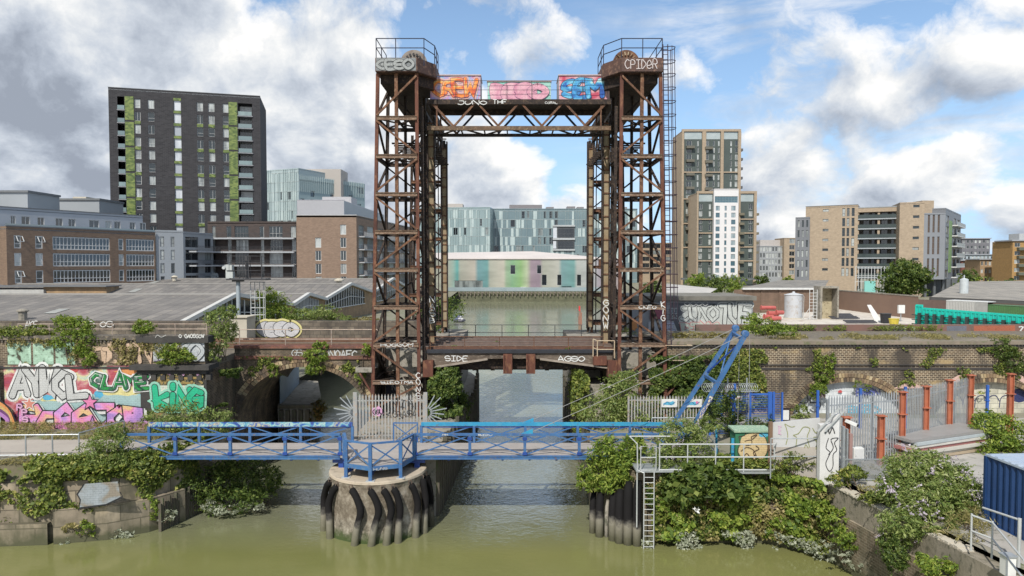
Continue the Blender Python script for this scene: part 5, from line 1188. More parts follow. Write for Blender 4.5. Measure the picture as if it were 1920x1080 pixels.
# grey steel palisade with orange posts
pg = palisade('palisade_fence', 'tall grey palisade fence in front of the white filled arch', (X(1553, 30.6, 790), 30.6), (X(1690, 31.9, 790), 31.9), 3.3, 3.15, GALV, .15, mw=.075)
pg2 = palisade('palisade_fence', 'tall grey palisade fence running back between the orange posts', (X(1690, 31.95, 790), 31.95), (X(1818, 35.6, 790), 35.6), 3.3, 3.2, GALV, .15, mw=.08)
OR = mat('orange_paint', (.47, .16, .085), (.32, .10, .055), .6, 2.5, .1)
for px, D, zt_, lbl in ((1587, 29.2, 5.85, 'near orange post with a small white camera'), (1652, 30.6, 5.6, 'short orange post in front of the grey fence'), (1691, 31.8, 6.45, 'first tall orange post right of the white filled arch'), (1735, 33.0, 6.5, 'second tall orange post along the receding grey fence'), (1779, 34.2, 6.6, 'third tall orange post along the receding grey fence'), (1818, 35.4, 6.65, 'fourth tall orange post, beside the cream filled arch'), (1893, 35.5, 6.7, 'last orange post at the far right end of the cream arch')):
    x = X(px, D, 790); t = thing('orange_post', lbl, 'post', (x, D, 3.3), 'orange steel posts')
    mb = MB(); mb.box(x-.12, x-.09, D-.12, D+.1, 3.3, zt_); mb.box(x+.09, x+.12, D-.12, D+.1, 3.3, zt_); mb.box(x-.09, x+.09, D-.03, D+.0, 3.3, zt_); mb.build('column', OR, t)
    mb = MB()
    for z in (zt_-.06, zt_-1.1): mb.box(x-.19, x+.19, D-.17, D+.12, z, z+.04)
    mb.build('bracket', OR, t)
x = X(1597, 29, 798); t = thing('camera', 'small white security camera beside the near orange post', 'security camera', (x, 29, 5.5)); mb = MB(); mb.bar((x-.25, 29.05, 5.7), (x+.12, 28.8, 5.55), .12, .12); mb.build('housing', WHITE, t); mb = MB(); mb.bar((x+.12, 28.79, 5.55), (x+.17, 28.76, 5.53), .10, .10); mb.build('lens', BLACKP, t)
# grey hoarding, white pillar panel
D = 29.8; xa_, xb_ = X(1452, D), X(1541, 29.0); t = thing('hoarding', 'low grey panel wall with thin olive outlines sprayed on it', 'hoarding', (xa_, D, 3.2))
mb = MB(); mb.prism([(xa_, D, 3.2), (xb_, 29.0, 3.2), (xb_, 29.0, Z(784, 29)), (xa_, D, Z(793, D))], (0, .1, 0)); mb.build('panel', mat('grey_panel', (.50, .51, .52), (.40, .40, .40), .7, 1.0), t)
mb = MB(); mb.box(xa_-.16, xa_-.01, D-.05, D+.1, 3.2, Z(791, D)); mb.build('post', mat('brown_wood', (.22, .14, .09)), t)
mb = MB(); mb.prism([(xa_+.0, D-.015, 3.2), (xb_, 28.985, 3.2), (xb_, 28.985, Z(838, 29)), (xa_, D-.015, Z(838, D))], (0, .01, 0)); mb.build('kick_panel', mat('tan_panel', (.42, .39, .35), (.34, .31, .28), .8, 1.3), t)
OLV = paint((.28, .30, .10)); g = Paint((xa_, D-.005, Z(793, D)-.95), (xb_-xa_, 29.0-D, 0)); 
g.stroke(smooth_line([(.55, .05), (.62, .45), (.55, .8), (.5, .95), (.75, .85), (.9, .9)]), .03, OLV); g.stroke(smooth_line([(.95, 0), (.98, .4), (.85, .5), (1.05, .6), (1.25, .9), (1.5, .85), (1.4, .5), (1.5, .05)]), .03, OLV); g.stroke(smooth_line([(1.3, 0), (1.35, .15), (1.45, 0)]), .03, OLV); g.stroke(smooth_line([(1.6, .9), (1.75, .7), (1.95, .9), (1.8, .65), (2.0, .55), (1.65, .5), (1.78, .3), (1.75, 0)]), .03, OLV); g.tag('IE', .22, .5, .15, .3, .02, LPINK, 2); g.build(t)
D = 28.4; xa_, xb_ = X(1542, D), X(1578, D); t = thing('hoarding', 'narrow white concrete pillar panel with a black outline sprayed on it', 'panel', (xa_, D, 3.1))
mb = MB(); mb.prism([(xa_, D, 3.1), (xb_, D, 3.1), (xb_, D, Z(776, D)), (xb_-.25, D, Z(779, D)), (xb_-.28, D, Z(795, D)), (xa_, D, Z(797, D))], (0, .28, 0)); mb.build('slab', mat('white_render', (.66, .66, .66), (.52, .52, .51), .8, .9, 0, .1), t)
g = Paint((xa_, D, 3.1)); g.stroke(smooth_line([(.35, 2.0), (.25, 1.6), (.42, 1.4), (.35, 1.2), (.25, .9), (.4, .6), (.55, .8), (.55, 1.3), (.7, 1.5), (.6, 1.8), (.75, 2.0), (.45, 1.95), (.55, 1.6), (.35, 1.3)]), .035, BLACKP); g.stroke(smooth_line([(.2, 2.2), (.3, 2.45), (.38, 2.2), (.5, 2.45), (.6, 2.2)]), .04, BLACKP); g.build(t)
mb = MB()
for q in (0, .3): mb.bar((xa_-.15+q, D-.1, 5.4), (xa_+.75+q, D-.1, 6.4), .05, .05)
mb.build('steel_angles', GALVW, t)
mb = MB(); x = xb_+.22; mb.box(x-.1, x-.02, D-.1, D+.1, 3.1, 5.6); mb.box(x+.06, x+.12, D-.1, D+.06, 3.1, 5.5); mb.build('gate_jamb', GALV, t)
mb = MB(); mb.box(x+.17, x+.3, D-.1, D+.02, 3.1, 5.3); mb.build('gate_post', mat('dusty_pink_steel', (.36, .22, .20)), t)
# green cabinet
D = 30.3; xa_, xb_ = X(1382, D), X(1448, D); zt_ = Z(806, D); t = thing('cabinet', 'green sheet metal cabinet with a pale lid and cream graffiti on its front', 'cabinet', (xa_, D, 3.3))
GRN = mat('green_cabinet', (.04, .20, .10), (.03, .13, .07), .6, 2, .1); mb = MB(); mb.box(xa_, xb_, D, D+.75, 3.2, zt_-.1); mb.build('body', GRN, t)
mb = MB(); mb.prism([(xa_-.08, D-.08, zt_-.1), (xb_+.06, D-.08, zt_-.1), (xb_+.06, D+.85, zt_-.07), (xa_-.08, D+.85, zt_-.07)], (0, 0, .08)); mb.build('lid', mat('pale_green_lid', (.27, .40, .29), (.20, .31, .22), .6, 3, c3=(.5, .56, .4)), t)
g = Paint((xa_, D, 3.58)); w = xb_-xa_; g.blob(w*.5, .62, .66, .68, paint((.62, .48, .26)), 5, 18, .08); g.blob(w*.5+.5, 1.18, .22, .12, CYAN, 3)
for st in ([(.15, 1.1), (.4, 1.15), (.5, 1.3), (.9, 1.3), (1.3, 1.1), (1.45, .6), (1.3, .15), (1, -.05)], [(.15, 1.1), (.2, .8), (.1, .45), (.25, .1)], [(.4, .9), (.7, .95), (.7, .75), (.45, .7)], [(.25, .45), (.5, .62), (.8, .5), (.95, .2)], [(.3, .1), (.5, .35), (.7, .15), (.9, .3)], [(.9, .7), (1.05, .55), (.8, .4), (.95, .1)], [(.7, 1.1), (.95, 1.2), (.75, 1.0), (.7, 1.1)]): g.stroke(smooth_line(st), .035, paint((.06, .03, .02)))
g.build(t)
for px, yt, yb, D, lbl in ((1343, 800, 832, 32.0, 'behind the long galvanised rail'), (1374, 822, 866, 30.0, 'beside the green cabinet')):
    x = X(px, D, yt); mb = MB(); mb.tube([(x, D, 3.3), (x, D, Z(yt, D))], .07, 12); mb.build('bollard', TURQ, None, 'slim turquoise post '+lbl, 'bollard', 'turquoise bollards')
# galvanised platform, guard rail and ladder on the right quay
D = 29.45; t = thing('access_platform', 'galvanised access platform with gate and railing on top of the right quay', 'platform', (X(1200, D), D, 3.3))
x0, x1 = X(1238, D), X(1457, D); z_t, z_m, z_b = Z(833, D), Z(857, D), Z(881, D)
for z, nm in ((z_t, 'rail'), (z_m, 'rail'), (z_b, 'rail')): mb = MB(); mb.tube([(x0, D, z), (x1, D, z)], .03, 8); mb.build(nm, GALVW, t)
for px in (1239, 1292, 1345, 1398, 1456): x = X(px, D); mb = MB(); mb.tube([(x, D, z_b-.1), (x, D, z_t)], .028, 8); mb.build('post', GALVW, t)
mb = MB(); mb.box(X(1195, D), X(1345, D), D-.05, D+1.1, z_b-.1, z_b-.03); mb.box(X(1385, D), x1, D-.05, D+.4, z_b-.16, z_b-.08); mb.build('grating', GALV, t)
for q in (z_t, z_m): mb = MB(); mb.tube([(x1, D, q), (x1+.65, D+1.2, q), (x1-.1, D+1.9, q)], .028, 6); mb.build('return_rail', GALVW, t)
mb = MB(); a, b = X(1203, D), X(1232, D)
mb.tube([(a, D-.05, z_b), (a, D-.05, z_t-.08), (b, D-.05, z_t-.08), (b, D-.05, z_b), (a, D-.05, z_b)], .026, 6); mb.tube([(a, D-.05, z_m), (b, D-.05, z_m)], .022, 6); mb.build('gate', GALVW, t)
mb = MB(); c = X(1188, D); mb.tube([(c, D+.8, Z(818, D+.8)), (c+.2, D, z_t+.02), (c+.22, D, z_b-.0), (b-.55, D-.1, z_b-.1)], .028, 6); mb.tube([(c, D+.8, Z(818, D+.8)), (b+.8, D+.8, Z(818, D+.8))], .026, 6); mb.tube([(c+.2, D, z_b), (c+.2, D, .9)], .03, 6); mb.build('side_frame', GALVW, t)
tl_ = thing('ladder', 'galvanised ladder hanging down the right quay into the water', 'ladder', (X(1219, 29.3), 29.3, 0))
a, b = X(1210, 29.35), X(1229, 29.35); mb = MB()
for x in (a, b): mb.tube([(x, 29.35, z_b-.05), (x, 29.35, -.1)], .026, 6)
mb.build('stile', GALVW, tl_)
for k in range(14): mb = MB(); z = .08+k*.235; mb.tube([(a, 29.35, z), (b, 29.35, z)], .016, 6); mb.build('rung', GALVW, tl_)
D = 29.0; t = handrail('railing', 'galvanised railing in front of the low grey hoarding', [(X(1449, D), D, 3.2), (X(1537, D), D, 3.2)], Z(822, D)-3.2, GALV, .026, (1, .55), 1.45)
t = handrail('railing', 'galvanised stair railing behind the buddleia at the footbridge end', [(X(1235, 33.2), 34.6, 3.3), (X(1318, 34.6), 34.6, 3.3), (X(1338, 32), 31.6, 3.3)], 1.25, GALV, .028, (1, .6, .25), 1.5)
# left path handrail
t = handrail('railing', 'low galvanised handrail along the left bank path', [(X(-60, 31.6), 31.6, 3.32), (X(142, 31.8), 31.8, 3.32)], 1.08, GALV, .03, (1, .12), 1.3)
t = handrail('railing', 'galvanised handrail rising from the path to the footbridge', [(X(142, 31.9), 31.9, 3.32), (X(228, 34.3), 34.3, 3.36)], 1.12, GALV, .028, (1,), 2.2)
mb = MB(); mb.poly([(-60, 31.8, 3.312), (X(142, 32), 31.95, 3.312), (-17.6, 32.2, 3.312), (-17.6, 34.2, 3.312), (-21.5, 35.2, 3.312), (-60, 33.4, 3.312)]); mb.build('path', mat('path_asphalt', (.40, .37, .33), (.32, .29, .26), .9, .8, 0, .2), kind='structure')
mb = MB(); mb.poly([(11.8, 30.3, 3.31), (14.0, 28.9, 3.31), (15.0, 24, 3.31), (15.8, 18, 3.31), (16.8, 8, 3.31), (40, 8, 3.31), (40, 40, 3.31), (12, 40, 3.31)]); mb.build('paving', mat('yard_concrete', (.42, .40, .37), (.30, .29, .27), .9, .6, 0, .2, c3=(.2, .2, .17)), kind='structure')
# meter cabinet and stacked panels in the yard
D = 29.6; t = thing('meter_box', 'white meter box on a post in front of the grey fence', 'meter box', (X(1615, D), D, 3.3)); x = X(1606, D); mb = MB(); mb.box(x, x+.45, D, D+.25, 3.75, 4.35); mb.build('box', WHITE, t); mb = MB(); mb.box(x+.1, x+.35, D+.05, D+.2, 3.3, 3.75); mb.build('stand', GALV, t); mb = MB(); mb.box(x+.04, x+.41, D-.02, D, 3.79, 4.31); mb.box(x+.06, x+.1, D-.04, D-.02, 4.0, 4.1); mb.build('door', paint((.68, .69, .69)), t)
cols = [paint((.45, .36, .25)), paint((.55, .50, .40)), paint((.58, .56, .50)), paint((.40, .16, .15)), paint((.62, .60, .55)), paint((.45, .50, .52)), paint((.30, .29, .28))]
nm = ['bottom brown board of the pile by the orange posts', 'second board up in the pile, pale timber', 'third board up in the pile, dirty white', 'red edged board in the middle of the pile', 'white board near the top of the pile', 'thin blue grey sheet lying near the top of the pile', 'dark felted sheet on the very top of the pile']
for k in range(7):
    off = .06*math.sin(k*2.3); a = Vector((X(1712, 31.0)+.2*(k % 3)+off, 31.0)); b = Vector((X(1856, 33.3)-.15*(k % 2), 33.0+off)); u = (b-a).normalized(); n_ = Vector((-u.y, u.x)); z0_ = 3.34+k*.145
    mb = MB(); mb.prism([(a.x, a.y, z0_), (b.x, b.y, z0_), ((b+n_*1.5).x, (b+n_*1.5).y, z0_), ((a+n_*1.5).x, (a+n_*1.5).y, z0_)], (0, 0, .13)); mb.build('stacked_board', cols[k], None, nm[k], 'board', 'boards stacked in the yard')
# blue container bottom right
tc = thing('container', 'dark blue corrugated steel container with a pale roof at the right edge', 'container', (17.6, 21.5, 3.2))
CO = Vector((X(1849, 23.9, 900), 23.9)); du = Vector((.05, -1)).normalized(); dv = Vector((1, .05)).normalized()
CBL = mat('container_blue', (.016, .052, .155), (.012, .038, .115), .5, 1.5, .1); mb = MB(); z0_, z1_ = 3.2, 5.62
n = 22; vs = []
for i in range(n*4+1):
    o = 0 if i % 4 in (0, 1) else .05; q = CO+du*(i*6.0/(n*4))+dv*(o); vs.append(q)
for i in range(len(vs)-1): mb.add([(vs[i].x, vs[i].y, z0_), (vs[i+1].x, vs[i+1].y, z0_), (vs[i+1].x, vs[i+1].y, z1_), (vs[i].x, vs[i].y, z1_)], [(0, 1, 2, 3)])
q0, q1 = CO+dv*.06, CO+dv*.06+du*6; q2, q3 = q1+dv*2.3, q0+dv*2.3
mb.add([(q0.x, q0.y, z0_), (q3.x, q3.y, z0_), (q3.x, q3.y, z1_), (q0.x, q0.y, z1_)], [(0, 1, 2, 3)]); mb.add([(q1.x, q1.y, z0_), (q2.x, q2.y, z0_), (q2.x, q2.y, z1_), (q1.x, q1.y, z1_)], [(0, 1, 2, 3)]); mb.add([(q3.x, q3.y, z0_), (q2.x, q2.y, z0_), (q2.x, q2.y, z1_), (q3.x, q3.y, z1_)], [(0, 1, 2, 3)]); mb.build('side', CBL, tc)
mb = MB(); a, b, c, d = CO-dv*.03-du*.03, CO-dv*.03+du*6.03, CO+dv*2.42+du*6.03, CO+dv*2.42-du*.03
mb.prism([(p.x, p.y, z1_) for p in (a, b, c, d)], (0, 0, .07)); mb.build('roof', mat('container_roof', (.42, .48, .55), (.30, .38, .50), .6, 2, .1), tc)
mb = MB()
for i in range(20): p = CO+du*(.15+i*.3); q = p+dv*2.35; mb.bar((p.x, p.y, z1_+.085), (q.x, q.y, z1_+.085), .12, .03)
mb.build('roof_ribs', mat('container_roof', (0, 0, 0)), tc)
mb = MB(); mb.bar((CO.x-.02, CO.y, z0_), (CO.x-.02, CO.y, z1_), .1, .1); mb.bar((vs[0].x, vs[0].y, z0_+.06), (vs[-1].x, vs[-1].y, z0_+.06), .1, .12); mb.build('frame', CBL, tc)
t = thing('railing', 'galvanised ramp railing beside the blue container in the bottom right corner', 'railing', (15.5, 19, 3.3))
p1, p2 = P(1843, 952, 21.6), P(1912, 975, 20.2); p3, p4, p5 = P(1822, 966, 21.4), P(1861, 980, 20.8), P(1921, 1052, 18.2)
mb = MB(); mb.tube([p1, p2], .035, 8); mb.tube([p3, p4, p5], .03, 8); mb.tube([p3-Vector((0, 0, .5)), p4-Vector((0, 0, .5)), p5-Vector((0, 0, .5))], .03, 8); mb.build('rail', GALVW, t)
for q, r_ in ((p2, .05), (p4, .03), (p3, .03)): mb = MB(); mb.tube([(q.x, q.y, 3.3), q+Vector((0, 0, .05))], r_, 8); mb.build('post', GALVW, t)
t = thing('control_box', 'small pale control box beside the ramp railing', 'control box', (X(1895, 19.6), 19.6, 3.3)); x = P(1885, 1040, 19.6).x; mb = MB(); mb.box(x-.05, x+.25, 19.5, 19.75, 3.35, 3.9); mb.build('box', WHITE, t); mb = MB(); mb.box(x-.08, x+.28, 19.46, 19.79, 3.9, 3.94); mb.build('lid', GALV, t)
mb = MB(); 

t = thing('mesh_barrier', 'low grey mesh barrier standing on the yard between the pink jamb and the buddleia', 'barrier', (X(1625, 28.3), 28.3, 3.31))
x0, x1 = X(1588, 28.3), X(1682, 28.3); mb = MB(); mb.box(x0, x1, 28.28, 28.33, 4.2, 4.25); mb.box(x0, x1, 28.28, 28.33, 3.35, 3.4); mb.build('rail', GALV, t)
mb = MB()
for k in range(56): x = x0+(x1-x0)*k/55; mb.box(x-.008, x+.008, 28.29, 28.31, 3.4, 4.2)
mb.build('wire', GALV, t)
for x in (x0, x1): mb = MB(); mb.box(x-.03, x+.03, 28.26, 28.35, 3.3, 4.35); mb.build('post', GALV, t)

# gusset plates and bolts on the footbridge trusses
for Y, xs_ in ((YN, [xn(p) for p in (228, 329, 432, 535, 638)]), (YN, [xn(p) for p in (779, 881, 984, 1086, 1188)])):
    mb = MB()
    for x in xs_:
        for z in (zt-.24, zb+.16): mb.box(x-.11, x+.11, Y-.085, Y-.066, z-.07, z+.07)
        for z in (zt-.28, zt-.20, zb+.12, zb+.20):
            for q in (-.08, .08): mb.box(x+q-.012, x+q+.012, Y-.098, Y-.086, z-.012, z+.012)
    mb.build('gusset_plate', BLUED, tb)
# ------------------------------------------------------------------ distant buildings
GL = glassy('window_glass', amt=.4, rough=.12); GLD = glassy('dark_glass', (.015, .02, .025), (.25, .28, .28), .2); GLB = glassy('blue_glass', (.07, .14, .18), (.35, .42, .45), .5, .04)
WF = paint((.66, .67, .66)); GF = paint((.16, .17, .18)); AL = mat('grey_cladding', (.34, .365, .385), (.30, .32, .34), .45, .15, .2)
def shell(t, pts, z0, z1, m, skip=(), roofm=None, name='wall'):
    """plain side walls and roof of a block; pts anticlockwise from above"""
    mb = MB(); n = len(pts)
    for i in range(n):
        if i in skip: continue
        a, b = pts[i], pts[(i+1) % n]; mb.add([(a[0], a[1], z0), (b[0], b[1], z0), (b[0], b[1], z1), (a[0], a[1], z1)], [(0, 1, 2, 3)])
    if mb.v: mb.build(name, m, t)
    mb = MB(); mb.prism([(p[0], p[1], z1-.5) for p in pts], (0, 0, .15)); mb.build('roof', roofm or AL, t)
def parapet(t, W_, z, m, h=.15, out=.08, th=.35):
    mb = MB(); W_.box(mb, -.05, W_.L+.05, z-.0, z+h, -th, out); mb.build('parapet', m, t)
def behind(W_, d): return [(W_.A.x, W_.A.y), (W_.B.x, W_.B.y), (W_.B.x-W_.n.x*d, W_.B.y-W_.n.y*d), (W_.A.x-W_.n.x*d, W_.A.y-W_.n.y*d)]
# --- left brick apartments with white glazed loggias
BK1 = brick('brown_brick', (.235, .160, .110), (.18, .12, .085), (.20, .16, .12), .5, .15, .012, bump=0)
t = thing('apartment_block', 'brown brick apartment block with white framed glazed balconies at the far left', 'apartment block', (-78, 125, 3.3))
W1 = Wall((X(12, 114, 450), 114), (X(291, 137.5, 450), 137.5), 3.2, 18.7)
zr = [17.3, 14.33, 11.36, 8.4]
for zt_ in zr[:4]:
    for a, b in ((26, 40), (66, 80), (222, 232)):
        W1.window(t, W1.u_of(a), W1.u_of(b), zt_-2.25, zt_-.05, 'trans', WF, GL, .12, True, fw=.16)
    for a, b in ((98.5, 206), (236, 289)):
        ua, ub = W1.u_of(a), W1.u_of(b); n = 2
        W1.window(t, ua, ub, zt_-2.35, zt_, 'bay', WF, GLD, .15, True, fw=.17)
W1.build('wall', BK1, t, .25)
shell(t, behind(W1, 14), 3.2, 18.7, BK1, (0,)); parapet(t, W1, 18.7, GF, .2)
# open top-hung sashes
for zt_, pxs in ((17.3, (30, 70)), (11.36, (30,))):
    for a in pxs:
        u = W1.u_of(a); p = W1.at(u, zt_-.2, .1); q = W1.at(u+.9, zt_-.2, .1); r_ = W1.at(u+.9, zt_-1.1, .7); s_ = W1.at(u, zt_-1.1, .7)
        mb = MB()
        for c, d in ((p, q), (q, r_), (r_, s_), (s_, p)): mb.bar(c, d, .09, .09)
        mb.build('open_sash', WF, t)
sb = 1.6; W1b = Wall((W1.A.x-20-W1.n.x*sb, W1.A.y-36-W1.n.y*sb), (W1.B.x-W1.n.x*sb-W1.u.x*1.5, W1.B.y-W1.n.y*sb-W1.u.y*1.5), 18.5, 22.0)
for a, b, st in ((20, 30, 'split'), (40, 57, 'split'), (70, 84, 'split'), (104, 118, 'split'), (128, 142, 'split'), (167, 186, 'split'), (197, 209, 'split'), (214, 226, 'split'), (243, 254, 'split'), (262, 274, 'split')):
    W1b.window(t, W1b.u_of(a, 425), W1b.u_of(b, 425), 18.75, 20.6, st, WF, GLD, .12, fw=.12)
W1b.build('upper_storey', mat('ribbed_cladding', (.40, .42, .45), (.36, .38, .41), .45, .3, .2), t)
shell(t, behind(W1b, 12), 18.5, 22.0, AL, (0,)); parapet(t, W1b, 22.0, GF, .12, .15)
mb = MB(); n_ = 30
W1.box(mb, 0, W1.L, 18.9, 19.2, -.12, -.10); mb.build('glass_rail', glassy('rail_glass', (.2, .26, .27), (.3, .36, .36), .5), t)
for a, b, y, D in ((-10, 52, 357, 128), (110, 186, 372, 146)):
    x0, x1 = X(a, D, 380), X(b, D, 380); z1_ = Z(y, D); mb = MB(); mb.box(x0, x1, D, D+9, 21, z1_-.4); mb.build('plant_room', AL, t); mb = MB(); mb.box(x0-.3, x1+.3, D-.3, D+9, z1_-.4, z1_); mb.build('plant_room_roof', GF, t)
    mb = MB()
    for k in range(3): mb.box(x0+1+(x1-x0)*k/3, x0+1.8+(x1-x0)*k/3, D-.06, D, 21.8, 22.5)
    mb.build('vent', WF, t)
D = 146; mb = MB(); mb.box(X(135, D), X(160, D), D+1, D+4, Z(372, D), Z(368, D)); mb.build('roof_hatch', CONCL, t)
# --- grey clad block with balconies
t = thing('apartment_block', 'grey clad apartment block with long dark balconies between two brick blocks', 'apartment block', (-62, 150, 3.3))
W2 = Wall((X(293, 138, 480), 138), (X(344, 141, 480), 141), 3.2, Z(431, 138)); zl = [Z(y, 140) for y in (444, 468.5, 493.5, 518)]
for z in zl:
    for a, b in ((300, 307.5), (320, 327)): W2.window(t, W2.u_of(a), W2.u_of(b), z-2.05, z, 'trans', GF, GL, .15)
W2.build('wall', AL, t); shell(t, behind(W2, 18), 3.2, W2.z1, AL, (0,))
W2c = Wall((X(344, 141.05, 480), 141.05), (X(400, 150, 480), 150), 3.2, Z(434, 141))
for z in zl: W2c.window(t, .6, 4.5, z-2.1, z+.1, 'split', GF, GLD, .15); W2c.window(t, 6.5, 8.5, z-2.1, z-.1, 'split', GF, GLD, .15)
W2c.build('wall', AL, t); shell(t, behind(W2c, 10), 3.2, W2c.z1, AL, (0,))
W2b = Wall((X(390, 152, 480), 152), (X(556, 152, 480), 152), 3.2, Z(415, 152)); BKD = brick('dark_brown_brick', (.075, .055, .05), (.05, .04, .038), (.08, .07, .06), .6, .2, .012, bump=0)
lv = [Z(y, 152) for y in (424, 449.5, 474.5, 499, 522)]
for li, z in enumerate(lv):
    for a, b, st in ((398, 404, 'plain'), (425, 434, 'plain'), (440, 466, 'bay'), (487, 495, 'plain'), (505, 530, 'bay'), (545, 555, 'split')): W2b.window(t, W2b.u_of(a+li % 2*2), W2b.u_of(b), z-2.5, z, st, WF if a != 440 else GF, GL, .2)
W2b.build('wall', BKD, t); shell(t, behind(W2b, 12), 3.2, W2b.z1, BKD, (0,))
GLR = glassy('rail_glass', (.2, .26, .27)); BLK = paint((.05, .05, .055))
for z in lv:
    mb = MB(); W2b.box(mb, -1.5 if z != lv[0] else .5, W2b.L, z-2.95, z-2.62, .0, 2.0); mb.build('balcony_slab', paint((.40, .42, .44)), t)
    mb = MB(); W2b.box(mb, -1.5 if z != lv[0] else .5, W2b.L, z-1.62, z-1.58, 1.9, 1.95)
    for k in range(70): u = W2b.L*k/70; W2b.box(mb, u, u+.05, z-2.62, z-1.6, 1.9, 1.93)
    mb.build('balcony_rail', BLK, t)
    if z != lv[0]:
        mb = MB(); W2c.box(mb, 1.5, W2c.L, z-2.95, z-2.65, 0, 1.9); mb.build('balcony_slab', paint((.40, .42, .44)), t)
        mb = MB(); W2c.box(mb, 1.5, W2c.L, z-1.62, z-1.58, 1.8, 1.85)
        for k in range(28): u = 1.5+(W2c.L-1.5)*k/28; W2c.box(mb, u, u+.05, z-2.62, z-1.6, 1.8, 1.83)
        mb.build('balcony_rail', BLK, t)
# --- dark tower with green panels
t = thing('tower_block', 'tall dark brick tower block with vertical bright green panels', 'tower block', (-78, 165, 3.3))
BKT = brick('charcoal_brick', (.042, .041, .046), (.023, .023, .027), (.062, .060, .062), .9, .3, .03, bump=0)
W3 = Wall((X(205.5, 160, 300), 160), (X(489, 168.5, 300), 168.5), 3.2, 53.4)
m, nt, b = new_mat('green_panels'); wv, pos, sp = wallvec(nt); tt_ = nt.nodes.new('ShaderNodeTexBrick'); nt.links.new(wv, tt_.inputs[0]); tt_.inputs['Scale'].default_value = 1; tt_.inputs['Brick Width'].default_value = .55; tt_.inputs['Row Height'].default_value = .28; tt_.inputs['Mortar Size'].default_value = .0
tt_.inputs['Color1'].default_value = (.21, .26, .075, 1); tt_.inputs['Color2'].default_value = (.06, .10, .03, 1); nt.links.new(tt_.outputs[0], b.inputs['Base Color']); b.inputs['Roughness'].default_value = .4; GP = m
zt0 = 51.15; ns = 11; sp_ = 2.975
u_ = lambda px: W3.u_of(px, 300)
mbg = []
for k in range(ns):
    z1_ = zt0-k*sp_; z0_ = z1_-2.15
    for a, b in ((254, 265), (279, 291), (370.5, 382), (392, 403.5), (419, 429.5)):
        if a == 254 and k > 9: continue
        W3.window(t, u_(a), u_(b), z0_, z1_, 'split' if (k+int(a)) % 2 else 'trans', WF, GL, .2)
    W3.window(t, u_(327), u_(341), z0_-.15, z1_+.15, 'plain', GF, glassy('pale_panel', (.35, .38, .42), (.60, .63, .66), .6, .1), .25, name='stair_window')
    W3.hole(u_(222), u_(235), z0_-.55, z1_+.3); W3.hole(u_(447.5), u_(474), z0_-.55, z1_+.3)
W3.build('wall', BKT, t, .2)
shell(t, behind(W3, 16), 3.2, 53.4, BKT, (0,)); parapet(t, W3, 53.4, GF, .12)
for a, b in ((236, 252.5), (430, 446)):
    for k in range(5):
        mb = MB(); z1_ = zt0-k*2*sp_+.45; W3.box(mb, u_(a), u_(b), z1_-2*sp_+.45, z1_, 0, .06); mb.build('green_panel', GP, t)
for k in range(ns+1):
    mb = MB(); z1_ = zt0-(k-1)*sp_; W3.box(mb, u_(327), u_(341), z1_-2.3-.62, z1_-2.32, 0, .05); mb.build('green_panel', GP, t)
    if k % 2 and k < 11:
        for a, b in ((370.5, 382), (392, 403.5), (419, 429.5), (254, 265)):
            mb = MB(); W3.box(mb, u_(a), u_(b), z1_-sp_-sp_+.82-2.15+.0+.55, z1_-sp_-2.17, 0, .045) if False else W3.box(mb, u_(a), u_(b), z1_-sp_-2.93, z1_-sp_-2.2, 0, .045); mb.build('green_panel', GP, t)
mbw = MB(); W3.box(mbw, u_(215), u_(245), 5, 53, -5.2, -5.1); mbw.build('recess_wall', BKT, t)
mbw = MB(); W3.box(mbw, u_(440), u_(480), 5, 53, -2.2, -2.1); mbw.build('recess_wall', BKT, t)
for k in range(ns):
    z1_ = zt0-k*sp_; z0_ = z1_-2.15
    mb = MB(); W3.box(mb, u_(446.5), u_(475), z0_-.75, z0_-.56, -2.0, .25); W3.box(mb, u_(221), u_(236), z0_-.75, z0_-.56, -4, .12); mb.build('balcony_slab', paint((.30, .31, .33)), t)
    mb = MB(); W3.box(mb, u_(448), u_(473), z0_-.5, z0_+.45, .12, .16); W3.box(mb, u_(222), u_(235), z0_-.5, z0_+.45, .02, .06); mb.build('balcony_glass', glassy('balcony_glass', (.16, .22, .23), (.22, .3, .3), .4), t)
    o = W3.window(t, u_(449), u_(472), z0_-.5, z1_, 'bay', WF, GL, 0, hole=False); p = W3.at(u_(449), z0_-.5, -2.05); o.location = p-WL[t.name]
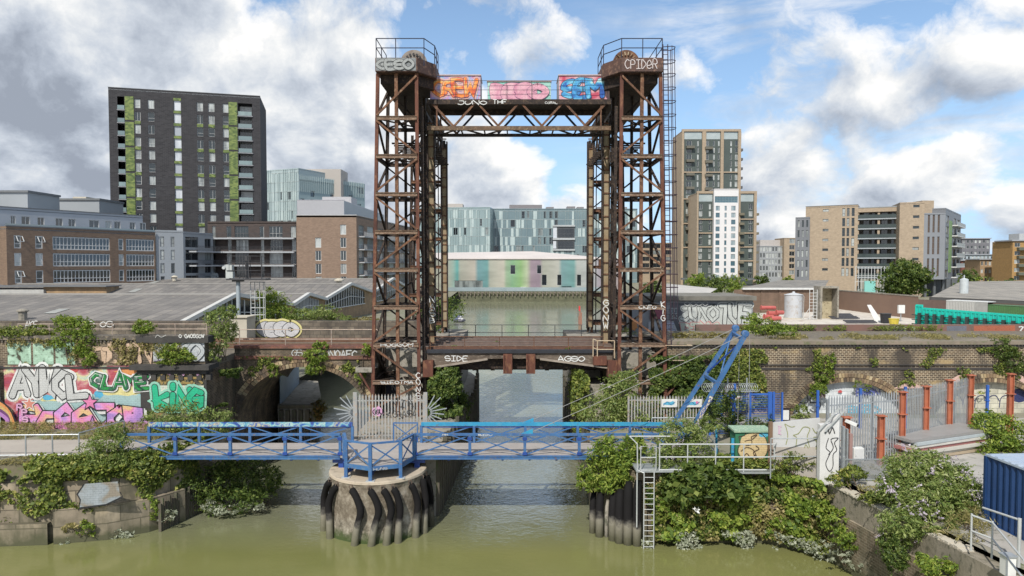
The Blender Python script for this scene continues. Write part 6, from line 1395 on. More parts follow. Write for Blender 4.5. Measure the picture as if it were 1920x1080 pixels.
# --- glass building behind left
def glass_block(label, A, B, z1, depth, rows, cols, seed, tint, parts=True):
    t = thing('glass_building', label, 'apartment block', ((A[0]+B[0])/2, (A[1]+B[1])/2, 3.3)); W_ = Wall(A, B, 3.2, z1); r = random.Random(seed)
    cw = W_.L/cols; rh = (z1-6)/rows; cnt = 0; darks = MB(); fins = MB()
    for i in range(rows):
        for j in range(cols):
            if r.random() < .20 and cnt < 85:
                u0 = j*cw+cw*.12; W_.window(t, u0, u0+cw*r.choice((.35, .55, .8)), z1-1.2-(i+1)*rh+rh*.15, z1-1.2-i*rh-rh*.05, r.choice(('plain', 'trans')), paint((.42, .48, .49)), GLD, .2); cnt += 1
            elif r.random() < .6:
                W_.box(darks, j*cw+cw*r.uniform(.05, .4), j*cw+cw*r.uniform(.5, .95), z1-1.2-(i+1)*rh+.1, z1-1.2-i*rh-.1, .02, .06)
    for j in range(cols*2):
        if r.random() < .8: W_.box(fins, j*cw/2, j*cw/2+.07, 4, z1-r.choice((.2, .2, 1.5)), .0, .28)
    W_.build('wall', tint, t, .2); darks.build('pale_panels', mat('pale_glass_panels', (.50, .58, .58), (.36, .45, .46), .25, .3), t); fins.build('glass_fins', mat('fin_glass', (.42, .50, .50), (.34, .42, .43), .3, .5), t)
    mb = MB()
    for i in range(rows+1): W_.box(mb, 0, W_.L, z1-1.2-i*rh-.09, z1-1.2-i*rh+.03, .0, .09)
    mb.build('floor_bands', paint((.48, .54, .55)), t)
    shell(t, behind(W_, depth), 3.2, z1, tint, (0,)); return t, W_
TINT = mat('glass_skin', (.30, .38, .39), (.22, .30, .32), .22, .12, .0); TINT2 = mat('glass_skin_dark', (.20, .27, .29), (.13, .19, .22), .2, .14, .0)
t, W_ = glass_block('pale glass apartment block behind the brick blocks, left of the lift bridge', (X(498, 232, 370), 232), (X(560, 226, 370), 226), Z(318, 230), 20, 12, 9, 3, mat('glass_skin_pale', (.40, .48, .49), (.30, .38, .40), .2, .1))
W5 = Wall((X(560, 226.05, 370), 226.05), (X(684, 250, 370), 250), 3.2, Z(345, 240)); r = random.Random(5)
for i in range(9):
    for j in range(7):
        if r.random() < .45: W5.window(t, W5.L*(j+.15)/7, W5.L*(j+.15+r.choice((.4, .7)))/7, W5.z1-2.9*(i+1)+.4, W5.z1-2.9*i-.5, 'plain', GF, GLD, .2)
W5.build('wall', TINT, t, .2); shell(t, behind(W5, 18), 3.2, W5.z1, TINT, (0,))
mb = MB(); W5.box(mb, 0, W5.L, W5.z1, W5.z1+1.2, .1, .14)
for j in range(36): W5.box(mb, W5.L*j/36, W5.L*j/36+.08, W5.z1-4, W5.z1+1.6, .15, .3)
mb.build('glass_fins', mat('fin_glass', (.4, .5, .5)), t)
D = 238; mb = MB(); mb.box(X(544, D), X(641, D), D, D+10, 20, Z(317, D)); mb.build('penthouse', mat('beige_render', (.42, .39, .36), (.38, .35, .32), .8, .1), t)
# --- centre-left brick block
t = thing('apartment_block', 'brown brick corner block with a pale metal top storey just left of the lift bridge', 'apartment block', (-42, 151, 3.3))
BK2 = brick('mid_brown_brick', (.26, .18, .13), (.205, .14, .10), (.22, .175, .14), .5, .15, .012, bump=0)
W6 = Wall((X(556, 151, 450), 151), (X(668.5, 151, 450), 151), 3.2, Z(404, 151))
zz = [Z(y, 151) for y in (421, 445.5, 470, 494.5, 518.5)]
for i, z in enumerate(zz):
    if i: W6.window(t, W6.u_of(591), W6.u_of(602), z-2.2, z, 'split', WF, GL, .15, True, fw=.11)
    W6.window(t, W6.u_of(638), W6.u_of(649), z-2.2, z, 'split', WF, GL, .15, True, fw=.11)
W6.build('wall', BK2, t); W6s = Wall((X(668.5, 151, 450), 151), (X(775, 205, 450), 205), 3.2, Z(404, 151))
for i, z in enumerate(zz):
    for a, b in ((1.5, 5.5), (8, 13), (17, 22), (27, 32), (38, 44)): W6s.window(t, a, b, z-2.3, z+.05, 'bay', WF, GL, .2)
    for a, b in ((1, 13.5), (16.5, 33), (37, 45)):
        mb = MB(); W6s.box(mb, a, b, z-2.75, z-2.5, 0, 1.5); mb.build('balcony_slab', paint((.40, .41, .42)), t)
        mb = MB(); W6s.box(mb, a, b, z-1.5, z-1.45, 1.4, 1.46)
        for k in range(int((b-a)/.25)): W6s.box(mb, a+k*.25, a+k*.25+.04, z-2.5, z-1.5, 1.4, 1.44)
        mb.build('balcony_rail', paint((.28, .29, .30)), t)
W6s.build('wall', BK2, t); mb = MB(); roof_slab(mb, [(W6.A.x, W6.A.y), (W6.B.x, W6.B.y), (W6s.B.x, W6s.B.y), (W6.A.x, 205)], W6.z1-.4, .3); mb.build('roof', AL, t)
mb = MB(); W6.box(mb, -.1, W6.L+.1, W6.z1, W6.z1+.18, -.4, .1); W6s.box(mb, -.1, W6s.L, W6.z1+.001, W6.z1+.181, -.4, .1); mb.build('parapet', paint((.45, .46, .47)), t)
W7 = Wall((X(557, 152.2, 390), 152.2), (X(645, 152.2, 390), 152.2), W6.z1, Z(377, 152)); W7.build('upper_storey', mat('lilac_cladding', (.43, .435, .455), (.40, .405, .425), .5, .2, .1), t)
W7s = Wall((X(645, 152.2, 390), 152.2), (X(720, 196, 390), 196), W6.z1, Z(377, 152)); W7s.build('upper_storey', AL, t); mb = MB(); roof_slab(mb, [(W7.A.x, W7.A.y), (W7.B.x, W7.B.y), (W7s.B.x, W7s.B.y), (W7.A.x, 196)], W7.z1, .15); mb.build('roof', paint((.5, .5, .52)), t)
mb = MB(); W7.box(mb, 0, W7.L, W7.z1+.16, W7.z1+.3, -.3, .05)
for k in range(46): W7.box(mb, W7.L*k/46, W7.L*k/46+.05, W6.z1+.2, W7.z1, 0, .04)
mb.build('seams', paint((.40, .40, .44)), t)
mb = MB(); D = 165; mb.box(X(606, D), X(660, D), D, D+6, W7.z1, Z(369, D)); mb.build('plant_room', paint((.42, .42, .44)), t)
# --- long glass apartments seen through the bridge
t, W_ = glass_block('pale green glass block seen through the bridge opening, left part', (X(780, 322, 430), 322), (X(919, 318, 430), 318), Z(388, 318), 20, 8, 14, 11, TINT)
mb = MB(); D = 325; mb.box(X(800, D), X(868, D), D, D+8, 30, Z(382, D)); mb.build('penthouse', mat('beige_render', (.4, .4, .4)), t)
t, W_ = glass_block('long blue grey glass apartment block seen through the bridge opening, with an open terrace', (X(925, 330, 430), 330), (X(1195, 330, 430), 330), Z(391, 330), 22, 8, 26, 12, TINT2)
mb = MB(); D = 332
for a, b, y in ((955, 1016, 384), (1024, 1038, 388), (1063, 1078, 387), (1082, 1094, 388), (1120, 1135, 388), (1160, 1175, 388)): mb.box(X(a, D), X(b, D), D, D+6, 30, Z(y, D))
mb.build('roof_plant', paint((.22, .21, .22)), t)
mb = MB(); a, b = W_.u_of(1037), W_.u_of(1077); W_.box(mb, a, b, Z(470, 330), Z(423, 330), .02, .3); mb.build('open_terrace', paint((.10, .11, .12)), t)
mb = MB(); W_.box(mb, a, a+1.8, Z(447, 330), Z(426, 330), .31, .34); W_.box(mb, a, a+1.5, Z(466, 330), Z(452, 330), .31, .34); mb.build('sky_tone_panel', paint((.62, .66, .72)), t)  # solid pale panels painted as bright sky showing through the terrace
mb = MB(); W_.box(mb, a-.2, b+.2, Z(450, 330), Z(446, 330), .3, .8); W_.box(mb, a-.2, b+.2, Z(425, 330), Z(422, 330), .3, .8); W_.box(mb, a-.2, b+.2, Z(470, 330), Z(467, 330), .3, .8); mb.build('terrace_slab', paint((.45, .48, .5)), t)
for z in (Z(436, 330), Z(460, 330)): W_.window(t, a+2.3, b-.4, z-2.2, z+2.0, 'bay', GF, GLD, 0, hole=False).location += Vector((0, -.6, 0))
# --- dance centre with coloured polycarbonate
t = thing('arts_centre', 'low arts centre clad in pastel striped translucent panels across the water', 'building', (8, 235, 3.3))
m, nt, b = new_mat('pastel_cladding'); wv, pos, sp = wallvec(nt); s2 = nt.nodes.new('ShaderNodeSeparateXYZ'); nt.links.new(wv, s2.inputs[0])
xx = math_(nt, 'DIVIDE', math_(nt, 'SUBTRACT', sp.outputs[0], X(838, 235, 520)), X(1160, 235, 520)-X(838, 235, 520))
GY = (.32, .33, .28); TQ = (.10, .30, .29); GN = (.22, .36, .16); PU = (.27, .215, .25)
col = ramp_(nt, xx, [(0, GY), (.035, (.25, .34, .30)), (.06, TQ), (.075, GY), (.16, (.40, .37, .32)), (.18, (.14, .26, .28)), (.235, (.13, .27, .27)), (.25, GY), (.33, (.42, .40, .34)), (.345, (.26, .35, .24)), (.38, (.20, .35, .21)), (.43, GN), (.465, (.36, .42, .28)), (.49, PU), (.54, (.25, .20, .24)), (.56, GY), (.65, (.38, .38, .34)), (.67, (.16, .27, .28)), (.74, (.14, .28, .27)), (.76, (.36, .38, .36)), (.85, (.32, .34, .34)), (.92, (.28, .22, .28)), (1, (.30, .26, .26))])
wvn = nt.nodes.new('ShaderNodeTexWave'); wvn.inputs['Scale'].default_value = 1.6; nt.links.new(wv, wvn.inputs[0]); col = mix_(nt, .12, col, wvn.outputs[0], 'OVERLAY')
col = mix_(nt, 1.0, col, ramp_(nt, noise_(nt, map_(nt, pos, (.3, .3, .9)), .5, 3), [(.35, .88), (.65, 1.12)]), 'MULTIPLY')
nt.links.new(col, b.inputs['Base Color']); b.inputs['Roughness'].default_value = .28; PAS = m
W8 = Wall((X(800, 236, 520), 236), (X(1160, 236, 520), 236), 3.2, Z(485, 236))
for a, b, y0, y1 in ((957, 966, 514, 497), (1007, 1015, 513, 497), (1016, 1025, 535, 515), (1045, 1053, 535, 515), (1082, 1090, 536, 515)): W8.window(t, W8.u_of(a), W8.u_of(b), Z(y0, 236), Z(y1, 236), 'plain', paint((.55, .57, .57)), GLD, .1, True)
W8.window(t, W8.u_of(852), W8.u_of(905), Z(550, 236), Z(526, 236), 'plain', paint((.3, .32, .32)), GLD, .1); W8.window(t, W8.u_of(1053), W8.u_of(1072), Z(546, 236), Z(537, 236), 'split', GF, GLD, .1)
W8.build('wall', PAS, t); shell(t, behind(W8, 30), 3.2, W8.z1-.05, PAS, (0,))
mb = MB(); xa_, xb_ = W8.A.x, W8.B.x; xm_ = X(960, 236); mb.add([(xa_, 235.8, W8.z1-.1), (xb_, 235.8, W8.z1-.1), (xb_, 266, W8.z1+.3), (xm_+8, 266, Z(471, 266)), (xa_, 266, Z(474, 266)), (xm_-20, 250, Z(476, 250))], [(0, 1, 5), (1, 3, 5), (1, 2, 3), (5, 3, 4), (0, 5, 4)]); mb.box(xa_, xb_, 235.7, 236.2, W8.z1-.2, W8.z1+.12); mb.build('roof', mat('white_roof', (.62, .57, .54), (.50, .46, .44), .7, .08), t)
mb = MB(); W8.box(mb, W8.u_of(966+10), W8.u_of(986), Z(549, 236), Z(538, 236), .1, .5); mb.build('notice_panel', WHITE, t)
# embankment wall and railing at the far side of the water
t = thing('river_wall', 'far river wall with timber brackets and a glassy railing below the arts centre', 'river wall', (8, 226, 0))
mb = MB(); mb.box(-30, 34, 225.4, 226.2, -1, 3.4); mb.build('wall', mat('weedy_river_wall', (.13, .13, .08), (.06, .065, .04), .9, .6), t); mb = MB()
for k in range(44): x = -20+k*1.25; mb.box(x, x+.25, 224.7, 225.4, 1.6+.5*(k%2), 3.3); mb.box(x-.1, x+.8, 224.6, 224.75, 2.8, 3.1)
mb.build('timber_brackets', mat('pale_timber', (.24, .21, .17), (.12, .10, .08), .9, .5), t)
mb = MB(); mb.box(-22, 34, 225.5, 225.56, 3.41, 4.7); mb.build('glass_rail', mat('rail_pale_glass', (.30, .36, .38), (.22, .28, .3), .2, .3), t)
# --- right high tower
TAN_ = brick('tan_brick', (.38, .30, .215), (.32, .25, .18), (.34, .28, .21), .6, .2, .014, bump=0); DKG = mat('dark_green_panels', (.075, .095, .085), (.055, .07, .065), .5, .4)
def framed_tower(label, pa, pb, D0, D1, ytop, cols, band_y, zbot=5, wins=(), seed=1, top_open=2.6):
    t = thing('tower_block', label, 'tower block', (X((pa+pb)/2, D0, 400), D0, 3.3)); W_ = Wall((X(pa, D0, 400), D0), (X(pb, D1, 400), D1), 3.2, Z(ytop, D0)); r = random.Random(seed)
    nfl = int((W_.z1-zbot-top_open)/2.95); cnt = 0
    for i in range(nfl):
        for (a, b, st) in wins:
            if cnt < 98: W_.window(t, W_.u_of(a, 400), W_.u_of(b, 400), W_.z1-top_open-2.95*(i+1)+.35, W_.z1-top_open-2.95*i-.3, st, WF, GL, .15); cnt += 1
    W_.build('wall', DKG, t); shell(t, behind(W_, 17), 3.2, W_.z1-.6, TAN_, (0,))
    mb = MB()
    for (a, b) in cols: W_.box(mb, W_.u_of(a, 400), W_.u_of(b, 400), 3.2, W_.z1-.9, 0, .6)
    mb.build('brick_pier', TAN_, t); mb = MB(); W_.box(mb, 0, W_.L, W_.z1-.89, W_.z1+.1, -.5, .62); mb.build('brick_cornice', TAN_, t)
    mb = MB()
    for y in band_y: z = Z(y, D0); W_.box(mb, 0, W_.L, z-.25, z+.25, 0, .4)
    mb.build('floor_band', TAN_, t)
    mb = MB(); us = [W_.u_of(q, 400) for c in cols for q in c]
    for k in range(len(cols)-1): W_.box(mb, us[2*k+1]+.2, us[2*k+2]-.2, W_.z1-4.2, W_.z1-1.0, .02, .1)
    mb.build('terrace_glass', mat('terrace_glass', (.42, .47, .48), (.30, .36, .37), .2, .3), t)
    return t, W_
t, W_ = framed_tower('tallest tan framed dark tower on the right, stepping up behind the white one', 1277, 1387, 300, 300, 243, ((1277, 1281), (1315, 1322), (1349.5, 1355), (1382, 1387.5)), (323, 373, 419, 464), 5, ((1286, 1296, 'split'), (1306, 1309, 'plain'), (1320+1, 1328, 'split'), (1336, 1339, 'plain'), (1345, 1348, 'plain'), (1368, 1371, 'plain'), (1377, 1382, 'plain')), 4, 4.5)
for i in range(17):
    for a, b in ((1285, 1300), (1320, 1334)):
        if a > 1300 and i > 7: continue
        mb = MB(); z = W_.z1-7.2-i*2*2.95+(0 if a < 1300 else -.4)
        if z < 8: continue
        W_.box(mb, W_.u_of(a, 400), W_.u_of(b, 400), z-1.1, z, 0, 1.6); mb.build('balcony', paint((.14, .13, .10)), t)
for i in range(12):
    mb = MB(); z = W_.z1-8-i*4.1
    if z < 8: break
    mb.box(W_.B.x, W_.B.x+1.5, 301, 306, z-1.1, z); mb.build('side_balcony', paint((.10, .10, .11)), t)
t, W_ = framed_tower('lower tan framed dark block stepping round the white tower front', 1306, 1418, 286, 286, 359, ((1306, 1309), (1336, 1340), (1384, 1387.5), (1413, 1418)), (411, 437, 463, 489), 5, ((1310.5, 1317, 'split'), (1329, 1333, 'plain'), (1404, 1411, 'split')), 6, 4.8)
for i in range(12):
    mb = MB(); z = W_.z1-9-i*4.0
    if z < 8: break
    W_.box(mb, W_.u_of(1385, 400), W_.u_of(1394, 400), z-1, z, 0, 1.4); mb.box(W_.B.x, W_.B.x+1.6, 287, 292, z-.9, z+.1); mb.build('balcony', paint((.18, .16, .11)), t)
t = thing('tower_block', 'narrow white tower front with three window columns on the right', 'tower block', (X(1360, 284), 284, 3.3)); W_ = Wall((X(1338, 284, 450), 284), (X(1384, 284, 450), 284), 3.2, Z(354, 284))
for i in range(11):
    z = Z(386+12.95*i, 284)
    for a, b in ((1341.5, 1349), (1358, 1362), (1370.5, 1378.5)): W_.window(t, W_.u_of(a), W_.u_of(b), z-1.95, z, 'split' if b-a > 5 else 'plain', GF, GLB, .15)
W_.window(t, W_.u_of(1339.5), W_.u_of(1382.5), Z(380, 284), Z(368, 284), 'bay', paint((.3, .4, .42)), GLB, .15)
W_.build('wall', mat('white_cladding', (.70, .69, .69), (.64, .63, .64), .6, .1), t); shell(t, behind(W_, 12), 3.2, W_.z1, paint((.55, .54, .54)), (0,))
for px, D, a, b, y in ((1352, 284, 1265, 1440, 524), ):
    mb = MB(); mb.box(X(a, 283), X(b, 283), 283, 290, 3.3, 3.5); mb.box(X(1277, 283), X(1425, 283), 282, 283.5, Z(524, 283)-.1, Z(521, 283)); 
    mb.build('canopy', paint((.12, .13, .14)), t)
# --- mid gap buildings right
t = thing('apartment_block', 'distant pale and tan balcony block between the towers and the beige block', 'apartment block', (X(1455, 330), 330, 3.3)); W_ = Wall((X(1424, 330, 480), 330), (X(1470, 330, 480), 330), 3.2, Z(461, 330)); r = random.Random(3)
for i in range(5):
    for j in range(8): W_.window(t, W_.L*(j+.15)/8, W_.L*(j+.8)/8, W_.z1-3.1*(i+1)+.5, W_.z1-3.1*i-.4, 'split', WF, GL, .15)
W_.build('wall', paint((.34, .36, .38)), t); shell(t, behind(W_, 12), 3.2, W_.z1, paint((.4, .4, .4)), (0,))
W_ = Wall((X(1470, 328, 480), 328), (X(1492, 328, 480), 328), 3.2, Z(446, 328))
for i in range(6): W_.window(t, W_.L*.45, W_.L*.9, W_.z1-3*(i+1)+.4, W_.z1-3*i-.5, 'split', WF, GLD, .15)
W_.build('wall', TAN_, t); shell(t, behind(W_, 12), 3.2, W_.z1, TAN_, (0,)); mb = MB(); mb.box(X(1424, 333), X(1470, 333), 333, 345, 15, Z(450, 333)); mb.build('set_back_storey', paint((.5, .47, .45)), t)
# --- beige pair
BEI = brick('beige_brick', (.39, .31, .225), (.33, .26, .19), (.36, .30, .23), .6, .2, .014, bump=0); SLATE = mat('slate_cladding', (.19, .20, .22), (.155, .165, .185), .5, .3)
t = thing('apartment_block', 'beige brick apartment block with deep dark balconies beside a tree on the right', 'apartment block', (X(1600, 200), 200, 3.3))
W_ = Wall((X(1510, 205, 450), 205), (X(1608, 198, 450), 198), 3.2, Z(385, 200)); zz = [Z(391+18.65*i, 200) for i in range(7)]
for z in zz:
    W_.window(t, W_.u_of(1542), W_.u_of(1553), z-.75, z, 'plain', GF, GL, .15)
    for a, b in ((1578.5, 1584), (1587, 1592), (1596, 1601.5)): W_.window(t, W_.u_of(a), W_.u_of(b), z-2.3, z+.1, 'trans', GF, GL, .2)
W_.build('wall', BEI, t); shell(t, behind(W_, 16), 3.2, W_.z1, BEI, (0,)); parapet(t, W_, W_.z1, GF, .12)
W9 = Wall((X(1491, 206, 450), 206), (X(1518, 204, 450), 204), 3.2, Z(407, 205))
for i in range(6):
    for a, b in ((1495, 1499), (1503, 1507), (1511, 1515)): W9.window(t, W9.u_of(a), W9.u_of(b), Z(413+18.65*i, 205)-2.1, Z(413+18.65*i, 205), 'plain', GF, GL, .15)
W9.build('grey_bay', SLATE, t); shell(t, behind(W9, 12), 3.2, W9.z1, SLATE, (0,))
Wb = Wall((X(1608, 198, 450), 198), (X(1687, 193, 450), 193), 3.2, Z(388, 196))
mb = MB(); Wb.box(mb, 0, Wb.L, 8, Wb.z1-1.4, -3.0, -2.9); mb.build('recess_wall', paint((.10, .085, .07)), t); mb = MB(); Wb.box(mb, 0, Wb.L, Wb.z1-1.4, Wb.z1, -3, .02); mb.build('fascia', BEI, t)
for i in range(7):
    z = Z(409.5+18.4*i, 196); mb = MB(); Wb.box(mb, 0, Wb.L, z-.3, z+.05, -2.9, .05); mb.build('balcony_slab', paint((.36, .40, .43)), t)
    mb = MB(); Wb.box(mb, 0, Wb.L, z+1.1, z+1.16, -.05, .0); Wb.box(mb, 0, Wb.L, z+.15, z+1.05, -.04, -.02); mb.build('balcony_glass', mat('smoked_glass', (.07, .09, .09), (.04, .055, .055), .15, .3), t)
    for a, b in ((1618, 1629), (1634, 1640), (1652, 1664), (1671, 1680)): o = Wb.window(t, Wb.u_of(a), Wb.u_of(b), z+.1, z+2.4, 'split', GF, GLD, 0, hole=False); o.location = Wb.at(Wb.u_of(a), z+.1, -2.85)-WL[t.name]
mb = MB(); 
for px in (1608, 1647, 1686): u = Wb.u_of(px); Wb.box(mb, max(0, u-.3), min(Wb.L, u+.3), 6, Wb.z1-1.4, -2.9, -.3)
mb.build('balcony_fin', BEI, t)
mb = MB(); Wb.box(mb, W_.L*0, Wb.L, Wb.z1-.2, Wb.z1+.05, -14, .1); mb.build('roof', AL, t); mb = MB(); W_.box(mb, 0, W_.L+14, 3.3, 5.2, -1.5, -1.3); mb.build('ground_floor', paint((.16, .2, .18)), t)
mb = MB()
for k in range(15): mb.bar((X(1603+6*k, 180), 180, 3.4), (X(1603+6*k, 180), 180, Z(500, 180)), .1, .1)
for y in (500, 517, 528): mb.bar((X(1603, 180), 180, Z(y, 180)), (X(1690, 180), 180, Z(y, 180)), .1, .1)
mb.build('entrance_frame', WF, t); mb = MB(); mb.box(X(1621, 179), X(1641, 179), 179, 179.3, 3.4, Z(527, 179)); mb.build('entrance_panel', mat('aqua_panel', (.25, .58, .52), (.2, .5, .46), .3, .5), t)
t = thing('apartment_block', 'beige and slate apartment block with green slats, taller neighbour right of the tree', 'apartment block', (X(1735, 188), 188, 3.3))
W_ = Wall((X(1686, 189, 450), 189), (X(1732, 187, 450), 187), 3.2, Z(379, 188))
for i in range(7): z = Z(384+19.9*i, 188); W_.window(t, W_.u_of(1711), W_.u_of(1723), z-.75, z, 'plain', GF, GL, .15)
W_.build('wall', BEI, t); shell(t, behind(W_, 15), 3.2, W_.z1, BEI, (0,))
W_ = Wall((X(1732, 187, 450), 187), (X(1772, 186, 450), 186), 8.2, Z(399, 186))
for i in range(3):
    for px in (1741, 1750, 1759.5): W_.window(t, W_.u_of(px-2.2), W_.u_of(px+2.2), Z(436+41*i, 186), Z(402.5+41*i, 186), 'tall', SLATE, mat('bronze_glass', (.12, .085, .065), (.08, .06, .05), .3, .3), .15)
W_.build('grey_bay', mat('grey_bay', (.24, .255, .28), (.21, .225, .25), .5, .2), t); shell(t, behind(W_, 14), 8.2, W_.z1, SLATE, (0,))
mb = MB(); mb.box(W_.A.x, W_.B.x-2, 188, 200, W_.z1-.3, Z(376, 188)); mb.build('top_storey', BEI, t)
Wd = Wall((X(1772, 186, 450), 186), (X(1801, 212, 450), 212), 8.2, Z(392, 190))
for i in range(6):
    z = Z(421+20*i, 192); mb = MB(); Wd.box(mb, Wd.L*.42, Wd.L, z-.15, z+.15, 0, 1.3); mb.build('balcony_slab', WF, t); mb = MB(); Wd.box(mb, Wd.L*.42, Wd.L, z+.15, z+1.1, 1.2, 1.26); mb.build('balcony_panel', paint((.45, .48, .47)), t)
    for a in (.05, .5, .75): Wd.window(t, Wd.L*a, Wd.L*(a+.15), z+.1, z+2.3, 'split', GF, GLD, .15)
Wd.build('wall', SLATE, t); shell(t, behind(Wd, 10), 8.2, Wd.z1, SLATE, (0,)); mb = MB(); Wd.box(mb, Wd.L*.22, Wd.L*.38, 10, Wd.z1-3, .02, .12); mb.build('green_slats', paint((.22, .36, .12)), t)
mb = MB()
for px in (1735, 1752, 1768, 1776, 1786): x = X(px, 188); mb.box(x-.3, x+.3, 188, 188.5, 3.3, 8.2)
mb.box(X(1700, 192), X(1800, 200), 193, 200, 3.3, 8.2); mb.build('undercroft', paint((.12, .13, .14)), t)
# --- far right
for (lbl, a, b, D, y0, y1, m_, rows, cols, st) in (
  ('distant dark grey flat roofed block near the right edge', 1803, 1850, 330, 448, 480, paint((.17, .17, .19)), 3, 7, 'plain'),
  ('pale blue and white terrace in front of the dark grey block', 1806, 1886, 300, 478, 490, paint((.40, .47, .52)), 1, 12, 'plain'),
  ('red brick houses with small white windows', 1803, 1860, 262, 489, 530, brick('red_house_brick', (.20, .075, .055), (.15, .055, .045), (.2, .12, .1), .5, .15, .01, bump=0), 3, 5, 'split'),
  ('yellow brick flats with rows of white windows near the right edge', 1838, 1897, 250, 487, 545, brick('yellow_house_brick', (.36, .24, .13), (.28, .19, .11), (.25, .2, .15), .5, .15, .01, bump=0), 4, 9, 'split'),
  ('tall ochre apartment block cut by the right edge', 1898, 1985, 230, 452, 545, brick('ochre_brick', (.40, .24, .09), (.33, .20, .08), (.3, .2, .1), .6, .2, .01, bump=0), 6, 5, 'split')):
    t = thing('apartment_block', lbl, 'building', (X((a+b)/2, D), D, 3.3)); W_ = Wall((X(a, D, 490), D), (X(b, D, 490), D-2), 3.2, Z(y0, D)); rh = (Z(y0, D)-Z(y1, D))/rows
    for i in range(rows):
        for j in range(cols): W_.window(t, W_.L*(j+.2)/cols, W_.L*(j+.75)/cols, W_.z1-rh*(i+1)+rh*.28, W_.z1-rh*i-rh*.22, st, WF, GL, .12)
    W_.build('wall', m_, t); shell(t, behind(W_, 12), 3.2, W_.z1, m_, (0,)); mb = MB(); W_.box(mb, -.5, W_.L+.5, W_.z1, W_.z1+.4, -10, .5); mb.build('roof_edge', paint((.34, .36, .40)), t)
    if 'ochre' in lbl:
        for i in range(6): mb = MB(); z = W_.z1-rh*i-rh*.8; W_.box(mb, W_.L*.08, W_.L*.3, z-.9, z+.1, 0, 1.5); mb.build('balcony', paint((.12, .13, .10)), t)
        mb = MB(); mb.box(X(1908, 235), X(1940, 235), 235, 240, W_.z1, Z(438, 235)); mb.build('stair_tower', paint((.45, .47, .48)), t)
# low far skyline fillers behind the bridge and beyond
for (lbl, a, b, D, y0, m_) in (('low tan flats behind the right lift tower', 1200, 1262, 340, 455, TAN_), ('pale far block left of the tall tower seen past the ladder', 1238, 1276, 380, 462, paint((.45, .47, .48)))):
    t = thing('apartment_block', lbl, 'building', (X(a, D), D, 3.3)); W_ = Wall((X(a, D, 490), D), (X(b, D, 490), D), 3.2, Z(y0, D))
    for i in range(5):
        for j in range(3): W_.window(t, W_.L*(j+.12)/3, W_.L*(j+.85)/3, W_.z1-3.2*(i+1)+.5, W_.z1-3.2*i-.6, 'split', GF, GLD, .15)
    W_.build('wall', m_, t); shell(t, behind(W_, 12), 3.2, W_.z1, m_, (0,))
# ------------------------------------------------------------------ works and sheds behind the viaduct
def corr(name, c1, c2):
    m, nt, b = new_mat(name); g_ = nt.nodes.new('ShaderNodeNewGeometry'); n = noise_(nt, map_(nt, g_.outputs['Position'], (.5, 1, 1)), .5, 8, .7)
    w = nt.nodes.new('ShaderNodeTexWave'); w.inputs['Scale'].default_value = 2.2; w.inputs['Distortion'].default_value = .3; nt.links.new(g_.outputs['Position'], w.inputs[0])
    col = ramp_(nt, n, [(.3, c2), (.7, c1)]); col = mix_(nt, ramp_(nt, noise_(nt, g_.outputs['Position'], 1.7, 5, .7), [(.55, 0), (.72, .6)]), col, (.36, .33, .27)); tb_ = nt.nodes.new('ShaderNodeTexBrick'); nt.links.new(g_.outputs['Position'], tb_.inputs[0]); tb_.inputs['Scale'].default_value = 1; tb_.inputs['Brick Width'].default_value = 1.1; tb_.inputs['Row Height'].default_value = 2.3; tb_.inputs['Mortar Size'].default_value = .05
    tb_.inputs['Color1'].default_value = (.70, .69, .68, 1); tb_.inputs['Color2'].default_value = (1.12, 1.08, 1.02, 1); tb_.inputs['Mortar'].default_value = (.45, .45, .45, 1); tb_.offset = 0.0
    col = mix_(nt, .8, col, tb_.outputs[0], 'MULTIPLY'); col = mix_(nt, .22, col, w.outputs[0], 'MULTIPLY')
    nt.links.new(col, b.inputs['Base Color']); b.inputs['Roughness'].default_value = .9; return m
ROOF = corr('asbestos_roof', (.26, .25, .24), (.15, .145, .145))
t = thing('warehouse', 'row of grey roofed warehouse sheds with white edged glazed gables behind the left viaduct', 'warehouse', (-34, 90, 3.3))
prof = [(58, 6.6), (62, 6.9), (78, 8.9), (90, 7.05), (96.5, 8.15), (105, 7.0), (115.5, 9.05), (126, 7.2), (140, 9.4), (152, 7.3)]
xg = [-31.2, -31.0, -30.6, -30.3, -30.1, -29.6, -28.4, -26.6, -25, -24]
xg = [X(p, d, 560) for p, (d, z) in zip((318, 330, 437, 545, 575, 607, 655, 697, 735, 760), prof)]
mb = MB()
for i in range(len(prof)-1): (d0, z0_), (d1, z1_) = prof[i], prof[i+1]; mb.add([(-110, d0, z0_), (xg[i]+.3, d0, z0_), (xg[i+1]+.3, d1, z1_), (-110, d1, z1_)], [(0, 1, 2, 3)])
mb.build('roof', ROOF, t)
mb = MB()
for i in range(len(prof)-1): (d0, z0_), (d1, z1_) = prof[i], prof[i+1]; mb.bar((xg[i]+.3, d0, z0_+.02), (xg[i+1]+.3, d1, z1_+.02), .5, .42)
mb.build('barge_board', paint((.60, .60, .58)), t)
mb = MB()
for i in (2, 4, 6, 8): mb.bar((-110, prof[i][0], prof[i][1]+.04), (xg[i], prof[i][0], prof[i][1]+.04), .55, .12)
mb.build('ridge_cap', paint((.34, .33, .31)), t)
mb = MB(); rr = random.Random(4)
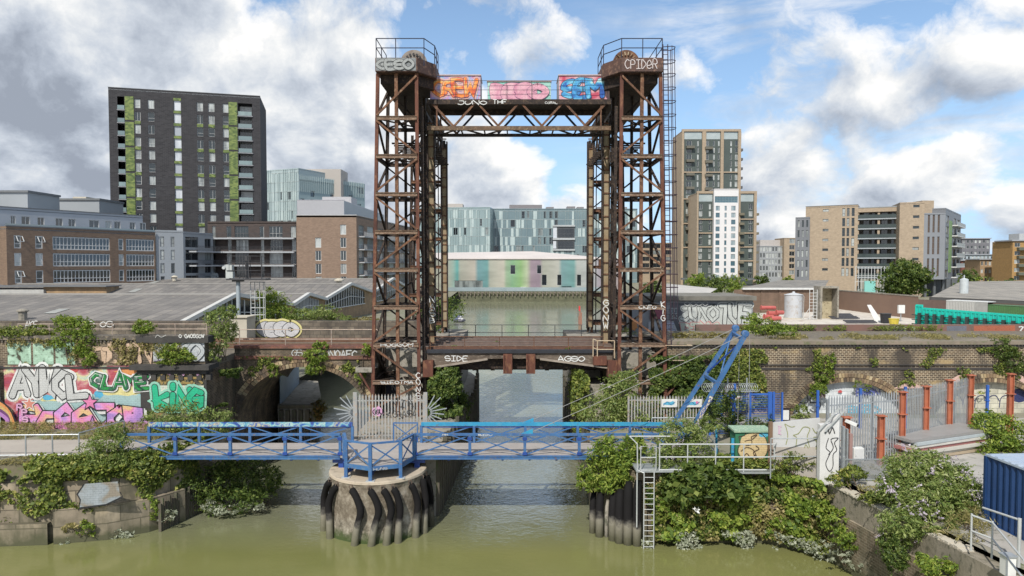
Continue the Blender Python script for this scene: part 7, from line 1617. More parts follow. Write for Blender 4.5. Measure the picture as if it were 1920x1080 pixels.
for k in range(16):
    i = rr.choice((1, 1, 2, 5, 7)); f = rr.uniform(.2, .8); d = prof[i][0]+(prof[i+1][0]-prof[i][0])*f; z = prof[i][1]+(prof[i+1][1]-prof[i][1])*f; x = rr.uniform(-72, -36); sl = (prof[i+1][1]-prof[i][1])/(prof[i+1][0]-prof[i][0])
    mb.add([(x, d-1.2, z-1.2*sl+.05), (x+1.1, d-1.2, z-1.2*sl+.05), (x+1.1, d+1.2, z+1.2*sl+.05), (x, d+1.2, z+1.2*sl+.05)], [(0, 1, 2, 3)])
mb.build('roof_light', mat('dirty_rooflight', (.36, .37, .35), (.22, .23, .22), .5, 1.5), t, kind='stuff')
OB = brick('orange_stock_brick', (.40, .26, .14), (.31, .20, .11), (.34, .27, .18), .5, .15, .012, stain=(.16, .12, .08), stain_amt=.5, bump=0)
mb = MB()
for i in range(len(prof)-1): (d0, z0_), (d1, z1_) = prof[i], prof[i+1]; mb.add([(xg[i], d0, 3), (xg[i+1], d1, 3), (xg[i+1], d1, z1_), (xg[i], d0, z0_)], [(0, 1, 2, 3)])
mb.build('gable_wall', OB, t)
for (i0, i1, k0, k1) in ((1, 3, .1, .95), (3, 5, .12, .85), (5, 7, .02, .82), (7, 9, .1, .9)):
    fr = MB(); gl = MB(); n = 16
    def gp(k):
        s_ = k*2; i = i0 if s_ < 1 else i0+1; f = s_-(i-i0); f = min(1, max(0, f)); a, b = prof[i], prof[i+1]
        return Vector((xg[i]+(xg[i+1]-xg[i])*f, a[0]+(b[0]-a[0])*f, a[1]+(b[1]-a[1])*f))
    for j in range(n):
        a, b = gp(k0+(k1-k0)*j/n), gp(k0+(k1-k0)*(j+1)/n); lo = 5.35
        gl.add([(a.x+.08, a.y, lo), (b.x+.08, b.y, lo), (b.x+.08, b.y, b.z-.45), (a.x+.08, a.y, a.z-.45)], [(0, 1, 2, 3)])
        fr.bar((a.x+.13, a.y, lo), (a.x+.13, a.y, a.z-.4), .10, .12)
        for q in (.5, ): fr.bar((a.x+.13, a.y, lo+(a.z-.45-lo)*q), (b.x+.13, b.y, lo+(b.z-.45-lo)*q), .08, .08)
    a, b = gp(k0), gp(k1); fr.bar((a.x+.14, a.y, 5.33), (b.x+.14, b.y, 5.33), .12, .12)
    f = fr.build('gable_window', WF, t); gl.build('pane', GLD, f)
mb = MB(); mb.box(X(40, 100), X(190, 100)-.0, 153, 154, 3.3, 9.6); mb.build('back_wall', OB, t)
mb = MB(); mb.lathe((X(42, 64), 64, 7), [(.35, 0), (.35, .9), (.5, .95), (.5, 1.05), (.2, 1.2)], 10); mb.build('roof_vent', CONC, t)
mb = MB(); mb.lathe((X(636, 125), 125, 8.6), [(.5, 0), (.5, .6), (.9, .7), (.9, .9), (.3, 1.2)], 10); mb.lathe((X(328, 137), 137, 9), [(.4, 0), (.4, .6), (.7, .8), (.2, 1.1)], 10); mb.build('roof_vent', CONCL, t)
for px in (385, 401): mb = MB(); D = 149; x = X(px, D); mb.box(x-.6, x+.6, D, D+1, 9.0, 9.7); mb.prism([(x-.7, D, 9.7), (x+.7, D, 9.7), (x+.45, D, 10.4), (x-.45, D, 10.4)], (0, 1, 0)); mb.build('roof_cowl', paint((.55, .60, .60)), t)
t = thing('shed', 'low white roofed shed with a brick strip at the left edge behind the warehouse', 'shed', (-90, 108, 3.3)); mb = MB(); mb.box(-110, X(82, 108), 108, 112, 3.2, Z(543, 108)); mb.build('wall', paint((.46, .46, .44)), t); mb = MB(); mb.box(X(82, 108.5), X(200, 108.5), 108.5, 112, 3.2, Z(538, 108)); mb.build('brick_strip', OB, t); mb = MB(); mb.box(-110, X(200, 108), 107.9, 112.2, Z(538, 108), Z(536, 108)); mb.build('eave', GF, t)
# signal mast with black platform and white ladder
t = thing('signal_mast', 'grey railway signal mast with a black platform behind the left viaduct', 'signal mast', (X(447, 50.8), 50.8, 6.9))
x = X(447, 50.8, 560); mb = MB(); mb.tube([(x, 50.8, 6.9), (x, 50.8, Z(526, 50.8))], .15, 12); mb.build('column', paint((.36, .42, .46)), t)
mb = MB(); z = Z(525, 50.8); mb.box(x-.7, X(503, 50.8), 50.3, 51.4, z, z+.12); mb.box(x-.35, x+.35, 50.5, 51.1, z-.12, z); mb.build('platform', BLK, t)
mb = MB(); mb.box(X(428, 50.8), X(434, 50.8), 50.4, 50.9, z+.1, Z(496, 50.8)); mb.box(X(434, 50.8), X(441, 50.8), 50.4, 50.8, z+.15, Z(509, 50.8)); mb.box(X(434, 50.8), X(439, 50.8), 50.45, 50.85, Z(507, 50.8), Z(497, 50.8)); mb.build('signal_head', paint((.5, .53, .52)), t)
mb = MB(); mb.lathe((X(423, 50.6), 50.3, Z(502, 50.8)), [(.12, 0), (.14, .3), (.12, .55)], 10, 'y'); mb.build('lamp', GALVW, t)
mb = MB()
for px in (431, 447, 462, 467, 472, 489, 496): mb.bar((X(px, 50.9), 51.2 if px % 2 else 50.35, z+.1), (X(px, 50.9), 51.2 if px % 2 else 50.35, Z(480, 50.9)), .045, .045)
for y in (480, 492, 507): mb.bar((X(431, 50.9), 51.2, Z(y, 50.9)), (X(496, 50.9), 51.2, Z(y, 50.9)), .035, .035); mb.bar((X(431, 50.9), 50.35, Z(y, 50.9)), (X(489, 50.9), 50.35, Z(y, 50.9)), .035, .035)
mb.bar((X(464, 50.9), 50.8, z), (X(464, 50.9), 50.8, Z(480, 50.9)), .18, .18); mb.build('cage', BLK, t)
t = thing('access_ladder', 'white steel ladder frame beside the signal mast', 'ladder', (X(480, 51), 51, 6.9)); mb = MB()
for px in (470, 478, 487, 494, 497): mb.bar((X(px, 51), 51, 6.95), (X(px, 51), 51, Z(529, 51)), .04, .04)
for y in (529, 558, 577, 590): mb.bar((X(470, 51), 51, Z(y, 51)), (X(497, 51), 51, Z(y, 51)), .06, .06)
for k in range(14): mb.bar((X(470, 51), 51.05, 7+.27*k), (X(478, 51), 51.05, 7+.27*k), .03, .03)
mb.build('frame', paint((.48, .50, .50)), t)
t = thing('relay_room', 'small pale concrete relay hut below the signal mast', 'hut', (X(455, 50.5), 48.2, 6.95)); mb = MB(); mb.box(X(430, 48), X(462, 48), 48, 49.6, 6.97, Z(596, 48)); mb.build('hut', CONCL, t); mb = MB(); mb.box(X(428, 48)-.0, X(464, 48), 47.9, 49.7, Z(596, 48), Z(594, 48)); mb.build('roof', CONCL, t)
# right: graffiti wall building
t = thing('workshop', 'flat roofed workshop wall covered in white and black block letters right of the lift bridge', 'workshop', (X(1330, 56), 56, 3.3))
xa_, xb_ = X(1180, 56), X(1412, 56); mb = MB(); mb.box(xa_, xb_, 56, 62, 3.2, Z(563, 56)); mb.build('wall', paint((.30, .32, .35)), t); mb = MB(); mb.box(xa_-.2, xb_+.15, 55.6, 62.3, Z(563, 56)+.004, Z(555, 56)); mb.build('roof_edge', mat('mossy_edge', (.22, .21, .18), (.12, .115, .10), .9, 1.2), t)
OW = paint((.62, .65, .62)); g = Paint((0, 56, 0)); uu = lambda px: X(px, 56, 595); vv = lambda py: Z(py, 56)
g.shape([(uu(1256), vv(632)), (uu(1405), vv(632)), (uu(1405), vv(570)), (uu(1256), vv(568))], paint((.13, .14, .16)))
g.shape([(uu(1272), vv(606)), (uu(1300), vv(630)), (uu(1408), vv(630)), (uu(1409), vv(575)), (uu(1300), vv(575)), (uu(1280), vv(588))], OW)
g.piece('JUNO', uu(1277), vv(601), uu(1345)-uu(1277), vv(577)-vv(601), .23, OW, BLACKP, OW, None, 'sharp', 3, .12, 1.0, .42); g.piece('TUF', uu(1350), vv(606), uu(1405)-uu(1350), vv(574)-vv(606), .30, OW, BLACKP, OW, None, 'sharp', 5, .1, 1.0, .38)
g.piece('DINK', uu(1280), vv(622), uu(1345)-uu(1280), vv(607)-vv(622), .30, paint((.55, .60, .52)), paint((.62, .22, .22)), None, None, 'sharp', 8, .06, .92, .35); g.tag('OOOO', uu(1283), vv(573), uu(1326)-uu(1283), .35, .05, SILVER, 3); g.tag('AOCO', uu(1382), vv(572), 1.1, .22, .04, SILVER, 3)
g.shape([(uu(1256), vv(598)), (uu(1270), vv(598)), (uu(1270), vv(577)), (uu(1256), vv(577))], paint((.38, .45, .45))); g.tag('SUB', uu(1257), vv(586), .55, .3, .05, paint((.05, .1, .12)), 3); g.tag('ZAO', uu(1257), vv(595), .55, .3, .05, BLACKP, 7)
g.shape([(uu(1215), vv(622)), (uu(1270), vv(622)), (uu(1262), vv(602)), (uu(1215), vv(603))], paint((.5, .52, .56))); g.piece('SE', uu(1240), vv(619), 1.0, .55, .14, paint((.55, .58, .7)), paint((.05, .05, .2)), None, None, 'mid', 3, .1); g.shape([(uu(1218), vv(598)), (uu(1240), vv(598)), (uu(1240), vv(580)), (uu(1218), vv(580))], paint((.30, .08, .12))); g.blob(uu(1188), vv(610), .3, .45, ORANGE, 3); g.build(t)
t = thing('shed', 'low shed with a pale sloping roof behind the graffiti workshop', 'shed', (X(1295, 80), 80, 3.3)); mb = MB(); mb.add([(X(1240, 74), 74, Z(553, 74)), (X(1325, 78), 78, Z(553, 78)), (X(1345, 84), 84, Z(541, 84)), (X(1250, 92), 92, Z(532, 92))], [(0, 1, 2, 3)]); mb.build('roof', mat('pale_sheet', (.50, .48, .45), (.38, .37, .35), .8, .5), t); mb = MB(); mb.box(X(1240, 75), X(1325, 78), 75, 79, 3.2, Z(553, 76)); mb.build('wall', paint((.2, .15, .12)), t)
t = thing('warehouse', 'long brown brick warehouse with a white eave behind the silver tank', 'warehouse', (X(1450, 130), 130, 3.3))
W_ = Wall((X(1376, 128, 560), 128), (X(1545, 128, 560), 128), 3.2, Z(543, 128)); BRW = brick('brown_works_brick', (.20, .13, .09), (.15, .10, .075), (.16, .12, .09), .5, .15, .012, stain=(.10, .07, .05), stain_amt=.5, bump=0); W_.build('wall', BRW, t)
mb = MB(); W_.box(mb, 1.5, W_.L, W_.z1, W_.z1+.35, -.2, .5); mb.build('eave', WF, t); mb = MB(); mb.add([(W_.A.x+1.5, 128, W_.z1+.36), (W_.B.x, 128, W_.z1+.36), (W_.B.x+12, 152, 8.8), (W_.A.x+18, 152, 8.8)], [(0, 1, 2, 3)]); mb.build('roof', corr('grey_sheet_roof', (.30, .29, .27), (.20, .195, .185)), t)
mb = MB()
for k in range(5): W_.box(mb, W_.L*(k+.5)/5, W_.L*(k+.5)/5+.25, 3.2, W_.z1-.05, 0, .12)
mb.build('pilaster', BRW, t)
t = thing('boundary_wall', 'long plain brown wall running across the yard behind the teal panels', 'wall', (X(1640, 140), 135, 3.3)); W_ = Wall((X(1560, 140, 570), 140), (X(1722, 112, 570), 112), 3.2, Z(552, 130)); W_.z1 = 7.0; W_.build('wall', mat('brown_render', (.25, .165, .12), (.20, .13, .10), .9, .25, 0, .1), t); mb = MB(); W_.box(mb, 0, W_.L, 7.0, 7.2, -.3, .05); mb.build('coping', CONC, t)
W_ = Wall((X(1722, 112, 570), 112), (X(1960, 96, 570), 96), 3.2, 6.6); W_.build('wall', mat('brown_render2', (.15, .10, .085)), t)
t = thing('concrete_frame', 'beige open fronted concrete housing standing in the works yard', 'housing', (X(1555, 112), 112, 3.3)); a, b = X(1538, 112), X(1573, 112); z1_ = Z(537, 112); mb = MB(); mb.box(a, a+.35, 112, 114.5, 3.2, z1_); mb.box(b-.25, b, 112, 114.5, 3.2, z1_); mb.box(a+.351, b-.251, 112, 114.5, z1_-.3, z1_); mb.build('frame', CONC, t); mb = MB(); mb.box(a+.351, b-.251, 114, 114.4, 3.2, z1_-.301); mb.build('back_panel', mat('stained_beige', (.50, .44, .30), (.34, .29, .19), .9, .7, c3=(.2, .16, .1)), t)
t = thing('scaffold_tower', 'slim white scaffold ladder tower beside the beige housing', 'scaffold', (X(1525, 112), 111, 3.3)); mb = MB(); a, b = X(1518, 111), X(1532, 111); zt_ = Z(543, 111)
for x in (a, (a+b)/2, b): mb.bar((x, 111, 3.3), (x, 111, zt_), .07, .07)
for k in range(9): z = 3.5+k*(zt_-3.5)/9; mb.bar((a, 111, z), (b, 111, z), .06, .06)
mb.bar((a, 111, 3.6), (a-1.6, 110.8, 3.4), .06, .06); mb.bar((a, 111, 5.2), (a-1.3, 110.8, 3.4), .06, .06); mb.build('frame', WF, t)
t = thing('storage_tank', 'silver cylindrical storage tank with a shallow cone roof in the yard', 'tank', (X(1488, 114), 114, 3.35)); x = X(1488, 114); zt_ = Z(553, 114); mb = MB(); mb.lathe((x, 114, 3.35), [(1.42, 0), (1.42, zt_-3.35)], 36); mb.build('shell', mat('tank_steel', (.55, .57, .60), (.46, .48, .50), .5, .5, .2, c3=(.42, .38, .34)), t, smooth=False); mb = MB(); mb.lathe((x, 114, zt_), [(1.5, 0), (1.5, .06), (.25, .36), (.2, .42), (.2, .55), (.05, .6)], 36); mb.build('roof', paint((.56, .58, .60)), t); mb = MB(); mb.lathe((x, 114, 3.3), [(1.6, 0), (1.6, .15)], 36); mb.build('base', CONCL, t); mb = MB(); mb.tube([(x+1.5, 113.6, 3.5), (x+1.55, 113.6, zt_-.2), (x+1.3, 113.7, zt_+.05)], .05, 6); mb.build('pipe', GALVW, t)
mb = MB(); mb.poly([(X(1430, 118), 124, 3.31), (X(1400, 90), 86, 3.31), (X(1950, 80), 86, 3.31), (X(1960, 110), 112, 3.31), (X(1560, 139), 139, 3.31)]); mb.build('yard_slab', mat('white_yard', (.62, .58, .52), (.48, .44, .39), .9, .25, 0, .1, c3=(.36, .31, .26)), kind='structure')
RP_ = mat('red_pipe', (.52, .13, .11), (.38, .09, .08), .5, 1.5)
rl = ['long red pipe lying on top of the heap beside the silver tank', 'thick red pipe section in the middle of the heap', 'red pipe section lying lowest left in the heap', 'short dark red pipe nearest the silver tank', 'red pipe section at the front of the heap']
for i, (a, b, y, r_) in enumerate(((1427, 1456, 577, .32), (1440, 1462, 588, .40), (1433, 1452, 594, .36), (1456, 1471, 586, .34), (1446, 1466, 597, .36))):
    D = 112-i*.8; mb = MB(); mb.tube([(X(a, D), D, Z(y, D)), (X(b, D), D+.6, Z(y, D)-.05)], r_, 12); mb.tube([(X(a, D), D, Z(y, D)), (X(a, D)+.08, D, Z(y, D))], r_*1.35, 12); mb.build('steel_pipe', RP_, None, rl[i], 'pipe', 'red pipes heaped beside the tank')
fl = ['dark steel beam bundle lying behind the others on the white slab', 'dark steel beam bundle in the middle of the white slab', 'dark steel beam bundle lying nearest on the white slab']
for i, (a, b, y, D) in enumerate(((1552, 1600, 592, 118), (1560, 1612, 596, 112), (1588, 1645, 602, 104))):
    mb = MB(); 
    for k in range(3): mb.bar((X(a, D), D+k*.5, 3.5+.1*k), (X(b, D), D+k*.5, 3.5+.1*k), .3, .18)
    mb.build('beam_bundle', paint((.07, .07, .08)), None, fl[i], 'steel beams', 'steel beams lying in the yard')
# teal piling frame
t = thing('trench_panels', 'row of bright teal steel trench panels with dark uprights in the yard', 'trench panels', (X(1720, 96), 96, 3.3)); TEAL = mat('teal_paint', (.02, .56, .46), (.015, .46, .39), .45, .8)
W_ = Wall((X(1718, 100, 590), 100), (X(1990, 80, 590), 80), 3.2, 6.1)
n = 16
for k in range(n):
    mb = MB(); u0, u1 = W_.L*k/n, W_.L*(k+1)/n-.1; zt_ = 6.1 if k else 6.5; W_.box(mb, u0, u1, 3.3, zt_, 0, .12)
    for q in (.0, .5, .93): W_.box(mb, u0+(u1-u0)*q, u0+(u1-u0)*q+.12, 3.35, zt_-.1, .121, .22)
    for q in (.1, .5, .9): W_.box(mb, u0, u1, 3.3+(zt_-3.3)*q, 3.3+(zt_-3.3)*q+.12, .122, .20)
    mb.build('panel', TEAL, t)
    mb = MB(); W_.box(mb, (u0+u1)/2+.2, (u0+u1)/2+.55, 3.3, 5.3, .25, .6)
    for q in (4.9, 4.2, 3.6): W_.box(mb, (u0+u1)/2-1.0, (u0+u1)/2+.9, q, q+.12, .3, .42)
    mb.build('upright', paint((.03, .045, .045)), t)
t = thing('container', 'white and grey site container behind the teal panels', 'container', (X(1800, 104), 104, 3.3)); W_ = Wall((X(1774, 106, 575), 106), (X(1852, 101, 575), 101), 3.3, 6.7); W_.build('side', mat('ribbed_white', (.52, .52, .50), (.44, .44, .43), .6, .6), t); mb = MB(); W_.box(mb, 0, W_.L, 6.7, 6.8, -2.4, .05); mb.build('roof', WF, t); mb = MB(); W_.box(mb, W_.L*.72, W_.L, 3.3, 6.65, .02, .06)
for k in range(26): W_.box(mb, W_.L*k/26, W_.L*k/26+.08, 3.4, 6.6, .0, .045)
mb.build('ribs', paint((.34, .34, .33)), t)
t = thing('container', 'green corrugated site container right of the white one', 'container', (X(1890, 98), 98, 3.3)); W_ = Wall((X(1853, 101, 575), 101), (X(1990, 92, 575), 92), 3.3, 6.35); W_.build('side', mat('green_sheet', (.10, .26, .08), (.07, .16, .06), .6, .8), t); mb = MB()
for k in range(40): W_.box(mb, W_.L*k/40, W_.L*k/40+.1, 3.4, 6.3, .0, .05)
W_.box(mb, 0, W_.L, 6.35, 6.42, -2.4, .06); mb.build('ribs', paint((.08, .17, .07)), t)
t = thing('shed', 'low wide shed with a pale grey roof at the right behind the teal panels', 'shed', (X(1830, 130), 130, 3.3)); mb = MB(); mb.add([(X(1745, 118), 118, 6.7), (X(2000, 104), 104, 6.5), (X(2000, 160), 160, 8.6), (X(1800, 160), 160, 8.3)], [(0, 1, 2, 3)]); mb.build('roof', corr('pale_roof', (.38, .36, .33), (.26, .25, .23)), t); mb = MB(); mb.prism([(X(1745, 118), 118.1, 6.0), (X(2000, 104), 104.1, 5.8), (X(2000, 104), 104.1, 6.5), (X(1745, 118), 118.1, 6.69)], (0, .3, 0)); mb.build('fascia', paint((.08, .08, .08)), t)
mb = MB(); mb.lathe((X(1807, 125), 125, 7), [(.7, 0), (.7, 2.6), (.2, 2.8)], 16); mb.lathe((X(1807, 125), 125, 9.6), [(.1, 0), (.1, .8)], 6); mb.build('flue', paint((.55, .60, .62)), t)
# small boat and red channel marker on the water
D = 146; x = X(861, D, 600); t = thing('inflatable_boat', 'small inflatable boat loaded with white and blue bundles on the far water', 'boat', (x, D, 0))
mb = MB(); mb.tube([(x-1.1, D, .3), (x-.5, D-.5, .28), (x+.6, D-.5, .28), (x+1.15, D, .35), (x+.6, D+.5, .28), (x-.5, D+.5, .28), (x-1.1, D, .3)], .25, 8); mb.build('hull', paint((.08, .08, .10)), t)
for i, (dx, dz, r_, c) in enumerate(((-.5, .6, .38, (.10, .12, .25)), (.1, .7, .45, (.5, .5, .55)), (.6, .6, .36, (.6, .6, .6)), (-.1, 1.1, .36, (.12, .13, .22)), (.3, 1.05, .3, (.45, .46, .5)))): mb = MB(); mb.lathe((x+dx, D, dz-r_*.6), [(r_*.6, 0), (r_, r_*.4), (r_*.9, r_*.9), (r_*.3, r_*1.3)], 9); mb.build('bundle', paint(c), t)
D = 138; x = X(1088, D, 600); t = thing('channel_marker', 'weathered timber channel marker with a red top standing in the far water', 'channel marker', (x, D, 0)); mb = MB(); mb.box(x-.35, x+.35, D, D+.5, -.5, 1.8); mb.box(x-.25, x+.1, D, D+.4, 1.8, 3.0); mb.box(x+.15, x+.35, D, D+.3, 1.8, 2.6); mb.build('piles', mat('brown_pile', (.30, .16, .11), (.2, .1, .07), .9, 2), t); mb = MB(); mb.box(x-.3, x-.02, D-.02, D+.3, 2.9, 3.9); mb.build('topmark', paint((.62, .03, .03)), t)

D = 101; x = X(1677, D); t = thing('bin', 'small yellow plastic tub standing at the near edge of the works yard', 'tub', (x, D, 3.32)); mb = MB(); mb.lathe((x, D, 3.32), [(.55, 0), (.7, .9), (.74, .92), (.74, 1.0), (.6, 1.0)], 12); mb.build('tub', paint((.62, .50, .06)), t)
D = 104; x = X(1664, D); t = thing('bin', 'black waste bin beside the yellow tub in the works yard', 'bin', (x, D, 3.32)); mb = MB(); mb.prism([(x-.5, D, 3.32), (x+.5, D, 3.32), (x+.62, D, 4.7), (x-.62, D, 4.7)], (0, .9, 0)); mb.build('body', BLACKP, t); mb = MB(); mb.box(x-.68, x+.68, D-.06, D+1, 4.72, 4.84); mb.build('lid', paint((.05, .05, .05)), t)
D = 106; x = X(1642, D); t = thing('leaning_board', 'white board leaning in the works yard left of the bins', 'board', (x, D, 3.32)); mb = MB(); mb.prism([(x, D, 3.32), (x+1.2, D, 3.32), (x-.3, D+.8, 6.0), (x-.9, D+.8, 6.0)], (0, .06, 0)); mb.build('board', WHITE, t)
D = 108; x = X(1690, D); t = thing('electrical_box', 'white electrical box on a post against the brown yard wall', 'electrical box', (x, D, 3.32)); mb = MB(); mb.box(x-.06, x+.06, D, D+.1, 3.32, 4.6); mb.build('post', GALV, t); mb = MB(); mb.box(x-.5, x+.5, D-.2, D+.15, 4.6, 5.9); mb.build('box', WHITE, t)
# ------------------------------------------------------------------ vegetation
def climb(name, label, wall, x0, x1, z0, z1, n, size, lm, seed=1, thick=.35, thr=.45, top=None, kind=None, cat='ivy', group=None, hang=0.0, sc=.9):
    """climbing growth on a wall: wall(x) gives the face depth; ragged patches follow a noise field"""
    r = np.random.RandomState(seed); P_ = []; 
    tries = 0
    while len(P_) < n and tries < n*14:
        tries += 1
        x = r.uniform(x0, x1); z = z0+(z1-z0)*r.rand()
        q = noise.noise(Vector((x*sc, seed*3.1, z*sc*1.2)))*.5+.5+.18*noise.noise(Vector((x*3.7, seed, z*3.7)))
        e = min(1, (x-x0)/.5, (x1-x)/.5); q += .10*(z-z0)/(z1-z0)-.25*(1-max(0, e))
        if q > thr: P_.append((x, wall(x)-thick*r.rand()**.7*min(1, (q-thr)*5+.25), z))
    if not P_: return None
    P_ = np.array(P_); N_ = np.tile(np.array([[0, -1.0, .2]]), (len(P_), 1))
    o0 = Vector((float(P_[:, 0].mean()), float(P_[:, 1].mean()), z0))
    t = thing(name, label, cat, o0, group, kind)
    leaves('foliage', P_, N_, size, lm, t, seed, .7, .35)
    return t
def cover(name, label, surf, n, size, lm, seed=1, thick=.3, thr=.45, cat='ivy', group=None, sc=.8, nrm=(0, -.5, 1), kind=None, aspect=.7):
    """growth spread over a surface: surf(a,b) with a,b in 0..1 -> point"""
    r = np.random.RandomState(seed); P_ = []; tries = 0; nv = Vector(nrm).normalized()
    while len(P_) < n and tries < n*14:
        tries += 1; a, b = r.rand(), r.rand(); p = surf(a, b); q = noise.noise(Vector((p[0]*sc, p[1]*sc+seed, p[2]*sc)))*.5+.5+.15*noise.noise(Vector((p[0]*4, p[1]*4, p[2]*4)))
        q -= .22*max(0, 1-min(a, 1-a)/.08)
        if q > thr: P_.append(tuple(Vector(p)+nv*thick*r.rand()*min(1, (q-thr)*4+.3)))
    P_ = np.array(P_); N_ = np.tile(np.array([list(nv)]), (len(P_), 1))
    t = thing(name, label, cat, Vector((float(P_[:, 0].mean()), float(P_[:, 1].mean()), float(P_[:, 2].min()))), group, kind)
    leaves('foliage', P_, N_, size, lm, t, seed, aspect, .3); return t
def lump(px, py, D, rx, ry, rz): q = P(px, py, D); return ((q.x, q.y, q.z), (rx, ry, rz))
# --- left bank
def lqa(a):
    s = a*(len(lq)-4); i = min(int(s), len(lq)-5); f = s-i; p, q = Vector(lq[i]), Vector(lq[i+1]); return p.lerp(q, f)
ql = [(-30, 29.65), (-24, 29.7), (-20.5, 30.0), (-18.4, 30.5), (-17.0, 31.4), (-16.1, 32.6), (-15.7, 34.6)]
def along(a, pl):
    L_ = [0]
    for i in range(len(pl)-1): L_.append(L_[-1]+(Vector(pl[i+1])-Vector(pl[i])).length)
    s = a*L_[-1]
    for i in range(len(pl)-1):
        if s <= L_[i+1] or i == len(pl)-2: f = (s-L_[i])/(L_[i+1]-L_[i]); return Vector(pl[i]).lerp(Vector(pl[i+1]), min(1, f))
def s1(a, b):
    p = along(a, ql); return (p.x-.0, p.y+1.3*b-.25, 2.75+.55*b)
cover('bramble_cover', 'bramble and ivy blanket spilling over the left quay wall', s1, 16000, .15, LF_IVY, 3, .55, .33, 'brambles', nrm=(0, -.4, 1), kind='stuff')
def s2(a, b):
    p = along(a, ql); return (p.x, p.y-.12, 2.85-1.35*b*b*(1+.9*noise.noise(Vector((p.x*.6, 0, 2)))))
cover('hanging_ivy', 'ragged ivy hanging down the face of the left quay wall', s2, 9000, .14, LF_IVY, 5, .25, .46, 'ivy', nrm=(.1, -1, .2), kind='stuff')
for i, (px, py, w, h, n, lm, lb) in enumerate(((10, 975, .55, .55, 700, LF_IVY, 'yellowish clump high on the quay wall at the left edge'), (75, 965, .4, .55, 500, LF_IVY, 'small green clump on the quay wall below the bramble edge'), (130, 985, .5, .25, 400, LF_DRY, 'low brown clump on the quay wall ledge'), (68, 1010, .3, .3, 350, LF_PALE, 'tiny pale leaved clump at the waterline near the left edge'), (12, 1010, .22, .35, 250, LF_PALE, 'pale leaved clump at the waterline hard against the left edge'), (125, 1014, .22, .22, 220, LF_PALE, 'small pale clump at the waterline left of the long tide plants'), (205, 1002, 1.1, .3, 1300, LF_PALE, 'wide band of pale tide plants at the foot of the curved quay'), (160, 990, .35, .4, 600, LF_GREEN, 'green tuft of reeds at the foot of the curved quay'), (282, 950, .45, .6, 900, LF_GREEN, 'bright clump hanging over the sheet piling'), (315, 968, .4, .3, 400, LF_PALE, 'pale twiggy clump beside the sheet piling'))):
    D = 12.4*1280/(max(py, 985)-495)*.985 if px < 260 else 31.3
    D = min(D, 30.0) if px < 180 else min(D, 30.6 if px < 260 else 31.6)
    plant('wall_plant', lb, 'plant', [lump(px, py, D, w, .25, h)], n, .11, lm, 2, 20+i, 'plants growing on the left quay', shell=.4, stem_r=.012)
plant('bush', 'dense willowy bush beside the left end of the footbridge', 'bush', [lump(205, 830, 31.6, .85, .6, .65), lump(185, 855, 31.0, 1.0, .6, .55), lump(235, 866, 31.3, .8, .5, .42), lump(222, 808, 32.0, .4, .4, .35)], 7500, .13, LF_BUD, 12, 3, aspect=.3, base=P(205, 860, 31.5))
plant('bush', 'twiggy green bush in front of the green graffiti on the left wall', 'bush', [lump(300, 785, 35.8, .9, .6, .6), lump(350, 780, 35.9, 1.0, .6, .75), lump(400, 790, 35.6, 1.1, .6, .6), lump(330, 800, 35.3, 1.4, .5, .45)], 7000, .13, LF_BUD, 10, 4, aspect=.4, base=P(340, 800, 35.8))
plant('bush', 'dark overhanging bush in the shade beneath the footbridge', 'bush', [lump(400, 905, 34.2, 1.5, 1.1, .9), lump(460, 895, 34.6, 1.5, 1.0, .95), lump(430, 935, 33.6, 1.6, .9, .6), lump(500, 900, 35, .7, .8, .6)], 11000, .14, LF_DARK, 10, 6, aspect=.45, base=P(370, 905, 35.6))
plant('bush', 'pale leaved fringe of the shaded bush touching the water', 'bush', [lump(415, 955, 32.9, .8, .4, .22), lump(470, 950, 33.2, .7, .4, .2), lump(395, 945, 33, .4, .4, .25)], 1500, .11, LF_PALE, 3, 7, shell=.4)
def gs(a, b): return (-30+12.7*a, 35.0+2.3*b, 3.32+.3*b)
cover('long_grass', 'long dry grass at the foot of the painted left wall', gs, 13000, .17, LF_DRY, 8, .16, .30, 'grass', kind='stuff', aspect=.14, nrm=(0, -.2, 1))
def gs2(a, b): return (-30+12.5*a, 31.0+.9*b, 3.2+.1*b)
cover('long_grass', 'yellow grass verge along the low handrail of the left path', gs2, 3500, .16, LF_DRY, 9, .2, .45, 'grass', kind='stuff', aspect=.14)
# --- left viaduct growth
def bush(lb, blobs, n, size, lm, seed, stems=5, name='bush', cat='bush', aspect=.45, group=None, shell=.6, fl=0, stem_r=.025):
    return plant(name, lb, cat, blobs, n, size, lm, stems, seed, group, aspect=aspect, shell=shell, flowers=fl, stem_r=stem_r)
G1 = 'bushes growing out of the left viaduct'
bush('dusty green mat of growth on the parapet at the far left', [lump(35, 622, 37.9, 1.2, .5, .32), lump(75, 620, 38, .7, .4, .3), lump(10, 628, 37.9, .7, .4, .3)], 3500, .12, LF_IVY, 31, 3, group=G1)
bush('large bright bush spilling over the parapet beside the mint panels', [lump(140, 612, 38, .9, .6, .5), lump(155, 640, 37.6, .75, .4, .75), lump(115, 640, 37.6, .6, .4, .5), lump(165, 672, 37.3, .4, .3, .5), lump(120, 605, 38.2, .6, .5, .35)], 8000, .12, LF_GREEN, 32, 8, group=G1)
bush('small rounded bright bush on the coping above the peach letters', [lump(272, 611, 37.8, .6, .4, .35), lump(262, 620, 37.6, .4, .3, .22)], 1900, .11, LF_GREEN, 33, 4, group=G1)
bush('bright bush growing on the black ledge over the green letters', [lump(328, 662, 37.1, .75, .35, .45), lump(310, 672, 37.1, .6, .3, .3), lump(350, 668, 37.1, .45, .3, .3)], 3000, .115, LF_GREEN, 34, 5, group=G1)
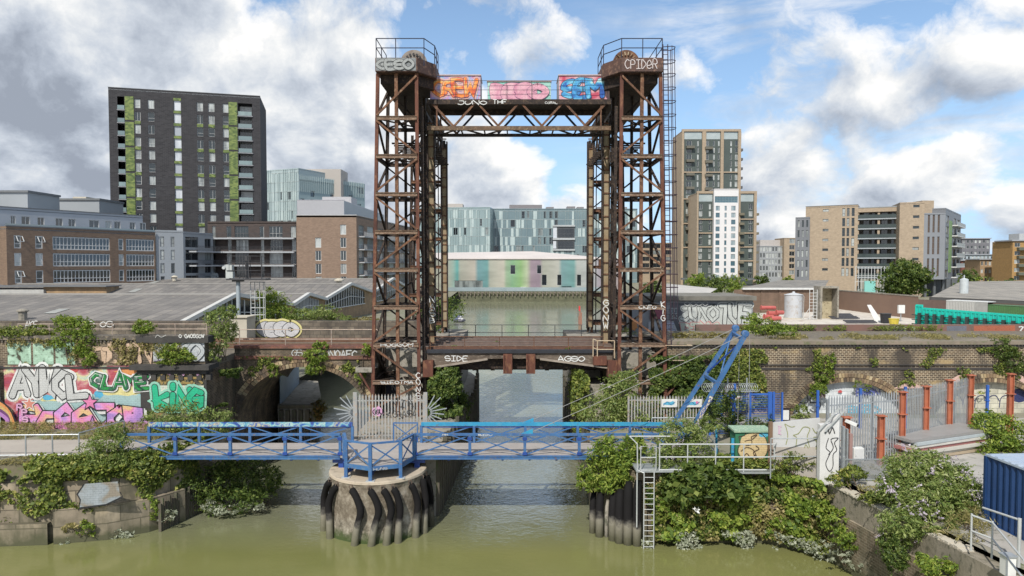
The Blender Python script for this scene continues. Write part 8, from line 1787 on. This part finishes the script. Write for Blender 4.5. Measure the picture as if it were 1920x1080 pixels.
bush('tall straggly bush at the corner between the painted wall and the arch', [lump(412, 600, 39.2, .75, .6, .65), lump(405, 640, 38.6, .65, .5, .6), lump(428, 620, 40, .55, .5, .6), lump(402, 668, 38.2, .4, .4, .35), lump(430, 585, 39.6, .5, .5, .35)], 5600, .12, LF_BUD, 35, 10, group=G1)
bush('bush hanging from the parapet above the left arch', [lump(592, 668, 40.9, .68, .35, .42), lump(588, 692, 40.8, .45, .3, .35), lump(602, 648, 41.2, .4, .3, .25)], 3600, .12, LF_GREEN, 36, 6, group=G1)
bush('small weedy clump on the arch brickwork left of the hanging bush', [lump(512, 695, 41.1, .35, .15, .4)], 700, .11, LF_GREEN, 37, 2, group=G1)
bush('thin scrub growing beside the left tower landing', [lump(676, 706, 40.9, .3, .25, .4), lump(685, 655, 41.1, .3, .3, .3)], 1000, .12, LF_GREEN, 38, 3, group=G1)
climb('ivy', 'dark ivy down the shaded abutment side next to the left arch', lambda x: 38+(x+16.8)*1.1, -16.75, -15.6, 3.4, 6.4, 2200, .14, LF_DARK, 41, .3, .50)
climb('ivy', 'thin creeper patches on the sooty arch wall', lambda x: DA-.05, -16.5, -9, 5.6, 6.8, 900, .11, LF_IVY, 42, .15, .64)
climb('ivy', 'sparse creeper on the painted left parapet', lambda x: DL+.1, -28.5, -17.2, 6.85, 8.3, 2200, .1, LF_DRY, 43, .15, .62)
bush('light yellow green sapling behind the left viaduct beside the white ladder frame', [lump(510, 568, 53, 1.1, .8, .9), lump(525, 590, 52.5, 1.6, .8, .7), lump(500, 552, 53.2, .7, .6, .5)], 6500, .14, LF_GREEN, 44, 8, group='scrub behind the left viaduct')
bush('grey green scrub along the top of the stone rear wall', [lump(570, 592, 52.5, 1.5, .7, .5), lump(605, 588, 52.5, 1.3, .7, .55), lump(640, 597, 52.3, .9, .6, .25)], 5200, .13, LF_BUD, 45, 5, group='scrub behind the left viaduct')
bush('dry tufts on the rear wall just left of the lift tower', [lump(690, 598, 52, .8, .4, .22), lump(668, 600, 52, .4, .4, .15)], 900, .12, LF_DRY, 46, 2, group='scrub behind the left viaduct')
bush('mound of greenery on the far bank left of the river wall', [lump(815, 590, 120, 3.2, 2, 2.2), lump(832, 580, 160, 4.5, 3, 2.6), lump(805, 572, 180, 4, 3, 3)], 5000, .5, LF_DARK, 47, 4)
bush('weeds at the left rear tower foot', [lump(805, 620, 50.2, .8, .3, .3)], 700, .12, LF_GREEN, 48, 0)
# --- island growth
climb('ivy', 'thick dark ivy hanging down the channel side of the island below the span', lambda x: 41.2+(x+3.3)*.3, -5.0, -3.0, 3.3, 6.2, 6500, .14, LF_DARK, 50, .7, .36)
bush('hanging ivy mass along the island wall under the lifting span', [lump(835, 715, 42.2, .9, .9, .7), lump(850, 748, 43, .8, 1.0, .8), lump(868, 770, 44.5, .5, 1.3, .8), lump(820, 740, 41, .5, .6, .7)], 9000, .13, LF_DARK, 51, 4, name='ivy', cat='ivy')
bush('russet and green bush on the end of the jetty seen through the left arch', [lump(598, 765, 46.6, .45, .4, .5), lump(590, 780, 46.6, .5, .3, .45)], 1800, .13, leafmat('russet_leaves', [(.2, (.05, .06, .02)), (.5, (.12, .12, .03)), (.8, (.24, .13, .04)), (1, (.3, .2, .07))]), 52, 3)
# --- right abutment growth
climb('ivy', 'ivy covering the channel face of the right abutment under the span', lambda x: 42.0+(4.35-x)*1.2, 3.7, 4.6, .8, 6.0, 6500, .14, LF_IVY, 53, 1.6, .25)
bush('leafy edge of ivy on the right abutment corner', [lump(1083, 720, 46, .5, 1.6, .7), lump(1078, 745, 46, .35, 1.4, .6), lump(1092, 770, 44, .4, 1.2, .7)], 5500, .13, LF_GREEN, 54, 2, name='ivy', cat='ivy')
bush('tall bushy buddleia in front of the right tower foot', [lump(1160, 740, 38.6, 1.1, .8, .9), lump(1130, 775, 37.6, 1.2, .8, .9), lump(1190, 770, 38, 1.3, .8, .8), lump(1170, 712, 39.2, .8, .6, .55), lump(1215, 790, 37.3, 1.0, .6, .6)], 15000, .13, LF_BUD, 55, 12, fl=40)
climb('ivy', 'dense dark ivy and scrub against the viaduct right of the lift tower', lambda x: 40.95, 8.2, 12.6, 3.3, 6.9, 15000, .15, LF_DARK, 56, .8, .33)
climb('ivy', 'mixed creeper on the brick behind the leaning blue frame', lambda x: 40.95, 11.6, 15.5, 3.6, 7.3, 6500, .12, LF_IVY, 57, .3, .50)
climb('ivy', 'thin creeper patches along the long right viaduct wall', lambda x: 40.95, 15, 32, 4.6, 7.4, 2200, .11, LF_IVY, 58, .2, .71)
bush('bright clump rooted in the brickwork above the left shoulder of the white arch', [lump(1545, 700, 40.8, .55, .3, .6), lump(1535, 728, 40.7, .45, .3, .4), lump(1560, 675, 40.8, .35, .2, .35), lump(1528, 738, 40.7, .3, .2, .3)], 4200, .11, LF_GREEN, 59, 3)
bush('dark creeper bush hanging from the coping near the right edge', [lump(1885, 660, 40.8, .75, .3, .45), lump(1905, 680, 40.8, .7, .3, .6), lump(1875, 640, 41, .6, .3, .25)], 4200, .11, LF_DARK, 60, 3)
G2 = 'bushes along the top of the right viaduct'
bush('wide yellow green bush on the viaduct top beside the block letters', [lump(1430, 612, 42.5, 1.1, .6, .42), lump(1465, 622, 42.2, 1.0, .5, .28), lump(1410, 598, 43, .6, .5, .35)], 5200, .12, LF_GREEN, 61, 5, group=G2)
bush('dry brown and green scrub under the block letters', [lump(1300, 628, 44, 1.3, .5, .22), lump(1345, 630, 44, .8, .4, .18), lump(1275, 630, 43.6, .5, .4, .2)], 2200, .12, LF_DRY, 62, 2, group=G2)
def tp_(a, b): return (14.5+18*a, 41.6+2.5*b, 7.72)
cover('weeds', 'dry weeds scattered along the top of the right viaduct', tp_, 7000, .14, LF_DRY, 63, .35, .47, 'weeds', kind='stuff', aspect=.2, sc=.6)
def tq_(a, b): return (14.5+18*a, 49.7, 7.5+.35*b)
cover('weeds', 'green weeds against the low rear wall of the right viaduct', tq_, 2500, .14, LF_GREEN, 64, .3, .52, 'weeds', kind='stuff', aspect=.3, sc=.5)
bush('tiny weeds growing between the span rails', [lump(935, 642, 44.5, .4, .2, .13), lump(850, 652, 42, .3, .2, .12), lump(1065, 655, 41.6, .25, .2, .1)], 500, .08, LF_GREEN, 65, 0, name='weeds', cat='weeds')
bush('reddish weeds behind the cream guardrail', [lump(1140, 622, 48, .6, .3, .25), lump(1175, 622, 48, .7, .3, .25)], 900, .1, LF_IVY, 66, 0, name='weeds', cat='weeds')
# --- near right bank
bush('bright ash like bush overhanging the right bank fenders', [lump(1150, 850, 31.4, .95, .7, .75), lump(1130, 885, 31.0, 1.0, .7, .55), lump(1175, 880, 30.8, .75, .6, .65), lump(1100, 905, 31, .45, .4, .35), lump(1190, 840, 31.8, .5, .5, .5), lump(1140, 910, 30.7, .7, .4, .28)], 11000, .17, LF_GREEN, 70, 8, aspect=.32)
bush('straggly buddleia leaning over the platform railing', [lump(1275, 815, 30.9, .9, .7, .65), lump(1250, 850, 30.6, .8, .6, .5), lump(1305, 845, 30.6, .9, .7, .6), lump(1320, 800, 31.6, .6, .5, .4), lump(1270, 880, 29.9, .8, .4, .4)], 9500, .13, LF_BUD, 71, 12, fl=26, aspect=.35)
bush('broad leaved dark bush below the galvanised railing', [lump(1330, 905, 29.2, 1.2, .5, .75), lump(1285, 915, 29.2, .9, .5, .6), lump(1375, 915, 29.1, .6, .4, .45)], 6500, .24, LF_DARK, 72, 5, aspect=.75)
fw = lambda x: 29.95 if x < 11.3 else 29.95-(x-11.3)*.75
climb('ivy', 'deep blanket of ivy and bramble over the right quay wall', fw, 6.2, 13.6, .25, 3.3, 12500, .16, LF_IVY, 73, .5, .50, kind='stuff', sc=.75)
climb('hanging_ivy', 'bright yellow green trailing growth over the right quay ivy', lambda x: fw(x)-.3, 6.3, 13.4, .4, 3.3, 4200, .18, LF_GREEN, 173, .45, .56, kind='stuff', sc=1.3)
climb('ivy', 'dark ivy filling the hollows of the right quay wall', fw, 5.9, 13.4, .15, 2.6, 7000, .13, LF_DARK, 74, .45, .50, kind='stuff', sc=.9)
climb('dry_stems', 'dead brown growth tangled through the ivy on the right quay wall', fw, 6.0, 13.8, .3, 2.9, 6000, .13, LF_DRY, 75, .55, .50, kind='stuff', cat='dead growth', sc=.8)
climb('tide_plants', 'pale mud coated plants fringing the right quay at the waterline', lambda x: fw(x)-.45, 5.6, 14.2, .0, .75, 1300, .11, LF_PALE, 75, .35, .58, kind='stuff', cat='plants', sc=.9)
def s3(a, b): return (8.7+4.6*a, 29.9+1.1*b-(max(0, a-.6)*2.0), 3.2+.15*b)
cover('bramble_cover', 'bramble and ivy along the quay edge in front of the green cabinet', s3, 9000, .13, LF_IVY, 76, .5, .33, 'brambles', kind='stuff')
bush('arching bramble stems in front of the tan lower panel', [lump(1490, 865, 29.2, .7, .4, .35), lump(1460, 875, 29.2, .5, .3, .3)], 1300, .11, LF_IVY, 77, 9, name='brambles', cat='brambles')
bush('yellow green shrub on the ledge where the right quay turns', [lump(1570, 975, 27.6, .7, .5, .45), lump(1600, 1010, 26.8, .8, .4, .35), lump(1545, 955, 28, .4, .4, .3)], 4200, .12, LF_GREEN, 78, 4)
bush('pale mud coated shrub dipping into the water below the turning quay', [lump(1590, 1045, 26.9, .7, .35, .3), lump(1560, 1025, 27.6, .7, .35, .25), lump(1625, 1065, 26.2, .5, .3, .25)], 1200, .11, LF_PALE, 79, 3, shell=.4)
BB = [lump(1720, 880, 25.6, 1.1, .8, .65), lump(1770, 900, 25.2, .9, .8, .6), lump(1690, 920, 25.0, .8, .7, .6), lump(1740, 940, 24.4, 1.1, .7, .7), lump(1800, 925, 25, .7, .7, .55), lump(1690, 985, 23.6, .65, .5, .55), lump(1750, 985, 23.6, .8, .5, .5), lump(1785, 960, 24, .6, .5, .5)]
bush('huge flowering buddleia spilling over the right quay wall near the container', BB, 34000, .125, LF_BUD, 80, 22, fl=190, aspect=.33, stem_r=.03)
bush('dark creeper hanging down the quay wall below the flowering buddleia', [lump(1680, 1040, 23.2, .45, .25, .55), lump(1665, 1010, 23.7, .3, .2, .35)], 2600, .12, LF_DARK, 81, 2)
bush('small leafy clump at the bottom edge of the quay wall', [lump(1760, 1065, 21.9, .5, .25, .35), lump(1730, 1050, 22.3, .25, .2, .25)], 1800, .12, LF_GREEN, 82, 2)
bush('dry grassy tangle beside the ramp railing', [lump(1810, 990, 22.8, .6, .4, .45), lump(1825, 965, 23.4, .4, .4, .35)], 1900, .13, LF_DRY, 83, 4, aspect=.15)
bush('leafy bush behind the stacked boards at the right edge', [lump(1860, 800, 33.2, .9, .7, .75), lump(1895, 815, 33, .9, .7, .8), lump(1880, 845, 32.4, 1.0, .6, .5)], 7500, .14, LF_GREEN, 84, 8, fl=8)
bush('low green growth at the foot of the flowering buddleia by the gate', [lump(1600, 885, 27.8, .5, .4, .3), lump(1575, 900, 27.8, .6, .3, .28), lump(1640, 935, 26.2, .5, .4, .3)], 2400, .12, LF_IVY, 85, 3)
bush('twiggy climber on the blue mesh fence', [lump(1350, 775, 35.6, .7, .25, .7), lump(1390, 800, 35.6, .8, .25, .55), lump(1430, 800, 35.7, .6, .2, .45), lump(1370, 745, 35.6, .4, .2, .4)], 5200, .12, LF_DARK, 86, 5, name='climber', cat='climber')
bush('small plant against the foot of the white filled arch', [lump(1500, 775, 40, .5, .3, .45)], 900, .12, LF_BUD, 87, 3)
plant('litter', 'scraps of white plastic caught on the right quay edge', 'litter', [lump(1310, 0+958, 28.9, .1, .1, .1), lump(1525, 930, 28.6, .12, .1, .1), lump(1535, 965, 28.3, .1, .05, .12)], 60, .16, WHITE, 0, 88, part='scrap')
# branch floating
mb = MB(); mb.tube([P(1355, 1047, 28.75)+Vector((0, 0, .03)), P(1385, 1050, 28.6)+Vector((0, 0, .06)), P(1412, 1056, 28.4)+Vector((0, 0, .03))], [.012, .03, .012], 5); mb.build('driftwood', BARK, None, 'thin branch floating off the right quay', 'driftwood')
# --- distant trees
tree('round dark green tree in front of the beige apartment blocks', (X(1700, 150), 150, 3.3), 9.0, 5.6, 9000, .55, LF_DARK, 3, k=10, trunk_h=2)
GT = 'small trees in front of the white tower'
for i, (px, D, h, r_, lb) in enumerate(((1305, 215, 6.5, 4.2, 'leftmost small tree in front of the tall tan tower'), (1340, 190, 4.6, 4.6, 'wide low tree in front of the white tower'), (1372, 205, 5.6, 4.4, 'bushy tree just right of the white tower foot'), (1428, 220, 5.0, 3.2, 'small light tree right of the stepped dark block'), (1480, 235, 4.4, 3.0, 'small tree below the grey bay of the beige block'), (1812, 175, 8, 3.6, 'dark tree at the right corner of the slate apartment block'), (1860, 190, 4.4, 4.5, 'low hedge like tree in front of the yellow brick flats'), (1905, 180, 4.5, 4.2, 'low tree at the right edge below the ochre block'), (1288, 150, 3.6, 3.0, 'low shrub like tree beside the tall ladder'), (1222, 150, 4.5, 3.4, 'low tree seen through the right lift tower'))):
    tree(lb, (X(px, D), D, 3.3), h, r_, 2200, .5, LF_DARK if i % 2 else LF_GREEN, 90+i, 'small trees beyond the yard', trunk_h=1.0, k=6)
def far_(a, b): return (-260+620*a, 246+3*b if False else 262+30*b, 3.3)

def yd(a, b): return (13.9+4.5*a, 22+8.5*b, 3.315)
cover('weeds', 'scattered weeds and grass tufts on the yard concrete', yd, 3000, .13, LF_DRY, 181, .18, .55, 'weeds', kind='stuff', aspect=.2, sc=.9)
